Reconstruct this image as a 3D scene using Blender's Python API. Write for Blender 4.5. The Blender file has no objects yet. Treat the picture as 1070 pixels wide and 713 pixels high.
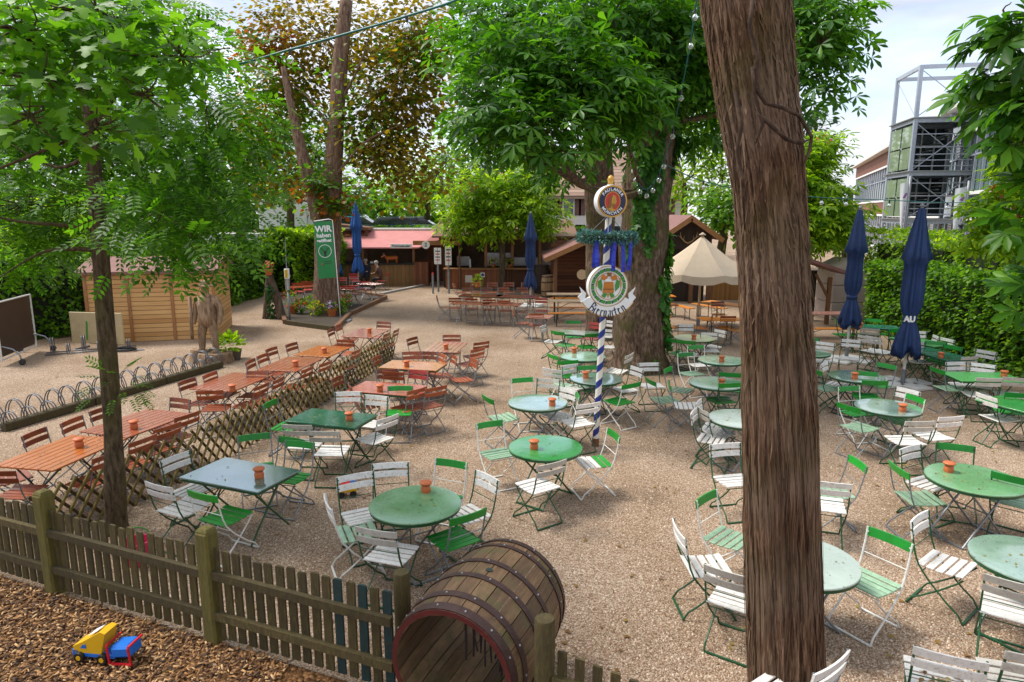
import bpy, math, random
import numpy as np
from mathutils import Vector, Matrix, noise as mnoise

R = math.radians
random.seed(7)
rng = np.random.default_rng(7)
scene = bpy.context.scene
COL = scene.collection
H = 3.9
FPX = 713.0
TH = R(10.8)


def ray(px, py):
    a = (px - 535) / FPX
    b = (356.5 - py) / FPX
    return Vector((a, math.cos(TH) + b * math.sin(TH), -math.sin(TH) + b * math.cos(TH)))


def G(px, py, h=0.0):
    d = ray(px, py)
    t = (h - H) / d.z
    return Vector((d.x * t, d.y * t, h))


def P(px, py, Y):
    d = ray(px, py)
    t = Y / d.y
    return Vector((d.x * t, Y, H + d.z * t))


# ---------------------------------------------------------------- materials
def new_mat(name):
    m = bpy.data.materials.new(name)
    m.use_nodes = True
    nt = m.node_tree
    nt.nodes.clear()
    return m, nt


def nd(nt, typ, **kw):
    n = nt.nodes.new(typ)
    for k, v in kw.items():
        setattr(n, k, v)
    return n


def ramp(nt, stops):
    r = nd(nt, 'ShaderNodeValToRGB')
    e = r.color_ramp.elements
    while len(e) < len(stops):
        e.new(0.5)
    for el, (p, c) in zip(e, stops):
        el.position = p
        el.color = (*c, 1) if len(c) == 3 else c
    return r


def mul(c, k):
    return tuple(min(1, x * k) for x in c)


def paint(name, col, rough=0.45, var=0.25, scale=6.0, bump=0.0, bscale=60, stretch=(1, 1, 1), dirt=None, dirt_amt=0.5,
          objvar=0.0, metallic=0.0, spec=0.5, wet=None, coat=0.0, coat_ior=1.5):
    """painted / natural surface: colour broken by two noises, optional dirt and bump"""
    m, nt = new_mat(name)
    L = nt.links.new
    out = nd(nt, 'ShaderNodeOutputMaterial')
    bs = nd(nt, 'ShaderNodeBsdfPrincipled')
    L(bs.outputs[0], out.inputs[0])
    tc = nd(nt, 'ShaderNodeTexCoord')
    mp = nd(nt, 'ShaderNodeMapping')
    mp.inputs['Scale'].default_value = stretch
    oi = nd(nt, 'ShaderNodeObjectInfo')
    vm = nd(nt, 'ShaderNodeVectorMath', operation='MULTIPLY_ADD')
    vm.inputs[1].default_value = (1, 1, 1)
    sc = nd(nt, 'ShaderNodeVectorMath', operation='SCALE')
    sc.inputs[0].default_value = (37, 19, 53)
    L(oi.outputs['Random'], sc.inputs['Scale'])
    L(tc.outputs['Object'], vm.inputs[0])
    L(sc.outputs[0], vm.inputs[2])
    L(vm.outputs[0], mp.inputs[0])
    n1 = nd(nt, 'ShaderNodeTexNoise')
    n1.inputs['Scale'].default_value = scale
    n1.inputs['Detail'].default_value = 6
    n1.inputs['Roughness'].default_value = 0.65
    L(mp.outputs[0], n1.inputs['Vector'])
    r = ramp(nt, [(0.25, mul(col, 1 - var)), (0.55, col), (0.8, mul(col, 1 + var))])
    L(n1.outputs['Fac'], r.inputs[0])
    colout = r.outputs[0]
    if dirt:
        n2 = nd(nt, 'ShaderNodeTexNoise')
        n2.inputs['Scale'].default_value = scale * 3.1
        n2.inputs['Detail'].default_value = 8
        n2.inputs['Roughness'].default_value = 0.75
        L(mp.outputs[0], n2.inputs['Vector'])
        rr = ramp(nt, [(0.52, (0, 0, 0)), (0.68, (dirt_amt,) * 3)])
        L(n2.outputs['Fac'], rr.inputs[0])
        mx = nd(nt, 'ShaderNodeMixRGB')
        L(rr.outputs[0], mx.inputs[0])
        L(colout, mx.inputs[1])
        mx.inputs[2].default_value = (*dirt, 1)
        colout = mx.outputs[0]
    if objvar:
        hv = nd(nt, 'ShaderNodeHueSaturation')
        mr = nd(nt, 'ShaderNodeMapRange')
        mr.inputs[3].default_value = 1 - objvar
        mr.inputs[4].default_value = 1 + objvar
        L(oi.outputs['Random'], mr.inputs[0])
        L(mr.outputs[0], hv.inputs['Value'])
        L(colout, hv.inputs['Color'])
        colout = hv.outputs[0]
    L(colout, bs.inputs['Base Color'])
    bs.inputs['Metallic'].default_value = metallic
    bs.inputs['Specular IOR Level'].default_value = spec
    bs.inputs['Roughness'].default_value = rough
    if coat:
        bs.inputs['Coat Weight'].default_value = coat
        bs.inputs['Coat Roughness'].default_value = 0.08
        bs.inputs['Coat IOR'].default_value = coat_ior
    if wet:
        n3 = nd(nt, 'ShaderNodeTexNoise')
        n3.inputs['Scale'].default_value = 2.2
        n3.inputs['Detail'].default_value = 5
        n3.inputs['Roughness'].default_value = 0.6
        L(mp.outputs[0], n3.inputs['Vector'])
        wr = ramp(nt, [(0.43, (0.06,) * 3), (0.6, (rough,) * 3)])
        L(n3.outputs['Fac'], wr.inputs[0])
        L(wr.outputs[0], bs.inputs['Roughness'])
    if bump:
        nb = nd(nt, 'ShaderNodeTexNoise')
        nb.inputs['Scale'].default_value = bscale
        nb.inputs['Detail'].default_value = 5
        L(mp.outputs[0], nb.inputs['Vector'])
        bp = nd(nt, 'ShaderNodeBump')
        bp.inputs['Strength'].default_value = bump
        bp.inputs['Distance'].default_value = 0.02
        L(nb.outputs['Fac'], bp.inputs['Height'])
        L(bp.outputs[0], bs.inputs['Normal'])
    return m


def leaf_mat(name, dark, mid, light, trans=0.45, rough=0.42, tint=(1.0, 1.0, 0.55)):
    m, nt = new_mat(name)
    L = nt.links.new
    out = nd(nt, 'ShaderNodeOutputMaterial')
    geo = nd(nt, 'ShaderNodeNewGeometry')
    tc = nd(nt, 'ShaderNodeTexCoord')
    ns = nd(nt, 'ShaderNodeTexNoise')
    ns.inputs['Scale'].default_value = 0.9
    ns.inputs['Detail'].default_value = 3
    L(tc.outputs['Object'], ns.inputs['Vector'])
    ad = nd(nt, 'ShaderNodeMath', operation='MULTIPLY_ADD')
    ad.inputs[1].default_value = 0.62
    L(geo.outputs['Random Per Island'], ad.inputs[0])
    mm = nd(nt, 'ShaderNodeMath', operation='MULTIPLY')
    mm.inputs[1].default_value = 0.4
    L(ns.outputs['Fac'], mm.inputs[0])
    L(mm.outputs[0], ad.inputs[2])
    r = ramp(nt, [(0.12, dark), (0.5, mid), (0.92, light)])
    L(ad.outputs[0], r.inputs[0])
    bs = nd(nt, 'ShaderNodeBsdfPrincipled')
    L(r.outputs[0], bs.inputs['Base Color'])
    bs.inputs['Roughness'].default_value = rough
    bs.inputs['Specular IOR Level'].default_value = .28
    tr = nd(nt, 'ShaderNodeBsdfTranslucent')
    mx = nd(nt, 'ShaderNodeMixRGB', blend_type='MULTIPLY')
    mx.inputs[0].default_value = 1
    L(r.outputs[0], mx.inputs[1])
    mx.inputs[2].default_value = (*[t * 1.9 for t in tint], 1)
    L(mx.outputs[0], tr.inputs[0])
    ms = nd(nt, 'ShaderNodeMixShader')
    ms.inputs[0].default_value = trans
    L(bs.outputs[0], ms.inputs[1])
    L(tr.outputs[0], ms.inputs[2])
    L(ms.outputs[0], out.inputs[0])
    return m


def bark_mat(name, dark, mid, light, moss=None, stretch=(9, 9, 1.2), bump=0.9, dist=0.03):
    m, nt = new_mat(name)
    L = nt.links.new
    out = nd(nt, 'ShaderNodeOutputMaterial')
    bs = nd(nt, 'ShaderNodeBsdfPrincipled')
    bs.inputs['Roughness'].default_value = 0.85
    bs.inputs['Specular IOR Level'].default_value = 0.2
    L(bs.outputs[0], out.inputs[0])
    tc = nd(nt, 'ShaderNodeTexCoord')
    mp = nd(nt, 'ShaderNodeMapping')
    mp.inputs['Scale'].default_value = stretch
    L(tc.outputs['Object'], mp.inputs[0])
    n1 = nd(nt, 'ShaderNodeTexNoise')
    n1.inputs['Scale'].default_value = 2.0
    n1.inputs['Detail'].default_value = 9
    n1.inputs['Roughness'].default_value = 0.68
    n1.inputs['Distortion'].default_value = 0.4
    L(mp.outputs[0], n1.inputs['Vector'])
    r = ramp(nt, [(0.33, dark), (0.5, mid), (0.7, light)])
    L(n1.outputs['Fac'], r.inputs[0])
    c = r.outputs[0]
    if moss:
        n2 = nd(nt, 'ShaderNodeTexNoise')
        n2.inputs['Scale'].default_value = 1.6
        n2.inputs['Detail'].default_value = 6
        L(tc.outputs['Object'], n2.inputs['Vector'])
        rr = ramp(nt, [(0.48, (0, 0, 0)), (0.66, (0.75,) * 3)])
        L(n2.outputs['Fac'], rr.inputs[0])
        mx = nd(nt, 'ShaderNodeMixRGB')
        L(rr.outputs[0], mx.inputs[0])
        L(c, mx.inputs[1])
        mx.inputs[2].default_value = (*moss, 1)
        c = mx.outputs[0]
    L(c, bs.inputs['Base Color'])
    bp = nd(nt, 'ShaderNodeBump')
    bp.inputs['Strength'].default_value = bump
    bp.inputs['Distance'].default_value = dist
    L(n1.outputs['Fac'], bp.inputs['Height'])
    L(bp.outputs[0], bs.inputs['Normal'])
    return m


def plank_mat(name, c1, c2, axis='X', width=0.12, rough=0.65, gap=0.06, grain=(1, 1, 1), bump=0.6):
    """boards: one tone per board, dark joint lines, grain along the board"""
    m, nt = new_mat(name)
    L = nt.links.new
    out = nd(nt, 'ShaderNodeOutputMaterial')
    bs = nd(nt, 'ShaderNodeBsdfPrincipled')
    bs.inputs['Roughness'].default_value = rough
    L(bs.outputs[0], out.inputs[0])
    tc = nd(nt, 'ShaderNodeTexCoord')
    sp = nd(nt, 'ShaderNodeSeparateXYZ')
    L(tc.outputs['Object'], sp.inputs[0])
    dv = nd(nt, 'ShaderNodeMath', operation='DIVIDE')
    dv.inputs[1].default_value = width
    L(sp.outputs[axis], dv.inputs[0])
    fl = nd(nt, 'ShaderNodeMath', operation='FLOOR')
    fr = nd(nt, 'ShaderNodeMath', operation='FRACT')
    L(dv.outputs[0], fl.inputs[0])
    L(dv.outputs[0], fr.inputs[0])
    wn = nd(nt, 'ShaderNodeTexWhiteNoise', noise_dimensions='1D')
    L(fl.outputs[0], wn.inputs['W'])
    mp = nd(nt, 'ShaderNodeMapping')
    mp.inputs['Scale'].default_value = grain
    L(tc.outputs['Object'], mp.inputs[0])
    ns = nd(nt, 'ShaderNodeTexNoise')
    ns.inputs['Scale'].default_value = 3
    ns.inputs['Detail'].default_value = 7
    L(mp.outputs[0], ns.inputs['Vector'])
    ad = nd(nt, 'ShaderNodeMath', operation='MULTIPLY_ADD')
    ad.inputs[1].default_value = 0.45
    L(wn.outputs['Value'], ad.inputs[0])
    m2 = nd(nt, 'ShaderNodeMath', operation='MULTIPLY')
    m2.inputs[1].default_value = 0.6
    L(ns.outputs['Fac'], m2.inputs[0])
    L(m2.outputs[0], ad.inputs[2])
    r = ramp(nt, [(0.2, c1), (0.75, c2)])
    L(ad.outputs[0], r.inputs[0])
    edge = nd(nt, 'ShaderNodeMath', operation='PINGPONG')
    edge.inputs[1].default_value = 0.5
    L(fr.outputs[0], edge.inputs[0])
    er = ramp(nt, [(0.0, (0.15,) * 3), (gap, (1,) * 3)])
    L(edge.outputs[0], er.inputs[0])
    mx = nd(nt, 'ShaderNodeMixRGB', blend_type='MULTIPLY')
    mx.inputs[0].default_value = 1
    L(r.outputs[0], mx.inputs[1])
    L(er.outputs[0], mx.inputs[2])
    L(mx.outputs[0], bs.inputs['Base Color'])
    bp = nd(nt, 'ShaderNodeBump')
    bp.inputs['Strength'].default_value = bump
    bp.inputs['Distance'].default_value = 0.015
    L(er.outputs[0], bp.inputs['Height'])
    L(bp.outputs[0], bs.inputs['Normal'])
    return m


# ---------------------------------------------------------------- mesh builder
class MB:
    def __init__(self):
        self.v = []
        self.f = []
        self.mi = []
        self.cur = 0

    def add(self, verts, faces):
        o = len(self.v)
        self.v += [tuple(x) for x in verts]
        for f in faces:
            self.f.append([i + o for i in f])
            self.mi.append(self.cur)
        return self

    def box(self, c, s, rot=None):
        x, y, z = s[0] / 2, s[1] / 2, s[2] / 2
        vs = [Vector(p) for p in ((-x, -y, -z), (x, -y, -z), (x, y, -z), (-x, y, -z), (-x, -y, z), (x, -y, z), (x, y, z), (-x, y, z))]
        c = Vector(c)
        if rot is not None:
            if not isinstance(rot, Matrix):
                rot = Matrix.Rotation(rot, 3, 'Z')
            vs = [rot @ p for p in vs]
        return self.add([p + c for p in vs], [(0, 3, 2, 1), (4, 5, 6, 7), (0, 1, 5, 4), (1, 2, 6, 5), (2, 3, 7, 6), (3, 0, 4, 7)])

    def bbox(self, c, s, b=0.006, rot=None):
        """box with chamfered edges all round (24 verts)"""
        import itertools
        hx, hy, hz = s[0] / 2, s[1] / 2, s[2] / 2
        b = min(b, hx * .45, hy * .45, hz * .45)
        idx = {}
        vs = []
        for sx, sy, sz in itertools.product((-1, 1), repeat=3):
            for ax in range(3):
                p = [sx * (hx - b), sy * (hy - b), sz * (hz - b)]
                p[ax] = (sx, sy, sz)[ax] * (hx, hy, hz)[ax]
                idx[(sx, sy, sz, ax)] = len(vs)
                vs.append(Vector(p))
        fs = []
        for ax in range(3):
            o = [a for a in range(3) if a != ax]
            for sg in (-1, 1):
                q = []
                for (u, w) in ((-1, -1), (1, -1), (1, 1), (-1, 1)):
                    k = [0, 0, 0]
                    k[ax] = sg
                    k[o[0]] = u
                    k[o[1]] = w
                    q.append(idx[(*k, ax)])
                fs.append(q)
        for ax in range(3):
            o = [a for a in range(3) if a != ax]
            for u in (-1, 1):
                for w in (-1, 1):
                    q = []
                    for t, which in ((-1, o[0]), (1, o[0]), (1, o[1]), (-1, o[1])):
                        k = [0, 0, 0]
                        k[ax] = t
                        k[o[0]] = u
                        k[o[1]] = w
                        q.append(idx[(*k, which)])
                    fs.append(q)
        for sx, sy, sz in itertools.product((-1, 1), repeat=3):
            fs.append([idx[(sx, sy, sz, a)] for a in range(3)])
        c = Vector(c)
        if rot is not None:
            if not isinstance(rot, Matrix):
                rot = Matrix.Rotation(rot, 3, 'Z')
            vs = [rot @ p for p in vs]
        return self.add([p + c for p in vs], fs)

    def bar(self, p, q, w, t, up=(0, 0, 1)):
        """rectangular bar from p to q, w across (horizontal), t along up"""
        p, q, up = Vector(p), Vector(q), Vector(up)
        d = (q - p).normalized()
        x = d.cross(up)
        if x.length < 1e-4:
            x = d.cross(Vector((1, 0, 0)))
        x.normalize()
        u = x.cross(d).normalized()
        vs = []
        for b in (p, q):
            for sx, su in ((-1, -1), (1, -1), (1, 1), (-1, 1)):
                vs.append(b + x * sx * w / 2 + u * su * t / 2)
        return self.add(vs, [(0, 1, 2, 3), (7, 6, 5, 4), (0, 4, 5, 1), (1, 5, 6, 2), (2, 6, 7, 3), (3, 7, 4, 0)])

    def tube(self, pts, rad, n=8, cap=True, jit=None):
        pts = [Vector(p) for p in pts]
        if not hasattr(rad, '__len__'):
            rad = [rad] * len(pts)
        vs = []
        prev = None
        for i, p in enumerate(pts):
            d = (pts[min(i + 1, len(pts) - 1)] - pts[max(i - 1, 0)]).normalized()
            if prev is None:
                a = Vector((0, 0, 1)) if abs(d.z) < .9 else Vector((1, 0, 0))
                x = d.cross(a).normalized()
            else:
                x = (prev - d * prev.dot(d)).normalized()
            y = d.cross(x)
            prev = x
            for k in range(n):
                an = 2 * math.pi * k / n
                r = rad[i] * (jit(i, k) if jit else 1)
                vs.append(p + (x * math.cos(an) + y * math.sin(an)) * r)
        fs = []
        for i in range(len(pts) - 1):
            for k in range(n):
                a, b = i * n + k, i * n + (k + 1) % n
                fs.append((a, b, b + n, a + n))
        if cap:
            fs.append(list(range(n))[::-1])
            fs.append([len(vs) - n + k for k in range(n)])
        return self.add(vs, fs)

    def lathe(self, prof, n=24, c=(0, 0, 0), mod=None, rot=None):
        """prof: list of (r, z). mod(i,k)->radius factor"""
        c = Vector(c)
        vs = []
        for i, (r, z) in enumerate(prof):
            for k in range(n):
                an = 2 * math.pi * k / n
                rr = r * (mod(i, an) if mod else 1)
                p = Vector((rr * math.cos(an), rr * math.sin(an), z))
                if rot is not None:
                    p = rot @ p
                vs.append(p + c)
        fs = []
        for i in range(len(prof) - 1):
            for k in range(n):
                a, b = i * n + k, i * n + (k + 1) % n
                fs.append((a, b, b + n, a + n))
        if prof[0][0] > 1e-5:
            fs.append(list(range(n))[::-1])
        if prof[-1][0] > 1e-5:
            fs.append([len(vs) - n + k for k in range(n)])
        return self.add(vs, fs)

    def prism(self, poly, d, M=None, z0=0.0):
        """poly (x,y) extruded from z0 to z0+d, placed by matrix M"""
        n = len(poly)
        vs = [Vector((x, y, z0)) for x, y in poly] + [Vector((x, y, z0 + d)) for x, y in poly]
        if M is not None:
            vs = [M @ p for p in vs]
        fs = [list(range(n))[::-1], list(range(n, 2 * n))] + [(i, (i + 1) % n, (i + 1) % n + n, i + n) for i in range(n)]
        return self.add(vs, fs)

    def build(self, name, mats, parent=None, smooth=False, angle=None):
        me = bpy.data.meshes.new(name)
        me.from_pydata(self.v, [], self.f)
        if not isinstance(mats, (list, tuple)):
            mats = [mats]
        for m in mats:
            me.materials.append(m)
        if len(mats) > 1:
            me.polygons.foreach_set('material_index', self.mi)
        if smooth:
            me.polygons.foreach_set('use_smooth', [True] * len(me.polygons))
            if angle:
                try:
                    me.set_sharp_from_angle(angle=R(angle))
                except Exception:
                    pass
        me.update()
        o = bpy.data.objects.new(name, me)
        COL.objects.link(o)
        if parent is not None:
            o.parent = parent
        return o


def tag(o, label=None, cat=None, group=None, kind=None):
    if label:
        n = len(label.split())
        if n < 4 or n > 16:
            print('LABEL WORDS', n, label)
        o['label'] = label
    if cat:
        o['category'] = cat
    if group:
        o['group'] = group
    if kind:
        o['kind'] = kind
    return o


def thing(name, label, cat, loc=(0, 0, 0), rz=0.0, group=None):
    o = bpy.data.objects.new(name, None)
    o.empty_display_size = 0.1
    COL.objects.link(o)
    o.location = loc
    o.rotation_euler = (0, 0, rz)
    return tag(o, label, cat, group)


def dup(root, loc, rz, label, group=None, name=None):
    r = root.copy()
    COL.objects.link(r)
    r.location = loc
    r.rotation_euler = (0, 0, rz)
    r['label'] = label
    if group:
        r['group'] = group
    for ch in list(root.children):
        c = ch.copy()
        COL.objects.link(c)
        c.parent = r
        for g in list(ch.children):
            d = g.copy()
            COL.objects.link(d)
            d.parent = c
    return r


def struct(name, mb, mat, smooth=False):
    o = mb.build(name, mat, None, smooth)
    o['kind'] = 'structure'
    return o


_tc = {}


def text_polys(s, size, bold=0.0):
    """flat text as (verts2d, faces) centred on 0,0"""
    cu = bpy.data.curves.new('lettering', 'FONT')
    cu.body = s
    cu.size = size
    cu.align_x = 'CENTER'
    cu.align_y = 'CENTER'
    cu.offset = bold
    cu.resolution_u = 2
    ob = bpy.data.objects.new('lettering', cu)
    COL.objects.link(ob)
    dg = bpy.context.evaluated_depsgraph_get()
    me = bpy.data.meshes.new_from_object(ob.evaluated_get(dg))
    v = [(p.co.x, p.co.y) for p in me.vertices]
    f = [list(p.vertices) for p in me.polygons]
    bpy.data.objects.remove(ob)
    bpy.data.curves.remove(cu)
    bpy.data.meshes.remove(me)
    return v, f


# ---------------------------------------------------------------- leaves
def T_simple(w=0.5):
    # a pointed leaf folded along its middle
    v = [(0, 0, 0), (w / 2, .35, .06), (w * .38, .7, .04), (0, 1, -.08), (-w * .38, .7, .04), (-w / 2, .35, .06), (0, .5, -.02)]
    f = [(0, 1, 6), (1, 2, 6), (2, 3, 6), (0, 6, 5), (5, 6, 4), (4, 6, 3)]
    return np.array(v, float), f


def T_quad(w=0.55):
    v = [(0, 0, 0), (w / 2, .5, .05), (0, 1, -.05), (-w / 2, .5, .05)]
    return np.array(v, float), [(0, 1, 2, 3)]


def T_palmate(n=5):
    """horse chestnut: n leaflets from one point, drooping"""
    vs, fs = [], []
    angs = np.linspace(-100, 100, n)
    for a in angs:
        L = 1.0 - 0.35 * abs(a) / 100
        c, s = math.cos(R(a)), math.sin(R(a))
        loc = [(0, 0, 0), (.07, .3, .0), (.17, .68, -.05), (.10, .9, -.14), (0, 1.05, -.24), (-.10, .9, -.14), (-.17, .68, -.05), (-.07, .3, 0), (0, .68, -.10), (0, .3, -.03)]
        o = len(vs)
        for x, y, z in loc:
            x, y = x * L, y * L
            vs.append((x * c + y * s, -x * s + y * c, z * L))
        for f in ((0, 1, 9), (1, 2, 8, 9), (2, 3, 8), (3, 4, 8), (0, 9, 7), (7, 9, 8, 6), (6, 8, 5), (5, 8, 4)):
            fs.append(tuple(i + o for i in f))
    return np.array(vs, float), fs


def T_pinnate(k=5):
    """ash leaf: k pairs of leaflets and one at the end"""
    vs, fs = [], []

    def leaflet(x, y, ang, L, zz):
        c, s = math.cos(ang), math.sin(ang)
        o = len(vs)
        for u, v, z in ((0, 0, 0), (.21, .45, .02), (0, 1, -.06), (-.21, .45, .02)):
            u, v = u * L, v * L
            vs.append((x + u * c + v * s, y - u * s + v * c, zz + z * L))
        fs.append((o, o + 1, o + 2))
        fs.append((o, o + 2, o + 3))
    for i in range(k):
        y = .22 + .66 * i / (k - 1)
        z = -.22 * y * y
        for sg in (-1, 1):
            leaflet(sg * .01, y, sg * R(62), .30, z)
    leaflet(0, .92, 0, .3, -.2)
    o = len(vs)
    vs += [(-.006, 0, 0), (.006, 0, 0), (.006, .92, -.19), (-.006, .92, -.19)]
    fs.append((o, o + 1, o + 2, o + 3))
    return np.array(vs, float), fs


def T_maple():
    out = [(0, 0), (.16, -.04), (.48, -.02), (.34, .17), (.62, .42), (.33, .44), (.26, .52), (.2, .56), (.26, .78), (0, 1.05)]
    pts = out + [(-x, y) for x, y in out[-2:0:-1]]
    vs = [(x, y, -.12 * (x * x) - .1 * y * y) for x, y in pts] + [(0, .35, .03)]
    c = len(vs) - 1
    n = len(pts)
    return np.array(vs, float), [(i, (i + 1) % n, c) for i in range(n)]


def unit(a):
    return a / np.maximum(np.linalg.norm(a, axis=1, keepdims=True), 1e-9)


def leaf_mesh(name, tmpl, pos, dirs, nrm, size, mat, parent=None):
    tv, tf = tmpl
    pos = np.asarray(pos, float)
    N = len(pos)
    y = unit(np.asarray(dirs, float))
    z = np.asarray(nrm, float)
    z = unit(z - y * (z * y).sum(1, keepdims=True))
    x = np.cross(y, z)
    s = np.asarray(size, float).reshape(-1, 1, 1)
    V = pos[:, None, :] + s * (tv[None, :, 0:1] * x[:, None, :] + tv[None, :, 1:2] * y[:, None, :] + tv[None, :, 2:3] * z[:, None, :])
    nv = len(tv)
    V = V.reshape(-1, 3).astype(np.float32)
    lens = np.array([len(f) for f in tf])
    li = np.concatenate([np.array(f) for f in tf])
    loops = (li[None, :] + (np.arange(N) * nv)[:, None]).ravel().astype(np.int32)
    tot = np.tile(lens, N).astype(np.int32)
    st = np.concatenate([[0], np.cumsum(tot)[:-1]]).astype(np.int32)
    me = bpy.data.meshes.new(name)
    me.vertices.add(len(V))
    me.vertices.foreach_set('co', V.ravel())
    me.loops.add(len(loops))
    me.loops.foreach_set('vertex_index', loops)
    me.polygons.add(len(tot))
    me.polygons.foreach_set('loop_start', st)
    me.polygons.foreach_set('loop_total', tot)
    me.materials.append(mat)
    me.update(calc_edges=True)
    o = bpy.data.objects.new(name, me)
    COL.objects.link(o)
    if parent is not None:
        o.parent = parent
    return o


def rand_unit(n):
    return unit(rng.normal(size=(n, 3)))


def crown_points(blobs, n_clusters, per, spread=0.35, shell=0.45, origin=None):
    """blobs: list of (centre, (rx,ry,rz)). Leaf pads spread through the outer volume of the blobs, in clumps."""
    vol = np.array([b[1][0] * b[1][1] * b[1][2] for b in blobs]) ** (2 / 3)
    which = rng.choice(len(blobs), n_clusters, p=vol / vol.sum())
    C = np.array([tuple(b[0]) for b in blobs])[which]
    Rr = np.array([tuple(b[1]) for b in blobs])[which]
    u = rand_unit(n_clusters)
    rad = shell + (1 - shell) * rng.random((n_clusters, 1)) ** 0.6
    # lumpy surface
    lump = np.array([0.78 + 0.45 * mnoise.noise(Vector(tuple(a * 2.1 + b))) for a, b in zip(u, C)])[:, None]
    cc = C + u * Rr * rad * lump
    per_i = rng.integers(max(1, per // 2), per + per // 2 + 1, n_clusters)
    idx = np.repeat(np.arange(n_clusters), per_i)
    off = rng.normal(size=(len(idx), 3)) * np.array([1, 1, .45]) * spread * 0.5
    pos = cc[idx] + off
    out = unit(unit(u[idx] * 1.0) + unit(off) * 1.1)
    dirs = out * np.array([1, 1, .5]) + np.array([0, 0, -.35]) + rng.normal(size=out.shape) * .3
    nrm = np.array([0, 0, 1.0]) + out * .55 + rng.normal(size=out.shape) * .42
    return pos, dirs, nrm, cc


def blob(px, py, Y, rx, ry, rd=None):
    """an ellipsoid of foliage standing at depth Y; half sizes from its extent seen from the terrace"""
    c = P(px, py, Y)
    k = Y / FPX
    return (c, (rx * k, (rd if rd is not None else min(rx, ry) * k * 1.0), ry * k))
EXPOSURE = 1.1
# ================================================================ furniture
M = {}
M['white'] = paint('white_paint', (.72, .70, .66), .5, .16, 9, .2, 80, dirt=(.26, .21, .15), dirt_amt=.65, objvar=.14)
M['weathered'] = paint('weathered_white_paint', (.52, .49, .43), .6, .2, 9, .25, 80, dirt=(.22, .19, .15), dirt_amt=.6, objvar=.15)
M['green'] = paint('green_paint', (.010, .25, .022), .35, .22, 8, .1, 80, dirt=(.02, .10, .03), dirt_amt=.5, objvar=.25)
M['mint'] = paint('worn_mint_paint', (.27, .42, .28), .45, .3, 12, .15, 80, dirt=(.05, .25, .08), dirt_amt=.75, objvar=.25)
M['brown'] = paint('red_brown_wood_stain', (.27, .060, .020), .38, .4, 5, .15, 60, stretch=(1, 1, 1), dirt=(.40, .15, .06), dirt_amt=.5, objvar=.3)
M['redslat'] = paint('bright_red_wood', (.36, .035, .025), .4, .3, 6, .1, objvar=.2)
M['orange'] = paint('orange_varnished_wood', (.60, .20, .018), .35, .25, 4, .1, 60, stretch=(.6, 5, 5), objvar=.15)
M['f_green'] = paint('dark_green_iron', (.012, .075, .026), .4, .25, 10, .1, objvar=.2)
M['f_white'] = paint('white_iron', (.72, .71, .67), .45, .12, 10, .1, dirt=(.3, .25, .2), dirt_amt=.5)
M['f_grey'] = paint('grey_galvanised_iron', (.22, .235, .25), .42, .25, 12, .1, metallic=.35)
M['f_dark'] = paint('dark_green_black_iron', (.014, .03, .024), .4, .25, 10, .1)
M['terracotta'] = paint('terracotta', (.50, .125, .035), .55, .18, 20, .2, 90)


def top_mat(name, col, wet=True, white_wear=.0, rough=.32):
    return paint(name, col, rough, .16, 3.0, .06, 40, dirt=mul(col, .55), dirt_amt=.35, wet=wet, spec=.8, coat=.5 if wet else 0)


M['t_pale'] = top_mat('pale_green_table_enamel', (.15, .33, .155))
M['t_vivid'] = top_mat('deep_green_table_enamel', (.035, .24, .055))
M['t_mint'] = top_mat('light_mint_table_enamel', (.22, .40, .26))
M['t_yellow'] = top_mat('yellowish_green_table_enamel', (.46, .50, .26), wet=False, rough=.4)
M['t_dark'] = top_mat('dark_bottle_green_table_enamel', (.012, .105, .055))
M['t_blue'] = top_mat('blue_green_table_enamel', (.02, .16, .12))
M['t_film'] = paint('rain_filmed_blue_green_enamel', (.03, .15, .13), .2, .2, 3, .04, 40, dirt=(.02, .09, .07), dirt_amt=.5, wet=True, spec=1.0, coat=1.0, coat_ior=2.1)
M['t_rain'] = paint('rain_filmed_pale_enamel', (.22, .34, .27), .25, .25, 3, .04, 40, dirt=(.10, .2, .13), dirt_amt=.6, wet=True, spec=1.0, coat=.9, coat_ior=1.9)
M['t_bright'] = top_mat('bright_green_table_enamel', (.07, .38, .08), wet=False)
M['t_white'] = top_mat('worn_whitish_table_enamel', (.36, .44, .37))


def specks(name, base):
    """enamel with rust flecks: add a sparse dark speckle"""
    m = base.copy()
    m.name = name
    nt = m.node_tree
    bs = [n for n in nt.nodes if n.type == 'BSDF_PRINCIPLED'][0]
    src = bs.inputs['Base Color'].links[0].from_socket
    tc = [n for n in nt.nodes if n.type == 'TEX_COORD'][0]
    vo = nd(nt, 'ShaderNodeTexVoronoi')
    vo.inputs['Scale'].default_value = 22
    nt.links.new(tc.outputs['Object'], vo.inputs['Vector'])
    r = ramp(nt, [(.10, (1, 1, 1)), (.16, (0, 0, 0))])
    nt.links.new(vo.outputs['Distance'], r.inputs[0])
    mx = nd(nt, 'ShaderNodeMixRGB')
    nt.links.new(r.outputs[0], mx.inputs[0])
    nt.links.new(src, mx.inputs[1])
    mx.inputs[2].default_value = (.06, .05, .03, 1)
    nt.links.new(mx.outputs[0], bs.inputs['Base Color'])
    return m


for k in ('t_white', 't_mint', 't_pale', 't_rain', 't_vivid', 't_yellow'):
    M[k + '_s'] = specks(M[k].name + '_flecked', M[k])
SEATM = {'w': 'white', 'g': 'green', 'm': 'mint', 'r': 'brown', 'x': 'weathered', 'o': 'orange', 'd': 'redslat'}
FRAMEM = {'G': 'f_green', 'W': 'f_white', 'Y': 'f_grey'}
_chairs = {}


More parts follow.
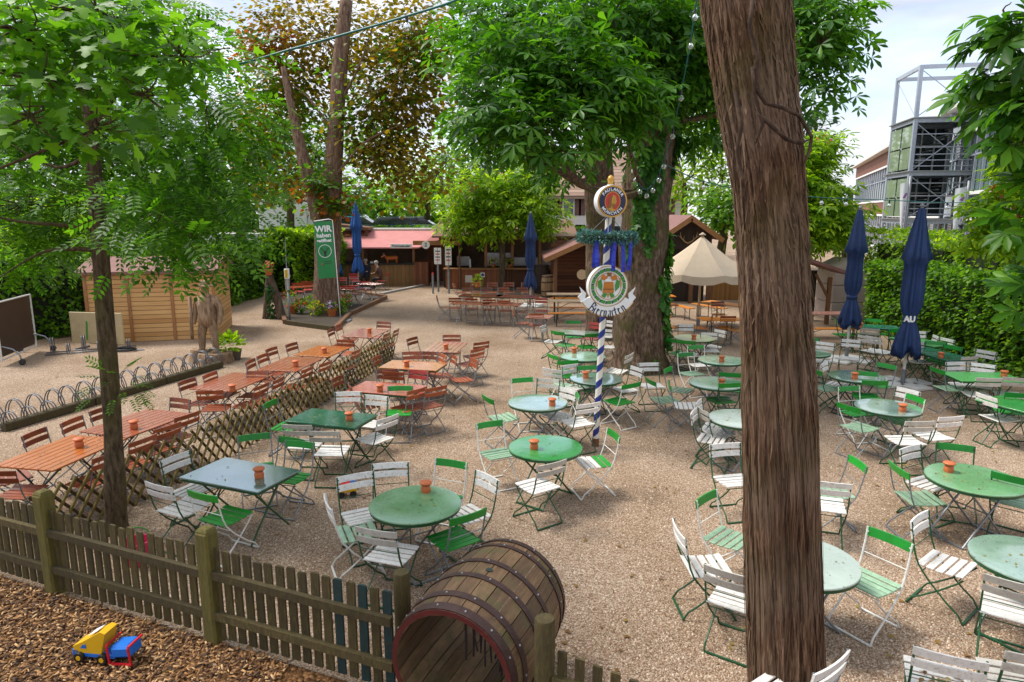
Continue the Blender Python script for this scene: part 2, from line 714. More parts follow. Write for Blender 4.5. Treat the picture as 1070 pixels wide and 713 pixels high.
def chair_proto(style):
    """style = seat letter + back letter + frame letter; a back of 'g' is a single board, others two slats.
    seat 'h' is half green half white. Origin on the ground under the seat, chair facing +Y."""
    if style in _chairs:
        return None
    st, bk, fr = style
    fm = M[FRAMEM[fr]]
    root = thing('folding_chair', None, 'chair')
    W = .215
    sb = MB()
    n = 5
    for i in range(n):
        y = -.17 + .34 * i / (n - 1)
        dz = .012 * (abs(i - 2) / 2) ** 2
        tilt = Matrix.Rotation((i - 2) * .05 + .04, 3, 'X')
        sb.cur = 1 if (st == 'h' and i < 2) else 0
        sb.bbox((0, y, .452 + dz + (y + .17) * .03), (.43, .066, .016), .005, tilt)
    mats = [M['white'], M['green']] if st == 'h' else M[SEATM[st]]
    sb.build('seat', mats, root)
    bb = MB()

    def slat(z, h, y, c=.022):
        m = 6
        vs = []
        for i in range(m + 1):
            t = -1 + 2 * i / m
            x = t * (W + .012)
            yy = y - c * (1 - t * t)
            for dy in (-.008, .008):
                for dz in (-h / 2, h / 2):
                    vs.append((x, yy + dy + dz * -.18, z + dz))
        fs = [(0, 2, 3, 1)]
        for i in range(m):
            a = i * 4
            fs += [(a, a + 1, a + 5, a + 4), (a + 1, a + 3, a + 7, a + 5), (a + 3, a + 2, a + 6, a + 7), (a + 2, a, a + 4, a + 6)]
        a = m * 4
        fs.append((a, a + 1, a + 3, a + 2))
        bb.add(vs, fs)
        for sx in (-1, 1):   # screw heads
            bb.cur = 1
            bb.box((sx * (W - .012), y + .011, z), (.014, .006, .014))
            bb.cur = 0
    single = bk in 'g'
    if single:
        slat(.825, .085, -.285)
    else:
        slat(.835, .068, -.287)
        slat(.735, .068, -.270)
    bmat = M[SEATM[bk]]
    bb.build('backrest', [bmat, fm], root)
    r = .0095
    # a bent iron on either side runs from the backrest down to a front foot, another from the seat front to a rear foot
    for sx in (-1, 1):
        t = MB()
        x = sx * W
        t.tube([(x, -.285, .87), (x, -.268, .74), (x, -.225, .56), (x, -.185, .46), (x, -.08, .33), (x, .09, .17), (x, .20, .09), (x, .245, .012)], r, 6)
        t.build('back_leg_iron', fm, root)
        t = MB()
        x = sx * (W - .022)
        t.tube([(x, .20, .442), (x, .15, .385), (x, 0, .245), (x, -.14, .135), (x, -.215, .085), (x, -.26, .012)], r, 6)
        t.build('front_leg_iron', fm, root)
    for (y, z, ww, nm) in ((.245, .012, W, 'foot_bar'), (-.26, .012, W - .02, 'foot_bar')):
        t = MB()
        t.bar((-ww, y, z), (ww, y, z), .022, .012)
        t.build(nm, fm, root)
    for y, z, r2 in ((-.245, .62, .005), (-.15, .40, .006), (.17, .437, .006)):
        t = MB()
        t.tube([(-W, y, z), (W, y, z)], r2, 5)
        t.build('crossbar', fm, root)
    _chairs[style] = [root, False]
    return root


STYLE = {
    'wwG': 'white-slatted green-framed chair', 'wwY': 'white-slatted grey-framed chair', 'mgY': 'mint-seated grey-framed chair',
    'mgW': 'mint-seated white-framed chair', 'ggY': 'green grey-framed chair', 'ggW': 'green white-framed chair',
    'wgW': 'white-framed chair with green back', 'wgY': 'white-seated grey-framed chair with green back', 'mwW': 'white-framed mint-seated chair',
    'hgW': 'half-green half-white chair', 'wgG': 'white-seated green-backed chair', 'ggG': 'all-green chair',
    'xxG': 'weathered off-white green-framed chair', 'wxG': 'white-seated chair with weathered back',
    'rrY': 'red-brown chair', 'ddY': 'bright red chair', 'orY': 'orange-seated chair with brown back', 'mgG': 'mint-seated green-framed chair'}


def put_chair(style, loc, rz, label, group):
    chair_proto(style)
    e = _chairs[style]
    if not e[1]:
        e[1] = True
        o = e[0]
        o.location = loc
        o.rotation_euler = (0, 0, rz)
        tag(o, label, None, group)
    else:
        o = dup(e[0], loc, rz, label, group)
        tag(o, label)
    return o


TABLES = {}


def table_legs_x(root, L, W, m, h=.735, r=.013):
    """two crossed pairs of irons, one at each long side, with a foot bar and a brace"""
    for sy in (-1, 1):
        y = sy * W
        for sx in (-1, 1):
            t = MB()
            yy = y - sy * .012 * (sx + 1)
            t.tube([(-sx * L, yy, h), (0, yy, h * .52), (sx * L, yy, .012)], r, 6)
            t.build('leg', m, root)
    for sx in (-1, 1):
        t = MB()
        t.bar((sx * L, -W, .014), (sx * L, W, .014), .024, .016)
        t.build('foot_bar', m, root)
    t = MB()
    t.tube([(0, -W, h * .52), (0, W, h * .52)], .008, 6)
    t.build('brace', m, root)


def round_table(key, px, py, topm, legm, label, short, dia=1.0, rz=.6):
    c = G(px, py, .75)
    c.z = 0
    root = thing('round_table', label, 'table', c, rz, 'round green garden tables')
    mb = MB()
    r = dia / 2
    mb.lathe([(0.001, .728), (r - .012, .728), (r, .732), (r + .003, .742), (r - .002, .750), (r - .02, .752), (r * .5, .7515), (0.001, .751)], 48)
    mb.build('tabletop', M[topm], root, True, 40)
    mb = MB()
    mb.lathe([(r - .03, .700), (r - .004, .700), (r - .004, .7275), (r - .03, .7275), (r - .03, .700)], 40)
    mb.build('rim', M['f_green'], root, True, 40)
    table_legs_x(root, .36, .22, M[legm], .727)
    TABLES[key] = (c, short, root)
    return root


_rect = {}


def rect_table(key, a, b, L, W, kind, legm, label, short, group, h=.75):
    """a, b: where the two short ends of the top lie"""
    pa, pb = G(*a, h), G(*b, h)
    c = (pa + pb) / 2
    c.z = 0
    d = (pb - pa)
    rz = math.atan2(d.y, d.x)
    root = thing('garden_table', label, 'table', c, rz, group)
    mb = MB()
    if kind.startswith('slat'):
        m = M[{'slat': 'brown_top', 'slatpink': 'pink_top', 'slatorange': 'orange_top'}[kind]]
        n = max(5, int(W / .11))
        w = W / n
        for i in range(n):
            y = -W / 2 + w * (i + .5)
            mb.bbox((0, y, h - .012), (L + random.uniform(-.004, .004), w - .012, .024), .004)
        mb.build('tabletop', m, root)
        fb = MB()
        for sx in (-1, 1):
            fb.bar((sx * (L / 2 - .12), -W / 2 + .02, h - .037), (sx * (L / 2 - .12), W / 2 - .02, h - .037), .05, .024)
        fb.build('batten', M['f_dark'], root)
    else:
        mb.bbox((0, 0, h - .012), (L, W, .024), .006)
        mb.build('tabletop', M[kind], root)
        fb = MB()
        e = .02
        for sx in (-1, 1):
            fb.bar((sx * (L / 2 - e), -W / 2 + e, h - .040), (sx * (L / 2 - e), W / 2 - e, h - .040), .012, .03)
            fb.bar((-L / 2 + e * 2, sx * (W / 2 - e), h - .040), (L / 2 - e * 2, sx * (W / 2 - e), h - .040), .012, .03)
        fb.build('apron', M['f_green'], root)
    # crossed legs below either end
    for sx in (-1, 1):
        for k in (-1, 1):
            t = MB()
            x = sx * (L / 2 - .20) + k * .009
            t.tube([(x, -k * (W / 2 - .07), h - .028), (x, 0, h * .5), (x, k * (W / 2 - .05), .012)], .012, 6)
            t.build('leg', M[legm], root)
        t = MB()
        t.tube([(sx * (L / 2 - .20), 0, h * .5), (sx * .05, 0, h - .028)], .007, 6)
        t.build('strut', M[legm], root)
    TABLES[key] = (c, short, root)
    return root


M['brown_top'] = paint('oiled_red_brown_table_slats', (.36, .095, .036), .22, .35, 4, .1, 40, stretch=(.7, 7, 7), dirt=(.42, .2, .12), dirt_amt=.4, wet=False, spec=.7, coat=.5)
M['orange_top'] = paint('orange_brown_table_slats', (.46, .130, .020), .26, .3, 4, .1, 40, stretch=(.7, 7, 7), spec=.6, coat=.4)
M['pink_top'] = paint('faded_reddish_table_slats', (.44, .20, .15), .24, .25, 4, .1, 40, stretch=(.7, 7, 7), spec=.7, coat=.4)
M['red_top'] = paint('brick_red_table_top', (.40, .095, .045), .2, .22, 3, .1, 40, spec=.7, coat=.5)
M['orange_flat'] = paint('orange_brown_table_top', (.46, .16, .035), .22, .22, 3, .1, 40, spec=.7, coat=.5)
M['lightwood'] = paint('pale_bench_wood', (.56, .40, .24), .35, .2, 3, .1, 40, stretch=(.6, 6, 6), coat=.2)

# ---- round tables
round_table('A', 434, 526, 't_pale_s', 'f_grey', 'large pale green round table with grey legs beside the wooden barrel', 'the pale round table by the barrel', 1.0, 2.2)
round_table('B', 570, 467, 't_vivid_s', 'f_green', 'deep green round table just in front of the striped pole foot', 'the deep green round table', 1.0, .9)
round_table('C', 562, 420, 't_rain_s', 'f_grey', 'wet whitish round table left of the striped pole with white reflections', 'the whitish table left of the pole', 1.0, .5)
round_table('D', 623, 395, 't_rain', 'f_grey', 'half wet mint round table behind the striped pole', 'the mint table behind the pole', 1.0, .5)
round_table('E', 609, 372, 't_mint_s', 'f_grey', 'flecked mint round table under the Biergarten sign', 'the flecked table under the sign', 1.0, .5)
round_table('Gt', 726, 353, 't_yellow', 'f_dark', 'yellowish round table nearest the beige parasol', 'the yellowish round table', 1.0, .5)
round_table('H', 754, 376, 't_mint', 'f_grey', 'plain mint round table between the yellowish table and the thick trunk', 'the plain mint table', .98, .5)
round_table('I', 749, 400, 't_mint_s', 'f_grey', 'flecked mint round table touching the left side of the thick trunk', 'the table beside the trunk', 1.0, .5)
round_table('J', 775, 437, 't_white', 'f_grey', 'whitish round table mostly hidden behind the thick trunk', 'the whitish table behind the trunk', 1.0, .5)
round_table('K', 837, 585, 't_white_s', 'f_grey', 'flecked white round table with green rim half hidden by the thick trunk', 'the half hidden white table', 1.0, .5)
round_table('L', 1018, 500, 't_pale_s', 'f_grey', 'flecked pale green round table with grey legs at far right front', 'the flecked pale green table', 1.04, .35)
round_table('M', 1079, 585, 't_rain_s', 'f_green', 'bluish white round table cut off by the right border', 'the cut-off bluish table', 1.0, .5)
round_table('N', 928, 425, 't_rain_s', 'f_grey', 'wet white flecked round table in front of the nearer parasol', 'the wet table before the parasol', 1.0, .5)
round_table('O', 895, 393, 't_rain_s', 'f_dark', 'blue-white wet round table left of the nearer parasol', 'the blue-white table', 1.0, .5)
round_table('X', 846, 368, 't_mint', 'f_grey', 'small mint round table peeking out right of the thick trunk', 'the mint table right of the trunk', .9, .5)

# ---- rectangular tables
GB = 'red-brown slatted tables along the lattice fence'
ra, rb = Vector((26, 488)), Vector((173, 431))
rect_table('T1', (26, 488), (101, 457), 1.24, .90, 'slatorange', 'f_dark', 'orange-brown slatted table nearest the picket fence at far left', 'the nearest orange-brown table', GB)
rect_table('T2', (113, 452), (173, 431), 1.24, .90, 'slat', 'f_dark', 'glossy red-brown slatted table behind the slim tree trunk', 'the glossy table behind the tree', GB)
rect_table('T3', (219, 408), (265, 390), 1.3, .90, 'slat', 'f_dark', 'red-brown slatted table third along the lattice fence, with bike racks behind', 'the third slatted table', GB)
rect_table('T4', (285, 389), (322, 372), 1.3, .86, 'slat', 'f_dark', 'red-brown slatted table fourth along the lattice fence, set against a darker one', 'the fourth slatted table', GB)
rect_table('T5', (322, 373), (352, 361), 1.15, .86, 'slatorange', 'f_dark', 'darker orange slatted table joined to the far end of another table', 'the darker joined table', GB)
rect_table('T6', (370, 353), (394, 343), 1.25, .86, 'slat', 'f_dark', 'red-brown slatted table at the far end of the lattice fence', 'the farthest lattice-fence table', GB)
GT = 'red-brown tables right of the lattice fence'
rect_table('T7', (372, 403), (438, 408), 1.25, .74, 'red_top', 'f_grey', 'smooth brick red table just behind the dark green table', 'the brick red table', GT)
rect_table('T8', (404, 380), (461, 383), 1.25, .74, 'orange_flat', 'f_grey', 'smooth orange table right of the far lattice fence', 'the smooth orange table', GT)
rect_table('T9', (459, 368), (473, 357), 1.25, .80, 'slatpink', 'f_grey', 'faded pinkish slatted table with chairs leaning at its right', 'the pinkish slatted table', GT)
GG = 'rectangular green metal tables'
rect_table('T10', (313, 433), (382, 440), 1.2, .72, 't_dark', 'f_dark', 'dark bottle green rectangular table right of the lattice fence', 'the bottle green table', GG)
rect_table('T11', (208, 487), (297, 503), 1.2, .74, 't_film', 'f_green', 'wet bluish rectangular table near the picket fence', 'the wet bluish table', GG)
rect_table('F', (580, 346), (628, 349), 1.15, .62, 't_rain', 'f_green', 'whitish rectangular table behind the flecked round table', 'the whitish rectangular table', GG)
rect_table('Pt', (963, 365), (997, 374), 1.35, .7, 't_blue', 'f_green', 'blue-green rectangular table along the hedge behind the nearer parasol', 'the blue-green hedge table', GG)
rect_table('Q', (1002, 393), (1052, 394), 1.2, .78, 't_bright', 'f_green', 'bright green rectangular table beside the right hedge', 'the bright green table', GG)
rect_table('Rt', (1050, 419), (1095, 430), 1.2, .75, 't_vivid', 'f_green', 'deep green rectangular table cut by the right border, below the bright one', 'the cut-off green rectangle', GG)
rect_table('S', (893, 340), (930, 342), 1.3, .65, 't_blue', 'f_green', 'blue-green rectangular table behind the farther parasol', 'the far blue-green table', GG)
rect_table('V', (950, 354), (975, 359), 1.3, .65, 't_bright', 'f_green', 'light green rectangular table against the hedge behind the blue-green one', 'the light green table', GG)

# ---- ashtrays: terracotta pots with a bowl on top
ash = None


def ashtray(px, py, label, z=.752):
    global ash
    g = 'terracotta ashtrays on the tables'
    loc = G(px, py, z)
    if ash is None:
        ash = thing('ashtray', label, 'ashtray', loc, 0, g)
        mb = MB()
        mb.lathe([(.001, 0), (.052, 0), (.058, .03), (.050, .075), (.046, .08), (.001, .08)], 16)
        mb.build('pot', M['terracotta'], ash, True, 50)
        mb = MB()
        mb.lathe([(.001, .0805), (.044, .082), (.068, .10), (.071, .112), (.062, .124), (.03, .13), (.001, .131)], 16)
        mb.build('lid', M['terracotta'], ash, True, 50)
    else:
        dup(ash, loc, random.uniform(0, 6), label, g)


for key, x, y in (('A', 445, 514), ('B', 558, 469), ('C', 577, 424), ('D', 612, 395), ('E', 600, 369), ('Gt', 725, 355), ('H', 754, 378), ('I', 754, 403), ('L', 991, 493), ('N', 943, 430), ('O', 893, 396),
                  ('T2', 140, 448), ('T3', 243, 409), ('T4', 309, 383), ('T5', 339, 369), ('T6', 386, 348), ('T7', 397, 409), ('T8', 425, 383), ('T9', 466, 365),
                  ('T10', 365, 439), ('T11', 271, 499), ('Pt', 983, 374), ('Q', 1049, 394), ('S', 899, 342)):
    ashtray(x, y, 'terracotta ashtray on ' + TABLES[key][1])
ashtray(83, 467, 'terracotta ashtray on ' + TABLES['T1'][1])

# ---- chairs. (mode, x, y, turn, style, where): s = where the seat is, b = where the top of its back is
CH = {
    'A': [('s', 380, 540, (369, 500), 'wwG', 'at back left of'), ('s', 373, 556, (348, 529), 'mwW', 'at the left of'), ('s', 409, 579, (398, 558), 'wxG', 'in front of'), ('s', 474, 564, (497, 547), 'ggY', 'at the front right of'),
          ('s', 488, 538, (507, 502), 'wwG', 'at the right of'), ('b', 471, 487, 0, 'ggW', 'at the far right of'), ('b', 408, 490, -10, 'wwG', 'at the far left of')],
    'B': [('s', 562, 508, (577, 490), 'wxG', 'in front of'), ('s', 521, 475, (507, 444), 'mgW', 'left of'), ('s', 620, 483, (645, 456), 'hgW', 'right of')],
    'C': [('s', 526, 437, (503, 420), 'mgY', 'left of'), ('b', 593, 411, 0, 'wwG', 'at far right of'), ('b', 573, 400, 0, 'wxG', 'behind'), ('s', 585, 437, 0, 'wgW', 'in front of'), ('s', 604, 442, (619, 428), 'wwG', 'right of'),
          ('b', 546, 399, 0, 'ggW', 'at the far left of')],
    'D': [('s', 647, 420, (656, 404), 'ggW', 'at the front right of'), ('s', 652, 407, (667, 388), 'wwG', 'right of'), ('b', 596, 385, 0, 'wwG', 'left of'), ('b', 614, 386, 0, 'ggG', 'behind'), ('s', 644, 388, (653, 373), 'wxG', 'at the far right of')],
    'E': [('b', 577, 389, -20, 'mwW', 'at the front left of'), ('b', 593, 380, 30, 'ggG', 'in front of'), ('s', 634, 363, 0, 'wwG', 'right of'), ('b', 578, 374, 0, 'ggG', 'left of')],
    'F': [('s', 578, 357, 0, 'wwG', 'left of'), ('s', 590, 361, 10, 'ggG', 'at the front left of'), ('s', 614, 363, 0, 'ggG', 'at the front right of'), ('b', 599, 338, 0, 'ggY', 'behind'), ('b', 622, 340, 0, 'ddY', 'behind'),
          ('s', 632, 352, 0, 'wwY', 'right of')],
    'Gt': [('b', 717, 342, 0, 'wwG', 'behind'), ('b', 752, 348, 0, 'wwG', 'right of'), ('s', 694, 362, 0, 'wwG', 'left of'), ('b', 704, 357, -10, 'ggG', 'at far left of'), ('s', 718, 371, 0, 'wgG', 'in front of')],
    'H': [('s', 724, 391, (710, 370), 'mgW', 'left of'), ('s', 733, 382, (722, 362), 'wgW', 'at back left of'), ('s', 742, 367, 0, 'wwG', 'behind'), ('b', 764, 393, 0, 'ggG', 'in front of')],
    'I': [('s', 694, 418, (677, 400), 'mgY', 'at left of'), ('s', 712, 408, (698, 388), 'mgY', 'at back left of'), ('s', 716, 424, (703, 404), 'wgY', 'at front left of'), ('b', 678, 383, -40, 'wwG', 'by the ivy trunk, left of'), ('b', 763, 404, 0, 'ggG', 'in front of')],
    'J': [('b', 731, 424, 20, 'wwG', 'at back left of'), ('s', 750, 452, (733, 432), 'wxG', 'left of'), ('s', 744, 459, (726, 434), 'wwG', 'at front left of'), ('s', 768, 503, (757, 470), 'wwG', 'well in front of')],
    'K': [('s', 762, 563, (735, 524), 'mgW', 'at back left of'), ('s', 738, 592, (709, 560), 'wwG', 'left of'), ('s', 770, 626, (764, 608), 'wxG', 'in front of'), ('s', 907, 609, (931, 564), 'mgW', 'right of'),
          ('s', 869, 514, (892, 486), 'mgY', 'far behind'), ('s', 862, 528, (876, 518), 'wwG', 'right behind')],
    'L': [('s', 961, 521, (941, 494), 'mgY', 'left of'), ('s', 971, 506, (954, 474), 'wwG', 'at back left of'), ('b', 998, 470, 0, 'ggG', 'behind'), ('s', 1060, 524, (1058, 538), 'mgG', 'right of')],
    'M': [('s', 1055, 637, (1056, 618), 'wxG', 'in front of'), ('s', 990, 590, (968, 548), 'wwG', 'standing alone left of')],
    'N': [('s', 898, 447, (885, 429), 'mgY', 'left of'), ('b', 887, 408, 0, 'ggW', 'at back left of'), ('s', 905, 414, 0, 'ggY', 'behind'), ('b', 948, 411, -15, 'wwG', 'at back right of'), ('s', 946, 461, (966, 446), 'wxG', 'in front of'),
          ('s', 975, 456, (995, 441), 'wwG', 'right of'), ('s', 938, 440, -25, 'ggW', 'tucked under')],
    'O': [('b', 862, 383, 20, 'wwG', 'left of'), ('s', 863, 406, 30, 'mgG', 'at front left of'), ('b', 926, 384, 0, 'ggY', 'right of'), ('s', 887, 375, 0, 'wwG', 'behind'), ('s', 906, 416, 0, 'ggG', 'in front of')],
    'Pt': [('b', 957, 361, 0, 'wxG', 'at the far left of'), ('b', 978, 360, 0, 'ggG', 'behind'), ('b', 989, 357, -35, 'wwG', 'at the far right of'), ('s', 985, 381, 0, 'ggG', 'in front of'),
           ('b', 1013, 376, 0, 'xxG', 'right of')],
    'Q': [('b', 999, 382, 0, 'wwG', 'at the far left of'), ('b', 1027, 384, 0, 'wwG', 'behind'), ('b', 1030, 370, -30, 'wwG', 'tilted, far behind'), ('s', 992, 406, (980, 389), 'mgY', 'left of'), ('s', 1022, 413, (1036, 400), 'wxG', 'at the near left of'),
          ('s', 1054, 413, (1062, 401), 'wxG', 'at the near right of')],
    'Rt': [('s', 1055, 430, 180, 'ggG', 'turned away at'), ('s', 1044, 437, (1029, 417), 'wwG', 'left of')],
    'S': [('b', 913, 336, 0, 'ggG', 'behind'), ('b', 909, 346, 0, 'xxG', 'in front of'), ('b', 905, 354, -30, 'wwG', 'at the near left of'), ('s', 920, 368, (908, 355), 'wwG', 'well in front of'), ('s', 884, 350, 0, 'ggG', 'left of')],
    'V': [('b', 958, 349, 0, 'wwG', 'behind'), ('b', 977, 354, -20, 'wwG', 'right of'), ('s', 944, 362, 20, 'wgG', 'left of')],
    'X': [('b', 846, 356, 0, 'ggG', 'behind'), ('b', 862, 361, 0, 'wwG', 'right of')],
    'T1': [('b', 37, 456, 'L', 'rrY', 'first on the left of'), ('b', 76, 443, 'L', 'rrY', 'second on the left of'), ('s', 22, 515, 0, 'rrY', 'at the near end of'), ('s', 12, 500, 20, 'rrY', 'beside the end chair of'), ('s', 96, 503, 'R', 'rrY', 'right of')],
    'T2': [('b', 107, 431, 'L', 'rrY', 'left of'), ('s', 136, 485, 'R', 'rrY', 'first on the right of'), ('s', 163, 470, 'R', 'rrY', 'second on the right of'), ('s', 184, 457, 'R', 'rrY', 'third on the right of'), ('b', 188, 421, 'F', 'rrY', 'at the far end of')],
    'T3': [('b', 196, 401, 'L', 'rrY', 'first on the left of'), ('b', 220, 394, 'L', 'rrY', 'second on the left of'), ('s', 226, 427, 0, 'rrY', 'at the near end of'), ('s', 260, 424, 'R', 'rrY', 'first on the right of'), ('b', 291, 399, 'R', 'rrY', 'second on the right of'), ('b', 269, 392, 'F', 'rrY', 'at the far end of')],
    'T4': [('b', 262, 380, 'L', 'rrY', 'first on the left of'), ('b', 275, 374, 'L', 'rrY', 'second on the left of'), ('b', 284, 367, 'L', 'rrY', 'third on the left of'), ('b', 321, 388, 'R', 'rrY', 'right of')],
    'T5': [('b', 305, 362, 'L', 'rrY', 'left of'), ('b', 340, 382, 'R', 'rrY', 'first on the right of'), ('b', 372, 369, 'R', 'rrY', 'second on the right of')],
    'T6': [('b', 346, 347, 'L', 'rrY', 'first on the left of'), ('b', 354, 342, 'L', 'rrY', 'second on the left of'), ('b', 361, 358, 'N', 'rrY', 'at the near end of'), ('b', 404, 351, 'R', 'rrY', 'first on the right of'),
           ('b', 414, 347, 'R', 'rrY', 'second on the right of'), ('b', 401, 339, 'F', 'rrY', 'at the far end of')],
    'T7': [('b', 353, 398, 0, 'rrY', 'left of'), ('b', 405, 390, 0, 'rrY', 'at the far left of'), ('b', 437, 391, 0, 'ddY', 'at the far right of'), ('s', 447, 424, (454, 408), 'rrY', 'right of'), ('s', 425, 427, 0, 'rrY', 'in front of'), ('s', 384, 424, 0, 'rrY', 'at the near left of')],
    'T8': [('b', 394, 376, 0, 'rrY', 'left of'), ('b', 431, 371, 0, 'rrY', 'behind at far left of'), ('b', 447, 371, 0, 'rrY', 'behind the middle of'), ('b', 462, 374, -20, 'rrY', 'behind at far right of'), ('s', 461, 393, 0, 'rrY', 'right of'), ('b', 411, 392, 0, 'rrY', 'in front of')],
    'T9': [('b', 472, 353, 0, 'rrY', 'behind'), ('b', 431, 356, 0, 'rrY', 'left of'), ('s', 496, 373, (512, 362), 'rrY', 'at back right of'), ('s', 490, 381, (505, 368), 'rrY', 'at the right of'), ('s', 482, 397, (499, 378), 'rrY', 'at front right of')],
    'T10': [('b', 364, 414, 0, 'wwG', 'at the far left of'), ('b', 393, 418, 10, 'wwG', 'at the far right of'), ('s', 392, 459, (408, 440), 'wwG', 'right of'), ('s', 320, 465, (303, 452), 'wxG', 'at the near left of'), ('s', 347, 472, (333, 458), 'wxG', 'at the near right of'), ('b', 283, 424, 10, 'ggY', 'left of'),
            ('s', 417, 432, 40, 'ggY', 'between the brick red table and')],
    'T11': [('b', 266, 459, 10, 'ggY', 'at the far left of'), ('b', 304, 463, 0, 'ggY', 'at the far right of'), ('b', 184, 482, 0, 'wwG', 'left of'), ('s', 192, 531, (168, 510), 'wwG', 'at the near left of'), ('s', 236, 540, (212, 520), 'ggW', 'in front of'), ('s', 302, 500, 20, 'ggY', 'right of')],
}
GRP = {'A': 'chairs around the round tables'}
BIG = 'chairs around the '
for key, lst in CH.items():
    c, short, root = TABLES[key]
    rz = root.rotation_euler.z
    grp = 'red-brown chairs of the left rows' if key in ('T1', 'T2', 'T3', 'T4', 'T5', 'T6', 'T7', 'T8', 'T9') else 'green and white chairs of the beer garden'
    for mode, x, y, turn, style, where in lst:
        hz = .46 if mode == 's' else .80
        p = G(x, y, hz)
        if isinstance(turn, tuple):
            f = G(x, y, .46) - G(*turn, .80)
            f.z = 0
            f = f.normalized() if f.length > .06 else (c - Vector((p.x, p.y, 0))).normalized()
        elif isinstance(turn, str):
            ux = Vector((math.cos(rz), math.sin(rz), 0))
            uy = Vector((-ux.y, ux.x, 0))
            f = {'L': -uy, 'R': uy, 'F': -ux, 'N': ux}[turn]
        else:
            f = (c - Vector((p.x, p.y, 0)))
            f.z = 0
            f.normalize()
            f = Matrix.Rotation(R(turn), 3, 'Z') @ f
        f = Matrix.Rotation(R(random.uniform(-7, 7)), 3, 'Z') @ f
        loc = Vector((p.x, p.y, 0)) + (f * .28 if mode == 'b' else Vector())
        put_chair(style, loc, math.atan2(f.y, f.x) - math.pi / 2, f'{STYLE[style]} {where} {short}', grp)

# three chairs right in front, cut off by the lower border
for style, px, py, dg, lab in (('wwY', 867, 700, 36, 'white chair back low at the thick trunk foot, on the lower border'), ('wwG', 992, 692, -25, 'white two-slat chair back low in front, with leaves on its seat'),
                               ('xxG', 1088, 694, -16, 'weathered chair back in the lower right corner')):
    p = G(px, py, .80)
    f = Vector((-math.sin(R(dg)), math.cos(R(dg)), 0))
    put_chair(style, Vector((p.x, p.y, 0)) + f * .28, R(dg), lab, 'green and white chairs of the beer garden')
SEAT_LEAVES = Vector((G(992, 692, .80).x + .12, G(992, 692, .80).y + .22, .478))
# ================================================================ ground
def ground_mat(name, stops, cell, bump, big=0.35):
    m, nt = new_mat(name)
    L = nt.links.new
    out = nd(nt, 'ShaderNodeOutputMaterial')
    bs = nd(nt, 'ShaderNodeBsdfPrincipled')
    bs.inputs['Roughness'].default_value = .8
    bs.inputs['Specular IOR Level'].default_value = .12
    L(bs.outputs[0], out.inputs[0])
    tc = nd(nt, 'ShaderNodeTexCoord')
    v = nd(nt, 'ShaderNodeTexVoronoi')
    v.inputs['Scale'].default_value = cell
    L(tc.outputs['Object'], v.inputs['Vector'])
    sp = nd(nt, 'ShaderNodeSeparateColor')
    L(v.outputs['Color'], sp.inputs[0])
    r = ramp(nt, stops)
    L(sp.outputs[0], r.inputs[0])
    # darker joints between the stones
    jr = ramp(nt, [(.3, (1, 1, 1)), (.8, (.55, .5, .45))])
    L(v.outputs['Distance'], jr.inputs[0])
    mj = nd(nt, 'ShaderNodeMixRGB', blend_type='MULTIPLY')
    mj.inputs[0].default_value = 1
    L(r.outputs[0], mj.inputs[1])
    L(jr.outputs[0], mj.inputs[2])
    n = nd(nt, 'ShaderNodeTexNoise')
    n.inputs['Scale'].default_value = .42
    n.inputs['Detail'].default_value = 9
    n.inputs['Roughness'].default_value = .62
    L(tc.outputs['Object'], n.inputs['Vector'])
    nr = ramp(nt, [(.3, (1 - big, 1 - big * 1.15, 1 - big * 1.35)), (.62, (1.0, 1.0, 1.0)), (.8, (1.1, 1.09, 1.06))])
    L(n.outputs['Fac'], nr.inputs[0])
    mx = nd(nt, 'ShaderNodeMixRGB', blend_type='MULTIPLY')
    mx.inputs[0].default_value = 1
    L(mj.outputs[0], mx.inputs[1])
    L(nr.outputs[0], mx.inputs[2])
    L(mx.outputs[0], bs.inputs['Base Color'])
    bp = nd(nt, 'ShaderNodeBump')
    bp.invert = True
    bp.inputs['Strength'].default_value = bump
    bp.inputs['Distance'].default_value = .012
    L(v.outputs['Distance'], bp.inputs['Height'])
    L(bp.outputs[0], bs.inputs['Normal'])
    return m


M['gravel'] = ground_mat('pea_gravel', [(.0, (.24, .16, .105)), (.3, (.38, .272, .19)), (.6, (.49, .372, .272)), (.85, (.60, .48, .37)), (1, (.71, .62, .52))], 78, .8, .36)
M['soil'] = ground_mat('bark_mulch_soil', [(.0, (.05, .025, .012)), (.5, (.15, .075, .03)), (1, (.30, .16, .07))], 38, 1)
g = MB()
g.add([(-150, -20, 0), (150, -20, 0), (150, 220, 0), (-150, 220, 0)], [(0, 1, 2, 3)])
struct('ground', g, M['gravel'])

# picket fence line (the play corner lies on the camera side)
F0, F1 = Vector((-6.9, 7.36, 0)), Vector((-.86, 4.91, 0))
FD = (F1 - F0).normalized()
FN = Vector((FD.y, -FD.x, 0))      # towards the terrace
if FN.y > 0:
    FN = -FN
mu = MB()
e0, e1 = F0 - FD * 3, F0 + FD * 13
mu.add([e0 + FN * .02 + Vector((0, 0, .012)), e0 + FN * 9 + Vector((0, 0, .012)), e1 + FN * 9 + Vector((0, 0, .012)), e1 + FN * .02 + Vector((0, 0, .012))], [(0, 1, 2, 3)])
struct('play_corner_ground', mu, M['soil'])
M['chips'] = None


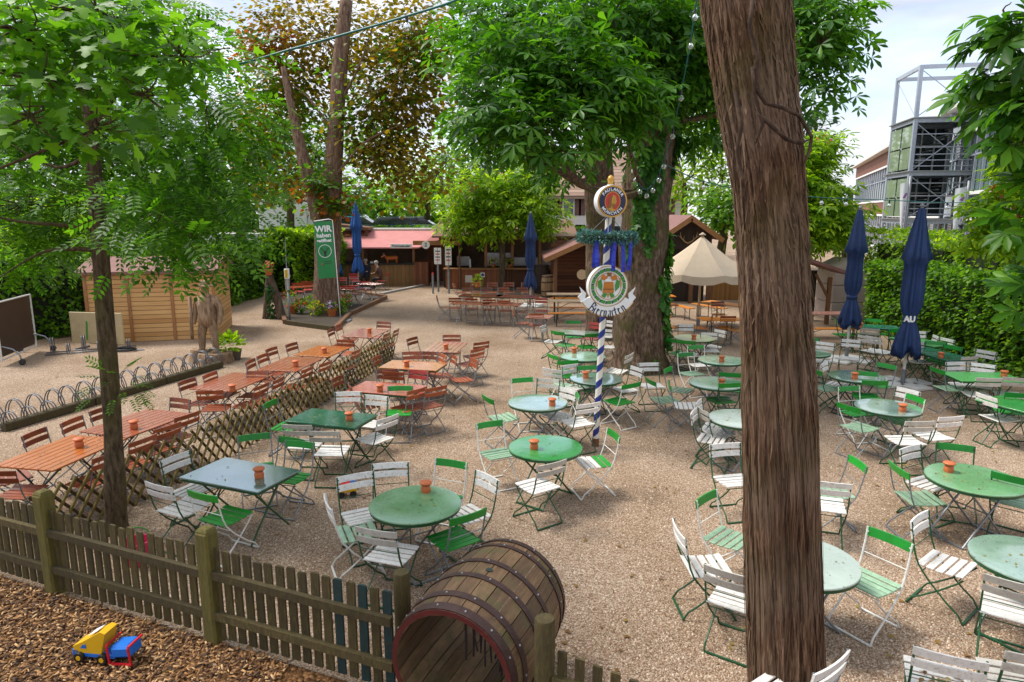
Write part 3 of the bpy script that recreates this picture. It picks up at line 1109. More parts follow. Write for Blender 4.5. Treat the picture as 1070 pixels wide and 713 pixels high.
def chip_mat():
    m, nt = new_mat('wood_chips')
    L = nt.links.new
    out = nd(nt, 'ShaderNodeOutputMaterial')
    bs = nd(nt, 'ShaderNodeBsdfPrincipled')
    bs.inputs['Roughness'].default_value = .75
    L(bs.outputs[0], out.inputs[0])
    geo = nd(nt, 'ShaderNodeNewGeometry')
    r = ramp(nt, [(0, (.028, .012, .005)), (.4, (.14, .062, .020)), (.75, (.31, .15, .045)), (1, (.56, .36, .18))])
    L(geo.outputs['Random Per Island'], r.inputs[0])
    L(r.outputs[0], bs.inputs['Base Color'])
    return m


M['chips'] = chip_mat()
N = 26000
t = rng.random(N) * 6.6 - 1.2
s = rng.random(N) ** 1.0 * 2.6 + .03
pos = np.array(F0)[None] + np.outer(t, np.array(FD)) + np.outer(s, np.array(FN))
pos[:, 2] = .014 + rng.random(N) ** 1.5 * .032
an = rng.random(N) * 2 * math.pi
dirs = np.stack([np.cos(an), np.sin(an), rng.normal(size=N) * .22], 1)
nrm = np.stack([rng.normal(size=N) * .35, rng.normal(size=N) * .35, np.ones(N)], 1)
cv = np.array([(-.17, 0, 0), (.17, .03, 0), (.13, 1, 0), (-.14, .94, 0), (-.15, .03, .12), (.14, .05, .12), (.11, .95, .12), (-.12, .9, .12)])
cf = [(4, 5, 6, 7), (0, 1, 5, 4), (1, 2, 6, 5), (2, 3, 7, 6), (3, 0, 4, 7)]
o = leaf_mesh('wood_chips', (cv, cf), pos, dirs, nrm, rng.uniform(.022, .062, N), M['chips'])
tag(o, 'loose orange-brown wood chips covering the play corner', 'wood chips', kind='stuff')

# loose pebbles and fallen leaves give the gravel real relief close by
M['pebble'] = chip_mat()
M['pebble'].name = 'pebbles'
rr_ = [n for n in M['pebble'].node_tree.nodes if n.type == 'VALTORGB'][0]
for el, c in zip(rr_.color_ramp.elements, ((.17, .095, .055, 1), (.34, .215, .135, 1), (.47, .335, .23, 1), (.66, .55, .43, 1))):
    el.color = c
N = 42000
yy = 5.0 + 9.0 * rng.random(N) ** 1.7
xx = (rng.random(N) * 2 - 1) * (yy * .82)
ok = ((xx - F0.x) * FN.x + (yy - F0.y) * FN.y) < -.05
xx, yy = xx[ok], yy[ok]
N = len(xx)
pos = np.stack([xx, yy, np.full(N, -.001)], 1)
an = rng.random(N) * 2 * math.pi
pv = np.array([(-.4, .1, 0), (.4, .1, 0), (.5, .6, 0), (0, 1, 0), (-.5, .6, 0), (-.2, .3, .45), (.25, .35, .5), (.2, .65, .45), (-.2, .65, .42)])
pf = [(5, 6, 7, 8), (0, 1, 6, 5), (1, 2, 7, 6), (2, 3, 7), (3, 8, 7), (3, 4, 8), (4, 0, 5, 8)]
o = leaf_mesh('pebbles', (pv, pf), pos, np.stack([np.cos(an), np.sin(an), an * 0], 1), np.tile((0, 0, 1.), (N, 1)), rng.uniform(.010, .026, N), M['pebble'])
tag(o, 'loose pebbles of the pale gravel ground', 'pebbles', kind='stuff')
M['litter'] = leaf_mat('fallen_leaf', (.10, .045, .015), (.22, .12, .03), (.32, .30, .05), .2)
N = 700
yy = 5.2 + 20 * rng.random(N) ** 1.5
xx = (rng.random(N) * 2 - 1) * (yy * .75)
pos = np.stack([xx, yy, np.full(N, .012)], 1)
an = rng.random(N) * 2 * math.pi
xs_, nn_ = [], 0
for k_, (c_, sh_, ro_) in TABLES.items():
    n_ = random.randint(8, 26)
    rz_0 = ro_.rotation_euler.z
    for i_ in range(n_):
        u_, v_ = (random.uniform(-.5, .5), random.uniform(-.3, .3)) if ro_.name.startswith('garden') else (random.uniform(-.32, .32), random.uniform(-.32, .32))
        xs_.append((c_.x + u_ * math.cos(rz_0) - v_ * math.sin(rz_0), c_.y + u_ * math.sin(rz_0) + v_ * math.cos(rz_0), .757))
N2 = len(xs_)
a2 = rng.random(N2) * 2 * math.pi
o = leaf_mesh('table_litter', T_simple(.6), np.array(xs_), np.stack([np.cos(a2), np.sin(a2), a2 * 0 + .05], 1), np.stack([rng.normal(size=N2) * .2, rng.normal(size=N2) * .2, np.ones(N2)], 1), rng.uniform(.012, .04, N2), M['litter'])
tag(o, 'little leaf and blossom bits lying on the tabletops', 'leaf bits', kind='stuff')
o = leaf_mesh('fallen_leaves', T_simple(.6), pos, np.stack([np.cos(an), np.sin(an), an * 0 + .08], 1), np.stack([rng.normal(size=N) * .3, rng.normal(size=N) * .3, np.ones(N)], 1), rng.uniform(.025, .075, N), M['litter'])
tag(o, 'brown and yellow fallen leaves strewn over the gravel', 'leaves', kind='stuff')

# fading leaves dropped on one of the front seats
N = 26
pos = np.array(tuple(SEAT_LEAVES))[None] + rng.normal(size=(N, 3)) * np.array([.09, .05, .004])
o = leaf_mesh('wilted_leaves', T_simple(.5), pos, np.stack([rng.normal(size=N), rng.normal(size=N), np.zeros(N)], 1), np.tile((0, 0, 1.), (N, 1)) + rng.normal(size=(N, 3)) * .25, rng.uniform(.04, .07, N), M['litter'])
tag(o, 'small heap of wilted yellow-green leaves on a white chair seat', 'leaves', kind='stuff')

# ================================================================ picket fence
M['mossy'] = paint('mossy_weathered_timber', (.070, .048, .016), .85, .45, 5, .5, 40, stretch=(5, 5, .8), dirt=(.13, .13, .014), dirt_amt=.9, objvar=.3)
M['mossy_post'] = paint('mossy_green_post', (.115, .092, .018), .85, .4, 5, .5, 40, stretch=(5, 5, .8), dirt=(.17, .165, .018), dirt_amt=.8)
M['teal_wood'] = paint('teal_painted_picket', (.008, .032, .032), .7, .4, 6, .3, 40, dirt=(.05, .045, .02), dirt_amt=.8)
POSTS = [-.0, 2.32, 4.44]
posx = [(Vector((-4.77, 6.42, 0)) - F0).dot(FD), (Vector((-2.75, 5.63, 0)) - F0).dot(FD)]
cuts = [posx[0] - 2.35, posx[0], posx[1], (F1 - F0).length - .05]
frz = math.atan2(FD.y, FD.x)
names = ['section of mossy picket fence at far left border', 'section of mossy picket fence between the two thick posts', 'section of mossy picket fence ending at the wooden barrel, with teal pickets']


def picket(mb, t, h, w=.080, off=0.0, lean=0.0):
    c = F0 + FD * t + FN * off
    mt = Matrix.Translation(c) @ Matrix.Rotation(frz, 4, 'Z') @ Matrix.Rotation(lean, 4, 'Y')
    poly = [(-w / 2, .06), (w / 2, .06), (w / 2, h - .012), (w / 2 - .012, h), (-w / 2 + .012, h), (-w / 2, h - .012)]
    mb.prism(poly, .02, mt @ Matrix.Rotation(R(90), 4, 'X'), -.01)


for i in range(3):
    a, b = cuts[i] + .07, cuts[i + 1] - .07
    root = thing('picket_fence', names[i], 'fence', F0 + FD * ((a + b) / 2), frz, 'mossy picket fence round the play corner')
    inv = (Matrix.Translation(root.location) @ Matrix.Rotation(frz, 4, 'Z')).inverted()
    n = int((b - a) / .122)
    for k in range(n + 1):
        t_ = a + .02 + (b - a - .04) * k / n
        pk = MB()
        teal = i == 2 and k >= n - 5
        picket(pk, t_, random.uniform(.90, .95) if not teal else .93, off=0, lean=random.uniform(-.012, .012))
        ob = pk.build('picket', M['teal_wood'] if (teal and k % 2) else M['mossy'], root)
        ob.data.transform(inv)
    rl = MB()
    for z in (.30, .70):
        rl = MB()
        p, q = F0 + FD * (a - .03) + FN * .037 + Vector((0, 0, z)), F0 + FD * (b + .03) + FN * .037 + Vector((0, 0, z - .01))
        rl.bar(p, q, .05, .075)
        ob = rl.build('rail', M['mossy'], root)
        ob.data.transform(inv)


def fence_post(loc, label, h=1.1, r=.075, square=True):
    root = thing('fence_post', label, 'post', loc, frz, 'thick posts of the picket fence')
    mb = MB()
    if square:
        mb.bbox((0, 0, h / 2 - .05), (r * 2, r * 2, h + .1), .02)
        mb.build('shaft', M['mossy_post'], root)
        mb = MB()
        mb.lathe([(r * 1.22, h + .0005), (r * .9, h + .025), (.001, h + .04)], 4, rot=Matrix.Rotation(R(45), 3, 'Z'))
        mb.build('cap', M['mossy_post'], root)
    else:
        mb.lathe([(r, -.1), (r, h - .02), (r * .9, h), (.001, h + .004)], 14)
        mb.build('shaft', M['mossy'], root, True, 40)
    return root


fence_post(F0 + FD * posx[0], 'thick square fence post left of the slim tree trunk')
fence_post(F0 + FD * posx[1], 'thick square fence post between two picket sections')
fence_post(Vector((-.92, 5.22, 0)), 'round fence post hidden behind the barrel at its left', .95, .07, False)
fence_post(Vector((.235, 4.42, 0)), 'round-topped post in front of the barrel at its right', 1.04, .075, False)
root = thing('picket_fence', 'short picket fence right of the barrel, on the lower border', 'fence', (.75, 4.22, 0), frz, 'mossy picket fence round the play corner')
for k in range(6):
    pk = MB()
    pk.prism([(-.034, .05), (.034, .05), (.034, .80 - k * .02), (-.034, .80 - k * .02)], .02, Matrix.Translation((-.42 + k * .13, 0, 0)) @ Matrix.Rotation(R(90), 4, 'X'), -.01)
    pk.build('picket', M['mossy'], root)
for z in (.25, .58):
    rl = MB()
    rl.bar((-.48, -.037, z), (.5, -.037, z - .03), .05, .07)
    rl.build('rail', M['mossy'], root)

# ================================================================ barrel tunnel
M['stave'] = plank_mat('old_oak_staves', (.045, .026, .013), (.175, .115, .058), 'X', .30, .75, .03, (1, 1, 1))


def stave_mat():
    m, nt = new_mat('old_oak_staves')
    L = nt.links.new
    out = nd(nt, 'ShaderNodeOutputMaterial')
    bs = nd(nt, 'ShaderNodeBsdfPrincipled')
    bs.inputs['Roughness'].default_value = .7
    L(bs.outputs[0], out.inputs[0])
    geo = nd(nt, 'ShaderNodeNewGeometry')
    tc = nd(nt, 'ShaderNodeTexCoord')
    mp = nd(nt, 'ShaderNodeMapping')
    mp.inputs['Scale'].default_value = (9, 1.3, 9)
    L(tc.outputs['Object'], mp.inputs[0])
    n1 = nd(nt, 'ShaderNodeTexNoise')
    n1.inputs['Scale'].default_value = 2.5
    n1.inputs['Detail'].default_value = 9
    n1.inputs['Roughness'].default_value = .7
    L(mp.outputs[0], n1.inputs['Vector'])
    a = nd(nt, 'ShaderNodeMath', operation='MULTIPLY_ADD')
    a.inputs[1].default_value = .32
    L(geo.outputs['Random Per Island'], a.inputs[0])
    b = nd(nt, 'ShaderNodeMath', operation='MULTIPLY')
    b.inputs[1].default_value = .75
    L(n1.outputs['Fac'], b.inputs[0])
    L(b.outputs[0], a.inputs[2])
    r = ramp(nt, [(.25, (.035, .018, .009)), (.5, (.125, .068, .030)), (.75, (.26, .16, .075))])
    L(a.outputs[0], r.inputs[0])
    n2 = nd(nt, 'ShaderNodeTexNoise')
    n2.inputs['Scale'].default_value = 5
    n2.inputs['Detail'].default_value = 7
    n2.inputs['Roughness'].default_value = .7
    L(tc.outputs['Object'], n2.inputs['Vector'])
    r2 = ramp(nt, [(.5, (0, 0, 0)), (.64, (.7,) * 3)])
    L(n2.outputs['Fac'], r2.inputs[0])
    mx = nd(nt, 'ShaderNodeMixRGB')
    L(r2.outputs[0], mx.inputs[0])
    L(r.outputs[0], mx.inputs[1])
    mx.inputs[2].default_value = (.075, .075, .018, 1)
    L(mx.outputs[0], bs.inputs['Base Color'])
    bp = nd(nt, 'ShaderNodeBump')
    bp.inputs['Strength'].default_value = .7
    bp.inputs['Distance'].default_value = .01
    L(n1.outputs['Fac'], bp.inputs['Height'])
    L(bp.outputs[0], bs.inputs['Normal'])
    return m


M['stave'] = stave_mat()
M['hoop'] = paint('rusty_hoop_iron', (.060, .030, .024), .5, .35, 12, .3, 60, metallic=.35)
M['redrim'] = paint('red_painted_rim', (.10, .010, .008), .6, .4, 9, .3, dirt=(.06, .03, .02), dirt_amt=.9)
M['zinc'] = paint('zinc_rivet', (.5, .5, .5), .4, .1, metallic=.6)
BA, BB = Vector((-.46, 4.52, 0)), Vector((.0, 5.62, 0))
bd = (BB - BA)
BL = bd.length
brz = math.atan2(bd.y, bd.x) - math.pi / 2
barrel = thing('barrel_tunnel', 'big open wooden barrel with iron hoops lying through the picket fence as a play tunnel', 'barrel', (BA + BB) / 2, brz)
RB = .50
rad_at = lambda y: RB + .045 * (1 - (2 * y / BL) ** 2)
ns = 26
sv = MB()
for k in range(ns):
    a0, a1 = 2 * math.pi * (k + .03) / ns, 2 * math.pi * (k + .97) / ns
    vs = []
    m = 8
    for i in range(m + 1):
        y = -BL / 2 + BL * i / m
        for (a, dr) in ((a0, 0), (a1, 0), (a1, -.045), (a0, -.045)):
            r_ = rad_at(y) + dr
            vs.append((r_ * math.cos(a), y, RB + .03 + r_ * math.sin(a)))
    fs = [(0, 1, 2, 3)]
    for i in range(m):
        o_ = i * 4
        for q in range(4):
            fs.append((o_ + q, o_ + 4 + q, o_ + 4 + (q + 1) % 4, o_ + (q + 1) % 4))
    o_ = m * 4
    fs.append((o_ + 3, o_ + 2, o_ + 1, o_))
    sv.add(vs, fs)
sv.build('staves', M['stave'], barrel)


def ring(y0, y1, dr0, dr1, n=56):
    mb = MB()
    vs = []
    for k in range(n):
        a = 2 * math.pi * k / n
        for (y, d) in ((y0, dr0), (y1, dr0), (y1, dr1), (y0, dr1)):
            r_ = rad_at(y) + d
            vs.append((r_ * math.cos(a), y, RB + .03 + r_ * math.sin(a)))
    fs = []
    for k in range(n):
        a, b = k * 4, ((k + 1) % n) * 4
        for q in range(4):
            fs.append((a + q, a + (q + 1) % 4, b + (q + 1) % 4, b + q))
    return mb.add(vs, fs)


for (y, w) in ((-BL / 2 + .04, .075), (-BL / 2 + .19, .06), (-.14, .055), (.10, .055), (BL / 2 - .17, .05), (BL / 2 - .035, .06)):
    hp = ring(y - w / 2, y + w / 2, .001, .008).build('hoop', M['hoop'], barrel)
    rv = MB()
    for k in range(0, 14):
        a = 2 * math.pi * (k + .5 * (y > 0)) / 14
        r_ = rad_at(y) + .009
        rv.box((r_ * math.cos(a), y, RB + .03 + r_ * math.sin(a)), (.012, .012, .012), Matrix.Rotation(-a, 3, 'Y'))
    rv.build('rivet', M['zinc'], hp)
ring(-BL / 2 - .006, -BL / 2 - .001, -.04, .0005).build('red_rim', M['redrim'], barrel)
fl = MB()
for k in range(7):
    fl.box((-.39 + .13 * k, 0, .155), (.122, BL - .12, .02))
fl.build('floor_boards', M['stave'], barrel)
bh = MB()
bh.lathe([(.028, 0), (.028, .004), (.001, .004)], 12, c=(.06, -.02, RB + .03 + rad_at(0) - .002))
bh.build('bung_hole', M['f_dark'], barrel)
M['strip'] = paint('dark_rubber_strip', (.02, .014, .016), .5, .2)
for k in range(11):
    sp_ = MB()
    x = .04 + .032 * k
    ztop = RB + .03 + math.sqrt(max(.01, (RB - .05) ** 2 - x * x)) - .005
    L_ = random.uniform(.28, .5) * (1.0 - .03 * k)
    y_ = -BL / 2 + random.uniform(.10, .2)
    sp_.tube([(x, y_, ztop), (x + random.uniform(-.01, .01), y_, ztop - L_ * .6), (x + random.uniform(-.02, .02), y_ + .01, ztop - L_)], .008, 5)
    sp_.build('hanging_strip', M['strip'], barrel)

# ================================================================ lattice fence
M['lattice'] = paint('half_round_olive_slat', (.15, .105, .016), .75, .35, 8, .3, 40, dirt=(.22, .18, .025), dirt_amt=.7)
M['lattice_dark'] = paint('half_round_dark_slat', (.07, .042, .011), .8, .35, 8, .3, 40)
lat_path = [Vector((-5.5, 7.3, 0)), Vector((-4.75, 9.7, 0)), Vector((-4.0, 12.9, 0)), Vector((-3.15, 17.9, 0))]
for i in range(3):
    a, b = lat_path[i], lat_path[i + 1]
    d = b - a
    L_ = d.length
    rz = math.atan2(d.y, d.x)
    root = thing('lattice_fence', ['low expanding lattice fence, near section by the slim tree', 'low expanding lattice fence, middle section beside the dark green table', 'low expanding lattice fence, far section along the slatted tables'][i], 'fence', a, rz, 'expanding lattice fence of half-round slats')
    hgt = .72
    lean = .30
    n = int(L_ / .20)
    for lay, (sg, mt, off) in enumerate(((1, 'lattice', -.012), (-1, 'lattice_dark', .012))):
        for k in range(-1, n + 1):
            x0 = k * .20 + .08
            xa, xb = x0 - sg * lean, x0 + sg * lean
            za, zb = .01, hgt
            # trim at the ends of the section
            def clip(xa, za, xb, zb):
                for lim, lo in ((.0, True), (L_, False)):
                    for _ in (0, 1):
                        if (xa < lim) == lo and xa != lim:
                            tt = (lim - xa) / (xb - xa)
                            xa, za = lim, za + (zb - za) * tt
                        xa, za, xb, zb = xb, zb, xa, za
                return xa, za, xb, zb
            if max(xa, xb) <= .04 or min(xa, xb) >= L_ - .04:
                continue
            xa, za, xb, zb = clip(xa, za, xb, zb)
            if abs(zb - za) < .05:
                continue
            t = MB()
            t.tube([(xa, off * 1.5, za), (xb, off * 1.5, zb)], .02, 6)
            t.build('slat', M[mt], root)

# ================================================================ vegetation materials
LM = {}
LM['maple'] = leaf_mat('maple_leaf', (.030, .095, .004), (.075, .205, .008), (.17, .36, .018), .52)
LM['ash'] = leaf_mat('ash_leaf', (.018, .068, .004), (.050, .155, .006), (.13, .31, .014), .52)
LM['chestnut'] = leaf_mat('horse_chestnut_leaf', (.012, .050, .006), (.042, .135, .012), (.13, .28, .022), .46, tint=(1.0, 1.1, .25))
LM['purple'] = leaf_mat('purple_maple_leaf', (.05, .055, .006), (.14, .125, .012), (.30, .20, .02), .52, tint=(1.1, 1.0, .3))
LM['red_leaf'] = leaf_mat('reddish_creeper_leaf', (.10, .10, .012), (.20, .12, .018), (.36, .07, .03), .45, tint=(1.2, .8, .3))
LM['lime'] = leaf_mat('lime_green_leaf', (.05, .12, .004), (.15, .29, .010), (.36, .50, .02), .55, tint=(1.05, 1.0, .4))
LM['mid'] = leaf_mat('mid_green_leaf', (.025, .085, .006), (.075, .19, .010), (.19, .35, .02), .5)
LM['deep'] = leaf_mat('deep_green_leaf', (.010, .035, .010), (.025, .075, .016), (.07, .15, .025), .35)
LM['hedge'] = leaf_mat('hornbeam_hedge_leaf', (.016, .060, .004), (.068, .175, .008), (.21, .37, .016), .48)
LM['ivy'] = leaf_mat('ivy_leaf', (.018, .07, .012), (.045, .15, .018), (.10, .26, .03), .4)
M['pinkbloom'] = leaf_mat('pink_blossom', (.35, .05, .05), (.55, .10, .10), (.65, .22, .16), .35, tint=(1, .6, .6))
M['bark'] = bark_mat('grey_brown_bark', (.030, .020, .013), (.085, .058, .038), (.17, .125, .09), (.06, .065, .02))
M['bark_dark'] = bark_mat('dark_bark', (.022, .014, .008), (.085, .058, .032), (.18, .13, .08), (.08, .075, .018), (12, 12, 3))
M['bark_red'] = bark_mat('reddish_plated_bark', (.05, .03, .02), (.17, .105, .072), (.31, .22, .16), None, (8, 8, 2))
M['bark_thuja'] = bark_mat('stringy_reddish_bark', (.025, .012, .006), (.135, .072, .040), (.33, .215, .14), (.085, .065, .015), (20, 20, 1.1), .8, .03)
def strip_tone(m):
    nt = m.node_tree
    bs = [n for n in nt.nodes if n.type == 'BSDF_PRINCIPLED'][0]
    src = bs.inputs['Base Color'].links[0].from_socket
    geo = nd(nt, 'ShaderNodeNewGeometry')
    r = ramp(nt, [(0, (.45, .42, .40)), (.5, (1, 1, 1)), (1, (1.0, .98, .95))])
    nt.links.new(geo.outputs['Random Per Island'], r.inputs[0])
    hv = nd(nt, 'ShaderNodeMixRGB', blend_type='MULTIPLY')
    hv.inputs[0].default_value = 1
    tc = [n for n in nt.nodes if n.type == 'TEX_COORD'][0]
    nz = nd(nt, 'ShaderNodeTexNoise')
    nz.inputs['Scale'].default_value = 1.7
    nz.inputs['Detail'].default_value = 5
    nt.links.new(tc.outputs['Object'], nz.inputs['Vector'])
    gr = ramp(nt, [(.42, (0, 0, 0)), (.62, (.7,) * 3)])
    nt.links.new(nz.outputs['Fac'], gr.inputs[0])
    gm = nd(nt, 'ShaderNodeMixRGB')
    nt.links.new(gr.outputs[0], gm.inputs[0])
    nt.links.new(src, gm.inputs[1])
    gm.inputs[2].default_value = (.22, .15, .105, 1)
    src = gm.outputs[0]
    nt.links.new(src, hv.inputs[1])
    nt.links.new(r.outputs[0], hv.inputs[2])
    nt.links.new(hv.outputs[0], bs.inputs['Base Color'])


strip_tone(M['bark_thuja'])
M['bark_chest'] = bark_mat('flaky_chestnut_bark', (.03, .018, .012), (.13, .085, .056), (.30, .215, .155), (.085, .08, .022), (8, 8, 2.6), 1, .08)


def trunk_tube(mb, pts, rads, n=14, rough=.06, flute=0.0, nf=7):
    P_ = [Vector(p) for p in pts]
    # subdivide along a smooth curve
    out, rr = [], []
    m = 5
    for i in range(len(P_) - 1):
        p0, p1, p2, p3 = P_[max(i - 1, 0)], P_[i], P_[i + 1], P_[min(i + 2, len(P_) - 1)]
        for j in range(m):
            t = j / m
            out.append(0.5 * ((2 * p1) + (p2 - p0) * t + (2 * p0 - 5 * p1 + 4 * p2 - p3) * t * t + (3 * p1 - p0 - 3 * p2 + p3) * t ** 3))
            rr.append(rads[i] + (rads[i + 1] - rads[i]) * t)
    out.append(P_[-1])
    rr.append(rads[-1])
    seed = random.uniform(0, 50)

    def jit(i, k):
        a = 2 * math.pi * k / n
        v = 1 + rough * 2 * mnoise.noise(Vector((math.cos(a) * 1.5 + seed, math.sin(a) * 1.5, i * .35)))
        if flute:
            v += flute * math.sin(a * nf + i * .06 + seed)
        return v
    mb.tube(out, rr, n, True, jit)


def tree(name, label, group, base, trunk_pts, rads, blobs, n_cl, per, leaf, tmpl, size, spread, bark='bark', shell=.45, limbs=None, flowers=0, extra=None, flute=0, n=14, limb_k=1.0, stems=(), rough=.06):
    root = thing(name, label, 'tree', base, 0, group)
    inv = Matrix.Translation(base).inverted()
    tb = MB()
    trunk_tube(tb, trunk_pts, rads, n, rough, flute)
    for sp_, sr_ in stems:
        trunk_tube(tb, sp_, sr_, n, rough)
    top = Vector(trunk_pts[-1])
    o = None
    if limbs is None:
        limbs = []
        for (c, r) in blobs:
            k = random.randint(1, 3)
            src = Vector(trunk_pts[k if k < len(trunk_pts) else -1]) if len(trunk_pts) > 2 else top
            src = min((Vector(p) for p in trunk_pts[1:]), key=lambda p: (p - (c - Vector((0, 0, r[2] * .8)))).length)
            limbs.append([src, (src + c) / 2 + Vector((0, 0, -.12 * (c - src).length)), c, c + Vector((random.uniform(-.5, .5) * r[0], random.uniform(-.5, .5) * r[1], r[2] * .6))])
    for lb in limbs:
        L_ = sum((Vector(lb[i + 1]) - Vector(lb[i])).length for i in range(len(lb) - 1))
        r0 = min(rads[-1] * .75, .025 + L_ * .012) * limb_k
        trunk_tube(tb, lb, [r0 * (1 - .85 * i / (len(lb) - 1)) for i in range(len(lb))], 7, .08)
    o = tb.build('trunk', M[bark], root, True)
    o.data.transform(inv)
    pos, dirs, nrm, cc = crown_points(blobs, n_cl, per, spread, shell)
    sz = size * rng.uniform(.7, 1.25, len(pos))
    o = leaf_mesh('crown', tmpl, pos, dirs, nrm, sz, LM[leaf], root)
    o.data.transform(inv)
    # twigs that carry the outer leaf pads
    tw = MB()
    cs = [Vector(tuple(b[0])) for b in blobs]
    for p in cc[rng.choice(len(cc), min(len(cc), 130), replace=False)]:
        p = Vector(p)
        c = min(cs, key=lambda q: (q - p).length)
        mid = (p + c) / 2 + Vector((0, 0, -.08 * (p - c).length))
        w = .006 + .006 * (p - c).length
        tw.tube([c.lerp(p, .1), mid, p], [w * 1.3, w * .8, w * .3], 4, False)
    o = tw.build('twigs', M[bark], root)
    o.data.transform(inv)
    if flowers:
        idx = rng.choice(len(cc), flowers)
        fp = []
        for i in idx:
            base_p = cc[i]
            for j in range(14):
                fp.append(base_p + np.array([rng.normal() * .05, rng.normal() * .05, .05 + .022 * j]))
        fp = np.array(fp)
        o = leaf_mesh('blossom', T_quad(.8), fp, rand_unit(len(fp)), rand_unit(len(fp)), rng.uniform(.05, .10, len(fp)), M['pinkbloom'], root)
        o.data.transform(inv)
    return root


def up(base, *pts):
    return [Vector(base) + Vector(p) for p in pts]
# ================================================================ the thick stringy-barked trunk close by
def row_pts(rows, Y):
    pts, rad = [], []
    for cx, y, w in rows:
        d = ray(cx, y)
        t = Y / d.y
        pts.append(P(cx, y, Y))
        rad.append(w / 2 * t / FPX * (.93 if Y == 4.75 else 1))
    return pts, rad


tp, tr = row_pts([(778, 0, 94), (790, 100, 84), (803, 200, 73), (809, 300, 73), (815, 440, 77), (822, 713, 78)], 4.75)
tp = tp[::-1]
tr = tr[::-1]
dtop = (tp[-1] - tp[-2]).normalized()
tp = [Vector((tp[0].x + .02, 4.75, -.1))] + tp + [tp[-1] + dtop * 1.2, tp[-1] + dtop * 2.6]
tr = [tr[0] * 1.18] + tr + [tr[-1] * 1.05, tr[-1] * .95]
thuja = thing('conifer_tree', 'thick reddish-brown fibrous tree trunk rising past the whole picture at right', 'tree', (tp[0].x, 4.75, 0))
out, rr = [], []
for i in range(len(tp) - 1):
    p0, p1, p2, p3 = tp[max(i - 1, 0)], tp[i], tp[i + 1], tp[min(i + 2, len(tp) - 1)]
    for j in range(16):
        t = j / 16
        out.append(0.5 * ((2 * p1) + (p2 - p0) * t + (2 * p0 - 5 * p1 + 4 * p2 - p3) * t * t + (3 * p1 - p0 - 3 * p2 + p3) * t ** 3))
        rr.append(tr[i] + (tr[i + 1] - tr[i]) * t)
NT = 220
vs, fs = [], []
for i, p in enumerate(out):
    for k in range(NT):
        a = 2 * math.pi * k / NT
        ca, sa = math.cos(a), math.sin(a)
        z = p.z
        tw = a + z * .06
        c2, s2 = math.cos(tw), math.sin(tw)
        v = 1 + .07 * mnoise.noise(Vector((c2 * 1.3, s2 * 1.3, z * .25))) + .07 * mnoise.noise(Vector((c2 * 2.4, s2 * 2.4, z * 1.1 + 7)))
        rg = abs(mnoise.noise(Vector((c2 * 4.2, s2 * 4.2, z * .35 + 9))))
        v += .20 * (rg ** .7) - .075
        v += .060 * mnoise.noise(Vector((c2 * 12, s2 * 12, z * .8 + 4)))
        v += .036 * mnoise.noise(Vector((c2 * 26, s2 * 26, z * 1.7)))
        # deep seam down the front right
        da = abs((a - (-1.05 + .05 * math.sin(z * 1.3)) + math.pi) % (2 * math.pi) - math.pi)
        v -= .13 * math.exp(-(da / .09) ** 2) * (.6 + .5 * mnoise.noise(Vector((3, 5, z * .8))))
        da = abs((a - (-1.95 + .06 * math.sin(z * .9 + 1)) + math.pi) % (2 * math.pi) - math.pi)
        v -= .08 * math.exp(-(da / .07) ** 2)
        vs.append((p.x + ca * rr[i] * v, p.y + sa * rr[i] * v, p.z))
for i in range(len(out) - 1):
    for k in range(NT):
        a, b = i * NT + k, i * NT + (k + 1) % NT
        fs.append((a, b, b + NT, a + NT))
sv_ = MB()
sv_.add(vs, fs)
# the bark peels in long fibrous strips
def surf(zi, a):
    i = max(0, min(len(out) - 1, int(round(zi))))
    k = int(round(a / (2 * math.pi) * NT)) % NT
    return Vector(vs[i * NT + k]), out[i]


for i in range(3200):
    L_ = random.choice((5, 8, 12, 16, 22, 28))
    j = random.uniform(0, len(out) - L_ - 2)
    a0 = random.uniform(-math.pi, .35) if random.random() < .85 else random.uniform(0, 6.28)
    w = random.uniform(.003, .012)
    lift = random.uniform(.001, .006)
    drift = random.gauss(0, .012)
    flare = random.uniform(.005, .04) if random.random() < .3 else 0
    verts, m = [], L_ + 1
    for q in range(m):
        a = a0 + drift * q - .02 * q * random.uniform(.6, 1.4) * .3
        p, c = surf(j + q, a % (2 * math.pi))
        d = Vector((p.x - c.x, p.y - c.y, 0)).normalized()
        tq = q / (m - 1)
        ww = w * min(1, 4 * min(tq, 1 - tq) + .15)
        off = lift + flare * max(0, (.35 - tq) / .35) ** 2
        tn = Vector((-d.y, d.x, 0))
        b_ = p + d * off
        verts += [b_ - tn * ww, b_ + d * min(.006, ww * .5), b_ + tn * ww]
    fcs = []
    for q in range(m - 1):
        o_ = q * 3
        fcs += [(o_, o_ + 1, o_ + 4, o_ + 3), (o_ + 1, o_ + 2, o_ + 5, o_ + 4)]
    sv_.add(verts, fcs)
o = sv_.build('trunk', M['bark_thuja'], thuja, True)
o.data.transform(Matrix.Translation(thuja.location).inverted())
M['vine'] = bark_mat('dead_vine', (.02, .012, .008), (.05, .03, .02), (.11, .075, .05), None, (6, 6, 6), .4)
vn = MB()
yv = 4.36
for pts in ([(786, 70), (789, 92), (800, 108), (818, 113), (835, 121), (848, 143), (846, 158), (838, 176)], [(792, 118), (806, 132), (822, 146), (836, 150), (846, 146)], [(786, 0), (783, 30), (792, 60), (788, 100), (797, 130), (790, 150)],
            [(768, 95), (775, 130), (770, 160), (776, 185), (778, 240)]):
    vn.tube([P(x, y, yv + (.16 if x > 833 else 0)) for x, y in pts], [.012] * (len(pts) - 1) + [.004], 6)
o = vn.build('vine', M['vine'], thuja, True)
o.data.transform(Matrix.Translation(thuja.location).inverted())

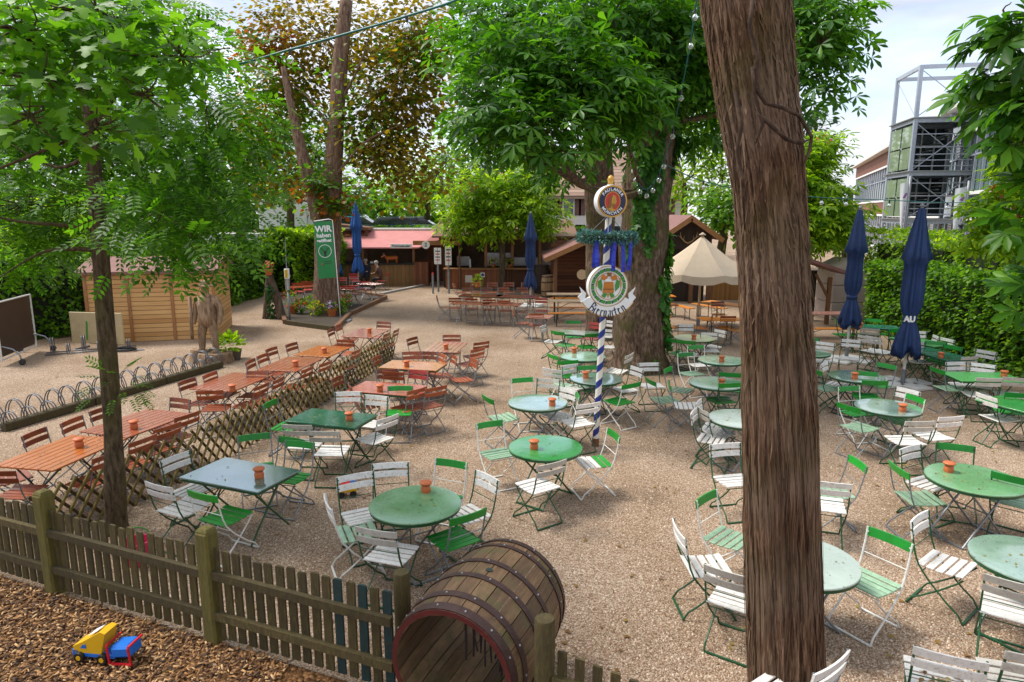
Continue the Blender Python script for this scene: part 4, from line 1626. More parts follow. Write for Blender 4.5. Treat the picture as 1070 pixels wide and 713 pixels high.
# ================================================================ trees
def px_trunk(rows, Y):
    p, r = row_pts(rows, Y)
    return p, r


# slim ash with a leaning trunk in the play corner's edge
p_, r_ = px_trunk([(122, 562, 29), (121, 540, 22), (118, 450, 18), (109, 320, 17), (102, 220, 16), (95, 140, 12), (86, 60, 8)], 7.86)
p_[0].z = -.05
AT = T_pinnate(5)
limb = lambda *q: [P(*a) for a in q]
ash_tree = tree('ash_tree', 'slim leaning tree with dark trunk and feathery hanging leaves at left', None, (p_[0].x, p_[0].y, 0), p_, r_,
                [blob(25, 215, 8.3, 75, 50, .9), blob(40, 120, 8.8, 80, 60, .9), blob(175, 215, 7.0, 50, 52, .9), blob(215, 110, 7.2, 42, 80, .9), blob(120, 20, 8.0, 130, 45, 1), blob(200, 258, 6.6, 30, 24, .6), blob(225, 200, 7.0, 36, 45, .8), blob(160, 235, 8.4, 40, 22, .6), blob(15, 262, 8.6, 45, 16, .7), blob(150, 150, 9.3, 80, 60, .7), blob(140, 245, 8.8, 30, 14, .4)],
                500, 6, 'ash', AT, .285, .55, 'bark_dark', .2,
                limbs=[limb((103, 240, 7.86), (60, 235, 7.6), (10, 230, 7.4), (-40, 215, 7.2)), limb((104, 250, 7.86), (150, 225, 7.2), (190, 235, 6.7), (215, 270, 6.4)), limb((97, 160, 7.86), (60, 175, 7.8), (10, 150, 7.7)),
                       limb((95, 140, 7.86), (130, 90, 7.7), (190, 60, 7.4), (240, 50, 7.2)), limb((95, 140, 7.86), (110, 60, 7.8), (130, 10, 7.7)), limb((105, 262, 7.86), (50, 262, 7.6), (0, 290, 7.4))])
# water shoot on the trunk
sp = []
c0 = P(119, 405, 7.7)
inv = Matrix.Translation(ash_tree.location).inverted()
n_ = 26
pp = np.array([tuple(P(random.uniform(95, 150), random.uniform(378, 420), 7.66)) for _ in range(n_)])
dd = pp - np.array(tuple(c0))[None] + np.array([0, -.15, -.05])
o = leaf_mesh('shoot_leaves', AT, pp, dd, np.tile((0, -.3, 1.), (n_, 1)) + rng.normal(size=(n_, 3)) * .2, rng.uniform(.14, .24, n_), LM['maple'], ash_tree)
o.data.transform(inv)

# maple whose branch comes in from the left, close to the terrace
mt = (-7.4, 4.6, 0)
tree('maple_tree', 'bright green maple boughs reaching in above the slim trunk at upper left', None, mt, [Vector(mt), Vector((-7.3, 4.7, 2)), Vector((-7.0, 4.9, 4.2)), Vector((-6.4, 5.2, 6.5))], [.22, .18, .14, .08],
     [blob(45, 80, 5.2, 80, 45, .5), blob(110, 45, 5.6, 80, 40, .6), blob(150, 100, 5.6, 60, 35, .5), blob(20, 30, 5.2, 70, 40, .6), blob(190, 60, 5.9, 45, 40, .5), blob(100, 135, 5.2, 50, 25, .3), blob(30, 122, 5.0, 45, 14, .3), blob(100, 10, 5.8, 90, 30, .6)],
     215, 5, 'maple', T_maple(), .11, .42, 'bark_dark', .05, limb_k=.35)

# two big horse chestnuts in the middle
PT = T_palmate(5)
p_, r_ = px_trunk([(667, 390, 68), (667, 372, 55), (668, 330, 49), (672, 270, 46), (676, 200, 46), (684, 130, 47), (692, 60, 42), (698, 0, 36)], 16.7)
p_[0].z = -.1
ch1 = tree('chestnut_tree', 'huge ivy-clad horse chestnut behind the striped pole, trunk leaning right', 'horse chestnuts', (p_[0].x, p_[0].y, 0), p_, r_,
           [blob(700, 50, 16, 75, 70), blob(640, 20, 15, 80, 50), blob(600, 85, 13.5, 75, 55), blob(562, 140, 12.8, 60, 38), blob(520, 115, 13.2, 50, 48), blob(735, 120, 17, 26, 55), blob(855, 50, 15, 34, 75), blob(835, 20, 16, 50, 40), blob(545, 60, 14, 70, 50), blob(652, 115, 14, 40, 50), blob(750, 60, 18, 40, 60)],
           1080, 5, 'chestnut', PT, .285, .75, 'bark_chest', .42, n=44, flute=.03, rough=.11)
inv = Matrix.Translation(ch1.location).inverted()
ip, idr = [], []
for i in range(3800):
    zt = random.random()
    i0 = 1 + zt * 4.2
    j = int(i0)
    fr_ = i0 - j
    c = p_[j].lerp(p_[j + 1], fr_)
    r0 = r_[j] + (r_[j + 1] - r_[j]) * fr_
    a = random.uniform(-math.pi * 1.0, .35)
    dens = mnoise.noise(Vector((math.cos(a) * 1.6, math.sin(a) * 1.6, c.z * .7 + 3)))
    edge = 1.0 if a > -.55 else (.35 if a > -2.4 else .9)
    if dens < .36 - .42 * edge + (.25 if c.z < 1.6 and a < -.5 else 0):
        continue
    rr2 = r0 * (1.03 + .12 * random.random() * (1.6 if a > -.4 else 1))
    ip.append((c.x + math.cos(a) * rr2, c.y + math.sin(a) * rr2, c.z))
    idr.append((math.cos(a) * .5 + random.gauss(0, .3), math.sin(a) * .5 + random.gauss(0, .3), -1 + random.gauss(0, .4)))
ip = np.array(ip)
idr = np.array(idr)
nn = np.stack([ip[:, 0] - ch1.location.x, ip[:, 1] - ch1.location.y, np.full(len(ip), .5)], 1)
o = leaf_mesh('ivy', T_maple(), ip, idr, nn + rng.normal(size=nn.shape) * .3, rng.uniform(.10, .21, len(ip)), LM['ivy'], ch1)
o.data.transform(inv)
p_, r_ = px_trunk([(628, 356, 42), (628, 345, 36), (628, 300, 33), (627, 240, 30), (626, 180, 31), (624, 110, 28), (620, 40, 24)], 21)
p_[0].z = -.1
tree('chestnut_tree', 'second horse chestnut trunk left of the ivy-clad one, behind the round signs', 'horse chestnuts', (p_[0].x, 21, 0), p_, r_,
     [blob(610, 60, 21, 90, 60), blob(580, 165, 18, 30, 35), blob(520, 40, 20, 60, 55), blob(560, 20, 21, 70, 40), blob(660, 30, 22, 60, 50)],
     520, 5, 'chestnut', PT, .32, .8, 'bark_chest', .45, n=36, rough=.1)

# chestnut bough hanging in at the right border, close
mt = (5.6, 4.2, 0)
tree('chestnut_tree', 'close dark chestnut bough with big fingered leaves at upper right border', 'horse chestnuts', mt, [Vector(mt), Vector((5.55, 4.3, 2)), Vector((5.4, 4.4, 4)), Vector((5.2, 4.5, 6.2))], [.26, .22, .18, .12],
     [blob(1062, 30, 4.9, 22, 40), blob(1080, 110, 4.8, 24, 60), blob(1040, 85, 5.1, 20, 22), blob(1010, 105, 5.3, 12, 8), blob(1092, 215, 4.8, 16, 60), blob(1098, 310, 4.8, 12, 40)],
     62, 4, 'chestnut', T_palmate(7), .19, .24, 'bark_dark', .2, limb_k=.35)

# reddish maple with two stems, centre left
by = P(340, 325, 25.7)
p_, r_ = px_trunk([(341, 330, 34), (341, 318, 29), (342, 280, 27), (343, 225, 27), (348, 180, 19), (352, 120, 16), (356, 60, 15), (362, 0, 13)], 25.8)
p_[0].z = -.05
l2, _ = px_trunk([(338, 232, 12), (328, 200, 12), (316, 160, 9), (306, 110, 7), (296, 70, 4)], 25.6)
pm = tree('purple_maple_tree', 'tall two-stemmed maple with brownish purple foliage behind the green banner', None, (p_[0].x, 25.8, 0), p_, r_,
          [blob(340, 40, 28.2, 110, 55), blob(425, 90, 26.5, 60, 65), blob(300, 85, 28.2, 50, 55), blob(425, 180, 25.5, 50, 38), blob(275, 140, 28.4, 40, 40), blob(440, 35, 26.5, 45, 50), blob(395, 140, 26.5, 40, 50), blob(300, 190, 28.4, 30, 22)],
          1050, 11, 'purple', T_simple(.8), .205, 1.15, 'bark_red', .35,
          stems=[px_trunk([(337, 240, 15), (328, 205, 17), (317, 165, 13), (306, 120, 9), (296, 70, 5)], 25.5)],
          limbs=[limb((353, 110, 25.8), (375, 70, 25.5), (395, 10, 25.5)), limb((346, 190, 25.8), (380, 150, 25), (420, 130, 25)), limb((350, 140, 25.8), (320, 100, 26), (290, 80, 26.5))])
inv = Matrix.Translation(pm.location).inverted()
for nm, bl, nc, lm in (('greener_leaves', [blob(300, 120, 27.5, 60, 60), blob(380, 120, 26, 60, 60), blob(430, 60, 26, 50, 50), blob(260, 150, 28, 35, 40)], 300, 'mid'), ('creeper', [blob(342, 218, 25.3, 22, 8), blob(322, 198, 25.4, 12, 9), blob(352, 208, 25.4, 12, 8)], 30, 'red_leaf'), ('creeper_green', [blob(342, 216, 25.3, 24, 9), blob(335, 190, 25.3, 16, 20)], 45, 'mid'),
                       ('young_red_leaves', [blob(280, 40, 27, 30, 22), blob(262, 62, 27, 20, 12)], 45, 'red_leaf')):
    pos, dirs, nrm, cc = crown_points(bl, nc, 8, .5, .2)
    o = leaf_mesh(nm, T_simple(.8), pos, dirs, nrm, rng.uniform(.12, .26, len(pos)), LM[lm], pm)
    o.data.transform(inv)

# small red-flowering chestnut in front of the bar
b0 = G(525, 305)
b0.z = 0
p_, r_ = px_trunk([(525, 306, 8), (525, 280, 6.5), (525, 250, 6), (526, 225, 4)], b0.y)
p_[0].z = -.05
tree('red_chestnut_tree', 'small red-flowering chestnut standing before the bar counter', 'red-flowering chestnuts', b0, p_, r_,
     [blob(525, 225, b0.y, 50, 28), blob(488, 232, b0.y, 34, 24), blob(562, 225, b0.y, 30, 30), blob(500, 200, b0.y, 45, 26), blob(545, 195, b0.y, 40, 24)],
     460, 5, 'lime', PT, .36, .8, 'bark', .3, flowers=60)
# big red chestnut on the right in front of the office block
b0 = Vector((13.2, 27, 0))
tree('red_chestnut_tree', 'full red-flowering chestnut right of the thick trunk, before the office block', 'red-flowering chestnuts', b0, up(b0, (0, 0, -.1), (0, 0, 1.5), (-.1, 0, 3), (-.1, 0, 4.6)), [.25, .2, .17, .1],
     [blob(852, 190, 26, 28, 46), blob(845, 235, 25.5, 30, 38), blob(878, 235, 26, 16, 28), blob(848, 160, 26.5, 20, 24), blob(825, 200, 26, 20, 50)],
     420, 6, 'lime', PT, .34, .8, 'bark', .4, flowers=35)
b0 = Vector((13.5, 13.2, 0))
tree('red_chestnut_tree', 'red-flowering chestnut leaning over the hedge at the right border', 'red-flowering chestnuts', b0, up(b0, (0, 0, -.1), (0, 0, 1.5), (-.1, 0, 3), (-.1, 0, 4.6)), [.22, .18, .15, .1],
     [blob(1062, 200, 14.5, 30, 42), blob(1038, 225, 14.6, 18, 24), blob(1066, 250, 14.2, 24, 28), blob(1072, 150, 14.5, 20, 40), blob(1024, 252, 14.6, 12, 12)],
     210, 5, 'lime', PT, .24, .5, 'bark', .35, flowers=30)

# trees behind the garden, each with its own crown
far = [
    ('leafy_tree', 'light green tree standing over the left hedge behind the log hut', 'lime', T_simple(.6), -19, 27, [blob(60, 235, 27, 60, 45), blob(20, 250, 26, 60, 40), blob(110, 260, 26, 45, 30)], 260, .24),
    ('leafy_tree', 'tall mid-green tree behind the slim leaning trunk', 'mid', T_simple(.6), -22, 36, [blob(90, 170, 36, 80, 60), blob(60, 80, 37, 100, 60), blob(150, 100, 36, 60, 70), blob(20, 170, 36, 70, 60)], 420, .3),
    ('leafy_tree', 'lime green tree between the hanging ash leaves and the maple stems', 'mid', T_simple(.6), -15, 38, [blob(245, 150, 38, 50, 50), blob(210, 190, 37, 50, 40), blob(270, 195, 38, 35, 22), blob(235, 215, 36, 50, 24)], 330, .3),
    ('leafy_tree', 'dark leafy tree behind the two maple stems', 'mid', T_simple(.6), -13, 44, [blob(300, 180, 44, 40, 30), blob(330, 160, 44, 40, 40), blob(375, 200, 46, 28, 20)], 200, .32),
    ('yellowish_tree', 'yellow-green feathery tree behind the food stall roof', 'lime', T_simple(.45), -5, 52, [blob(445, 190, 52, 35, 38), blob(410, 200, 53, 28, 22), blob(470, 165, 52, 28, 40), blob(400, 160, 54, 30, 40)], 330, .34),
    ('leafy_tree', 'mid-green tree between the food stall and the white house', 'mid', T_simple(.6), 0, 46, [blob(510, 175, 46, 40, 32), blob(545, 165, 46, 32, 40), blob(480, 200, 46, 30, 24), blob(500, 130, 47, 40, 50)], 300, .34),
    ('yellowish_tree', 'yellow-green tree rising behind the red-roofed hut', 'lime', T_simple(.5), 13, 47, [blob(715, 190, 47, 30, 30), blob(735, 150, 48, 28, 42), blob(705, 130, 49, 22, 40), blob(755, 185, 46, 25, 40), blob(765, 130, 48, 30, 50)], 330, .34),
    ('leafy_tree', 'bushy green tree half hidden by the beige parasol and thick trunk', 'mid', T_simple(.6), 11.3, 36, [blob(755, 225, 36, 22, 24), blob(740, 210, 37, 20, 18), blob(770, 215, 36, 25, 35)], 160, .28),
    ('leafy_tree', 'tall green tree beyond the thick trunk at right', 'deep', T_simple(.6), 17, 44, [blob(810, 130, 44, 40, 70), blob(840, 150, 45, 28, 45), blob(800, 200, 44, 40, 40)], 260, .34),
    ('leafy_tree', 'dark bushy tree right of the office tower', 'deep', T_simple(.6), 26, 29, [blob(1075, 190, 30, 40, 60), blob(1095, 120, 30, 40, 60)], 150, .3),
    ('leafy_tree', 'large tree closing the view at the left edge', 'mid', T_simple(.6), -34, 40, [blob(-30, 160, 40, 70, 80), blob(-10, 60, 40, 80, 60)], 260, .32),
]
for nm, lb, lm, tm, x, Y, bl, nc, sz in far:
    b0 = Vector((bl[0][0].x, Y, 0))
    hz = max(bl[0][0].z, 3)
    tree(nm, lb, 'trees behind the garden', b0, up(b0, (0, 0, -.1), (0, 0, hz * .4), (.1, 0, hz * .75), (0, 0, hz)), [.3, .25, .2, .1], bl, nc, 9, lm, tm, sz * 1.15, Y * .033, 'bark', .35)

# far wood closing the horizon
wd = []
for i in range(60):
    x = -110 + 220 * i / 59 + random.uniform(-2, 2)
    if 18 < x < 52:
        continue
    Y = random.uniform(92, 110)
    wd.append((Vector((x, Y, random.uniform(3.5, 6))), (5, 5, random.uniform(4, 7))))
pos, dirs, nrm, cc = crown_points(wd, 3400, 6, 2.2, .5)
o = leaf_mesh('distant_wood', T_quad(.8), pos, dirs, nrm, rng.uniform(.7, 1.4, len(pos)), LM['mid'])
tag(o, 'distant green wood closing the horizon behind the street', 'woods', kind='stuff')


# ================================================================ hedges
M['hedgecore'] = paint('dense_hedge_twigs', (.012, .018, .007), .9, .4, 12, 0)


def hedge(name, label, path, hgt, thick, leaf, n, size, z0=0.0, group=None, top_leaf=None, tmpl=None, wob=.18):
    path = [Vector(p) for p in path]
    root = thing(name, label, 'hedge', path[0], 0, group)
    inv = Matrix.Translation(path[0]).inverted()
    core = MB()
    segs = [(path[i + 1] - path[i]).length for i in range(len(path) - 1)]
    tot = sum(segs)
    pos, dirs, nrm = [], [], []
    for i in range(len(path) - 1):
        a, b = path[i], path[i + 1]
        d = (b - a).normalized()
        nv = Vector((-d.y, d.x, 0))
        ang = math.atan2(d.y, d.x)
        a2_ = a + d * (thick * .35 if i == 0 else 0)
        b2_ = b - d * (thick * .35 if i == len(path) - 2 else 0)
        core.box((a2_ + b2_) / 2 + Vector((0, 0, z0 + hgt * .46)), ((b2_ - a2_).length, thick * .62, hgt * .88), ang)
        for end_, e_, en_ in ((i == 0, a, -d), (i == len(path) - 2, b, d)):
            for k in range(int(n * .06) if end_ else 0):
                q = random.random() * hgt
                p = e_ + nv * random.uniform(-.5, .5) * thick + Vector((0, 0, z0 + q)) + en_ * (random.gauss(0, .08) - .05)
                pos.append(tuple(p))
                dirs.append(tuple(en_ * .6 + Vector((random.gauss(0, .5), random.gauss(0, .5), random.gauss(-.25, .4)))))
                nrm.append(tuple(en_ * .5 + Vector((random.gauss(0, .35), random.gauss(0, .35), .7))))
        per_l = 2 * hgt + thick
        for k in range(int(n * segs[i] / tot)):
            t = random.random() * segs[i]
            u = random.random() * per_l
            if u < hgt:
                q, off, nn = u, thick / 2, nv
            elif u < 2 * hgt:
                q, off, nn = u - hgt, -thick / 2, -nv
            else:
                q, off, nn = hgt, (u - 2 * hgt) - thick / 2, Vector((0, 0, 1))
            base = a + d * t
            w = mnoise.noise(Vector((base.x * .9 + nn.x * 3, base.y * .9 + nn.y * 3, q * 1.1))) * wob + random.gauss(0, .05)
            p = base + nv * off + Vector((0, 0, z0 + q)) + nn * w
            pos.append(tuple(p))
            dv = nn * .6 + Vector((random.gauss(0, .5), random.gauss(0, .5), random.gauss(-.25, .4)))
            dirs.append(tuple(dv))
            nr = nn * .5 + Vector((random.gauss(0, .35), random.gauss(0, .35), .7))
            nrm.append(tuple(nr))
    o = core.build('twigs', M['hedgecore'], root)
    o.data.transform(inv)
    o = leaf_mesh('foliage', tmpl or T_simple(.62), np.array(pos), np.array(dirs), np.array(nrm), size * rng.uniform(.7, 1.3, len(pos)), LM[leaf], root)
    o.data.transform(inv)
    return root


hedge('hornbeam_hedge', 'long dense clipped green hedge along the right side of the garden', [(12.6, 12.0, 0), (12.5, 17, 0), (12.45, 22.8, 0)], 2.25, 1.1, 'hedge', 21000, .13, wob=.34)
hedge('shrub_row', 'yellow-green bushes rising behind the clipped right hedge', [(14.0, 13, 0), (14.0, 18, 0), (14.0, 26, 0)], 3.0, 1.5, 'lime', 13000, .14, wob=.5)
hedge('laurel_hedge', 'dark green hedge with lighter top left of the green banner', [(-14.0, 22.5, 0), (-12.6, 28, 0), (-12.2, 36, 0)], 2.3, 1.4, 'hedge', 15000, .17, wob=.4)
hedge('yellow_shrub', 'bright yellow-green bush beside the banner tree', [(-11.5, 33.5, 0), (-9.6, 36.5, 0)], 2.9, 1.8, 'lime', 5000, .2, wob=.6)
hedge('thicket', 'dark green thicket behind the brown board and log hut at left', [(-21, 16.5, 0), (-16, 20.5, 0), (-12.8, 23.2, 0)], 2.6, 1.6, 'hedge', 11000, .17, wob=.5)
hedge('street_hedge', 'low clipped hedge along the raised street behind the food stall', [(-16, 46.2, 2.0), (6, 46.6, 2.0)], .75, .7, 'mid', 3500, .2, wob=.12)
# ================================================================ buildings
M['logs'] = plank_mat('pine_log_boards', (.45, .22, .065), (.66, .39, .15), 'Z', .135, .6, .10, (.6, .6, 6))
M['barboards'] = plank_mat('red_brown_boards', (.12, .036, .010), (.27, .085, .024), 'X', .16, .55, .05, (6, 6, .6))
M['counterboards'] = plank_mat('weathered_brown_boards', (.14, .07, .022), (.33, .18, .065), 'X', .21, .65, .05, (6, 6, .6))
M['darkboards'] = plank_mat('dark_weathered_boards', (.020, .012, .008), (.055, .03, .018), 'X', .18, .7, .06, (6, 6, .6))
M['darklogs'] = plank_mat('dark_log_wall', (.07, .022, .008), (.19, .065, .022), 'Z', .17, .7, .09, (.6, .6, 6))
M['panelwood'] = plank_mat('orange_brown_slats', (.22, .09, .02), (.36, .17, .045), 'X', .1, .5, .06, (6, 6, .6))
M['timber'] = paint('brown_square_timber', (.16, .07, .028), .6, .3, 5, .2, stretch=(3, 3, .8))
M['timber_light'] = paint('orange_brown_beam', (.33, .15, .05), .55, .25, 5, .2)
M['pinkroof'] = paint('faded_red_roofing_felt', (.50, .185, .17), .7, .14, 2.5, .15, 60, dirt=(.38, .17, .16), dirt_amt=.5)
M['redroof'] = paint('brownish_red_roof', (.20, .085, .07), .7, .25, 2.5, .15, 60, dirt=(.12, .075, .06), dirt_amt=.6)
M['paleroof'] = paint('pale_roof_edge', (.62, .58, .52), .6, .1, 3)
M['interior'] = paint('dim_interior_wall', (.15, .10, .065), .8, .4, 2)
M['metalbox'] = paint('steel_equipment', (.40, .41, .42), .3, .2, 4, metallic=.6)
M['concrete'] = paint('grey_stone_slab', (.36, .34, .32), .85, .2, 4, .3, 50, dirt=(.22, .2, .18), dirt_amt=.5)
M['whiteplate'] = paint('white_sheet', (.8, .8, .79), .5, .05)
M['black'] = paint('black_plastic', (.012, .012, .013), .4, .2)
M['glassdark'] = paint('dark_window_glass', (.03, .04, .05), .06, .3, 2, spec=.8)
M['steel'] = paint('blue_grey_steel', (.42, .46, .54), .4, .12, 6, metallic=.3)
M['teal'] = paint('teal_bus_paint', (.02, .33, .38), .3, .1, 4)
M['blackink'] = paint('black_lettering', (.015, .015, .02), .5, .05)


def box_part(root, name, c, s, m, rot=None, b=.008):
    mb = MB()
    mb.bbox(c, s, b, rot)
    return mb.build(name, m, root)


def text_part(root, name, s, size, mat, Mx, bold=0.0, depth=.0):
    v, f = text_polys(s, size, bold)
    mb = MB()
    mb.add([Mx @ Vector((x, y, 0)) for x, y in v], f)
    return mb.build(name, mat, root)


FACE = Matrix.Rotation(R(90), 4, 'X')     # letters that face the terrace (-Y)

# ---- pine log hut at left
h0 = G(94, 359)
h0.z = 0
hz_ = R(13)
hr_ = ray(229, 360)
hr_ = Vector((hr_.x / hr_.y, 1, 0))
hdir = Vector((math.cos(hz_), math.sin(hz_), 0))
hw = (hr_.x * h0.y - h0.x) / (hdir.x - hr_.x * hdir.y)
hut = thing('log_hut', 'honey-coloured pine log hut with reddish roof behind the wooden statue', 'hut', h0, hz_)
box_part(hut, 'wall', (hw / 2, 1.3, 1.05), (hw, 2.6, 2.1), M['logs'])
for x in (.04, hw * .33, hw * .66, hw - .04):
    box_part(hut, 'corner_board', (x, -.016, 1.05), (.09, .03, 2.1), M['timber_light'])
rf = MB()
prof = [(-.25, 2.06), (1.3, 2.42), (2.85, 2.06), (2.85, 2.14), (1.3, 2.50), (-.25, 2.14)]
rf.prism(prof, hw + .3, Matrix(((0, 0, 1, -.15), (1, 0, 0, 0), (0, 1, 0, 0), (0, 0, 0, 1))))
rf.build('roof', M['redroof'], hut)
gb = MB()
gb.prism([(0, 2.101), (1.3, 2.40), (2.6, 2.101)], hw - .02, Matrix(((0, 0, 1, .01), (1, 0, 0, 0), (0, 1, 0, 0), (0, 0, 0, 1))))
gb.build('gable', M['logs'], hut)

# ---- food stall with red roof
s0 = P(376, 297, 36)
s0.z = 0
sx0, sx1 = P(378, 297, 36).x, P(433, 297, 36).x
sw = sx1 - sx0
stall = thing('food_stall', 'open food stall with faded red roof and weathered board counter', 'stall', (sx0, 36, 0))
bx0 = -1.6
box_part(stall, 'counter', ((sw + bx0) / 2, .15, .56), (sw - bx0, .3, 1.12), M['counterboards'])
box_part(stall, 'counter_side', (sw + .38, 1.2, .62), (.75, 2.4, 1.24), M['barboards'])
box_part(stall, 'counter_top', ((sw + bx0) / 2, .12, 1.15), (sw - bx0 + .1, .42, .05), M['teal_wood'])
box_part(stall, 'back_wall', ((sw + bx0) / 2, 2.6, 1.2), (sw - bx0 + .8, .1, 2.4), M['interior'])
for x in (bx0, .05, sw - .05):
    box_part(stall, 'post', (x, .35, 1.05), (.12, .12, 2.08), M['timber_light'])
rf = MB()
x0, x1 = bx0 - .3, sw + .35
rf.add([(x0, -.45, 1.98), (x1, -.45, 1.98), (x1 + .9, 1.0, 2.30), (x1 + .75, 1.9, 2.78), (x0, 1.9, 2.78), (x0, -.45, 2.05), (x1, -.45, 2.05), (x1 + .9, 1.0, 2.37), (x1 + .75, 1.9, 2.85), (x0, 1.9, 2.85)],
       [(4, 3, 2, 1, 0), (5, 6, 7, 8, 9), (0, 1, 6, 5), (1, 2, 7, 6), (2, 3, 8, 7), (3, 4, 9, 8), (4, 0, 5, 9)])
rf.build('roof', M['pinkroof'], stall)
box_part(stall, 'ridge', ((x0 + x1) / 2 + .3, 2.3, 2.9), (x1 - x0 + 1.2, .9, .12), M['paleroof'])
sg = box_part(stall, 'sign_board', (sw - .55, -.52, 2.12), (1.12, .04, .22), M['whiteplate'])
text_part(sg, 'lettering', 'Pommesbuden', .155, M['blackink'], Matrix.Translation((sw - .55, -.545, 2.12)) @ FACE, .004)
for x in (sw * .45, sw * .6, sw * .75):
    box_part(stall, 'steel_tray', (x, .55, 1.02), (.28, .3, .12), M['metalbox'])
box_part(stall, 'napkin_box', (.55, .1, 1.23), (.14, .12, .1), M['whiteplate'])
M['cowpaint'] = paint('orange_brown_glaze', (.55, .15, .03), .4, .15)
cow = thing('cow_figure', 'small orange-brown cow figure standing on the food stall counter', 'figure', (P(409, 270, 36).x, 36.12, 1.176))
cb = MB()
trunk_tube(cb, [(-.42, 0, .40), (-.3, 0, .37), (0, 0, .36), (.3, 0, .39), (.4, 0, .36)], [.06, .13, .14, .13, .05], 10, .02)
cb.build('body', M['cowpaint'], cow, True)
for x, y in ((-.3, -.07), (-.27, .07), (.29, -.07), (.33, .07)):
    lb = MB()
    lb.tube([(x, y, .32), (x + .015, y, .17), (x, y, .0)], [.055, .035, .03], 8)
    lb.build('leg', M['cowpaint'], cow, True)
hb = MB()
trunk_tube(hb, [(-.38, 0, .44), (-.5, 0, .50), (-.62, 0, .44), (-.70, 0, .40)], [.07, .085, .06, .045], 8, .02)
hb.build('head', M['cowpaint'], cow, True)
for s_ in (-1, 1):
    hb = MB()
    hb.tube([(-.5, s_ * .05, .55), (-.51, s_ * .12, .61), (-.53, s_ * .11, .68)], [.018, .014, .006], 6)
    hb.build('horn', M['paleroof'], cow)

cow.scale = (.8, .8, .8)
# ---- bar pavilion
b0 = P(466, 302, 34.5)
bw = P(592, 302, 34.5).x - b0.x
bar = thing('bar_pavilion', 'brown wooden bar pavilion with long counter behind the small red chestnut', 'bar', (b0.x, 34.5, 0))
cz = 1.10
box_part(bar, 'counter', (bw * .24, .15, .5), (bw * .48, .3, 1.0), M['barboards'])
rl = MB()
n = 22
for i in range(n):
    rl.box((bw * .5 + bw * .5 * (i + .5) / n, .1, .5), (.07, .04, .92))
rl.build('balusters', M['timber'], bar)
box_part(bar, 'counter_back', (bw * .75, .35, .5), (bw * .5, .08, .95), M['barboards'])
box_part(bar, 'counter_top', (bw / 2, .08, 1.03), (bw + .2, .5, .06), M['timber_light'])
box_part(bar, 'back_wall', (bw / 2, 3.2, 1.4), (bw + .4, .12, 2.8), M['interior'])
box_part(bar, 'side_wall', (-.1, 1.9, 1.4), (.12, 2.6, 2.8), M['darkboards'])
for x in (.05, bw * .33, bw * .55, bw * .78, bw - .05):
    box_part(bar, 'post', (x, .42, 1.78), (.14, .14, 1.42), M['timber_light'])
box_part(bar, 'lintel', (bw / 2, .42, 2.56), (bw + .4, .16, .16), M['timber_light'])
rf = MB()
rf.add([(-.6, -.6, 2.60), (bw + .5, -.6, 2.60), (bw + .5, 3.5, 3.35), (-.6, 3.5, 3.35), (-.6, -.6, 2.68), (bw + .5, -.6, 2.68), (bw + .5, 3.5, 3.43), (-.6, 3.5, 3.43)],
       [(3, 2, 1, 0), (4, 5, 6, 7), (0, 1, 5, 4), (1, 2, 6, 5), (2, 3, 7, 6), (3, 0, 4, 7)])
rf.build('roof', M['timber'], bar)
for x, w_, h_ in ((bw * .12, .7, .5), (bw * .42, 1.4, .7), (bw * .62, 1.9, .45), (bw * .86, .6, .8)):
    box_part(bar, 'bar_equipment', (x, 2.6, 1.0 + h_ / 2), (w_, .6, h_), M['metalbox'])
for x in (bw * .2, bw * .5):
    box_part(bar, 'tap_column', (x, .3, 1.28), (.1, .1, .44), M['metalbox'])
box_part(bar, 'air_vent', (bw * .19, -.008, .52), (.36, .02, .36), M['paleroof'])
pl = box_part(bar, 'notice_plate', (bw * .305, -.008, .72), (.22, .02, .24), M['whiteplate'])
pb = MB()
pb.lathe([(.08, 0), (.08, .006), (.001, .006)], 16, c=(bw * .305, -.019, .72), rot=Matrix.Rotation(R(90), 3, 'X'))
M['bluepaint'] = paint('royal_blue_paint', (.012, .045, .32), .4, .15, 6)
pb.build('blue_disc', M['bluepaint'], pl)

# notice boards and posts between stall and bar
M['redprint'] = paint('red_print', (.5, .03, .03), .5, .1)


def notice(px, py, Y, w_, h_, z, label):
    c = P(px, py, Y)
    t = thing('notice_board', label, 'notice', (c.x, Y, 0), 0, 'menu notices at the bar entrance')
    mb = MB()
    mb.tube([(0, .03, 0), (0, .03, z + h_ / 2)], .05, 8)
    mb.build('post', M['f_grey'], t)
    p_ = box_part(t, 'sheet', (0, 0, z), (w_, .03, h_), M['whiteplate'])
    for k in range(4):
        box_part(p_, 'print', (0, -.017, z + h_ * (.3 - .18 * k)), (w_ * (.7 - .1 * (k % 2)), .004, h_ * .06), M['redprint'] if k % 2 else M['blackink'])
    return t


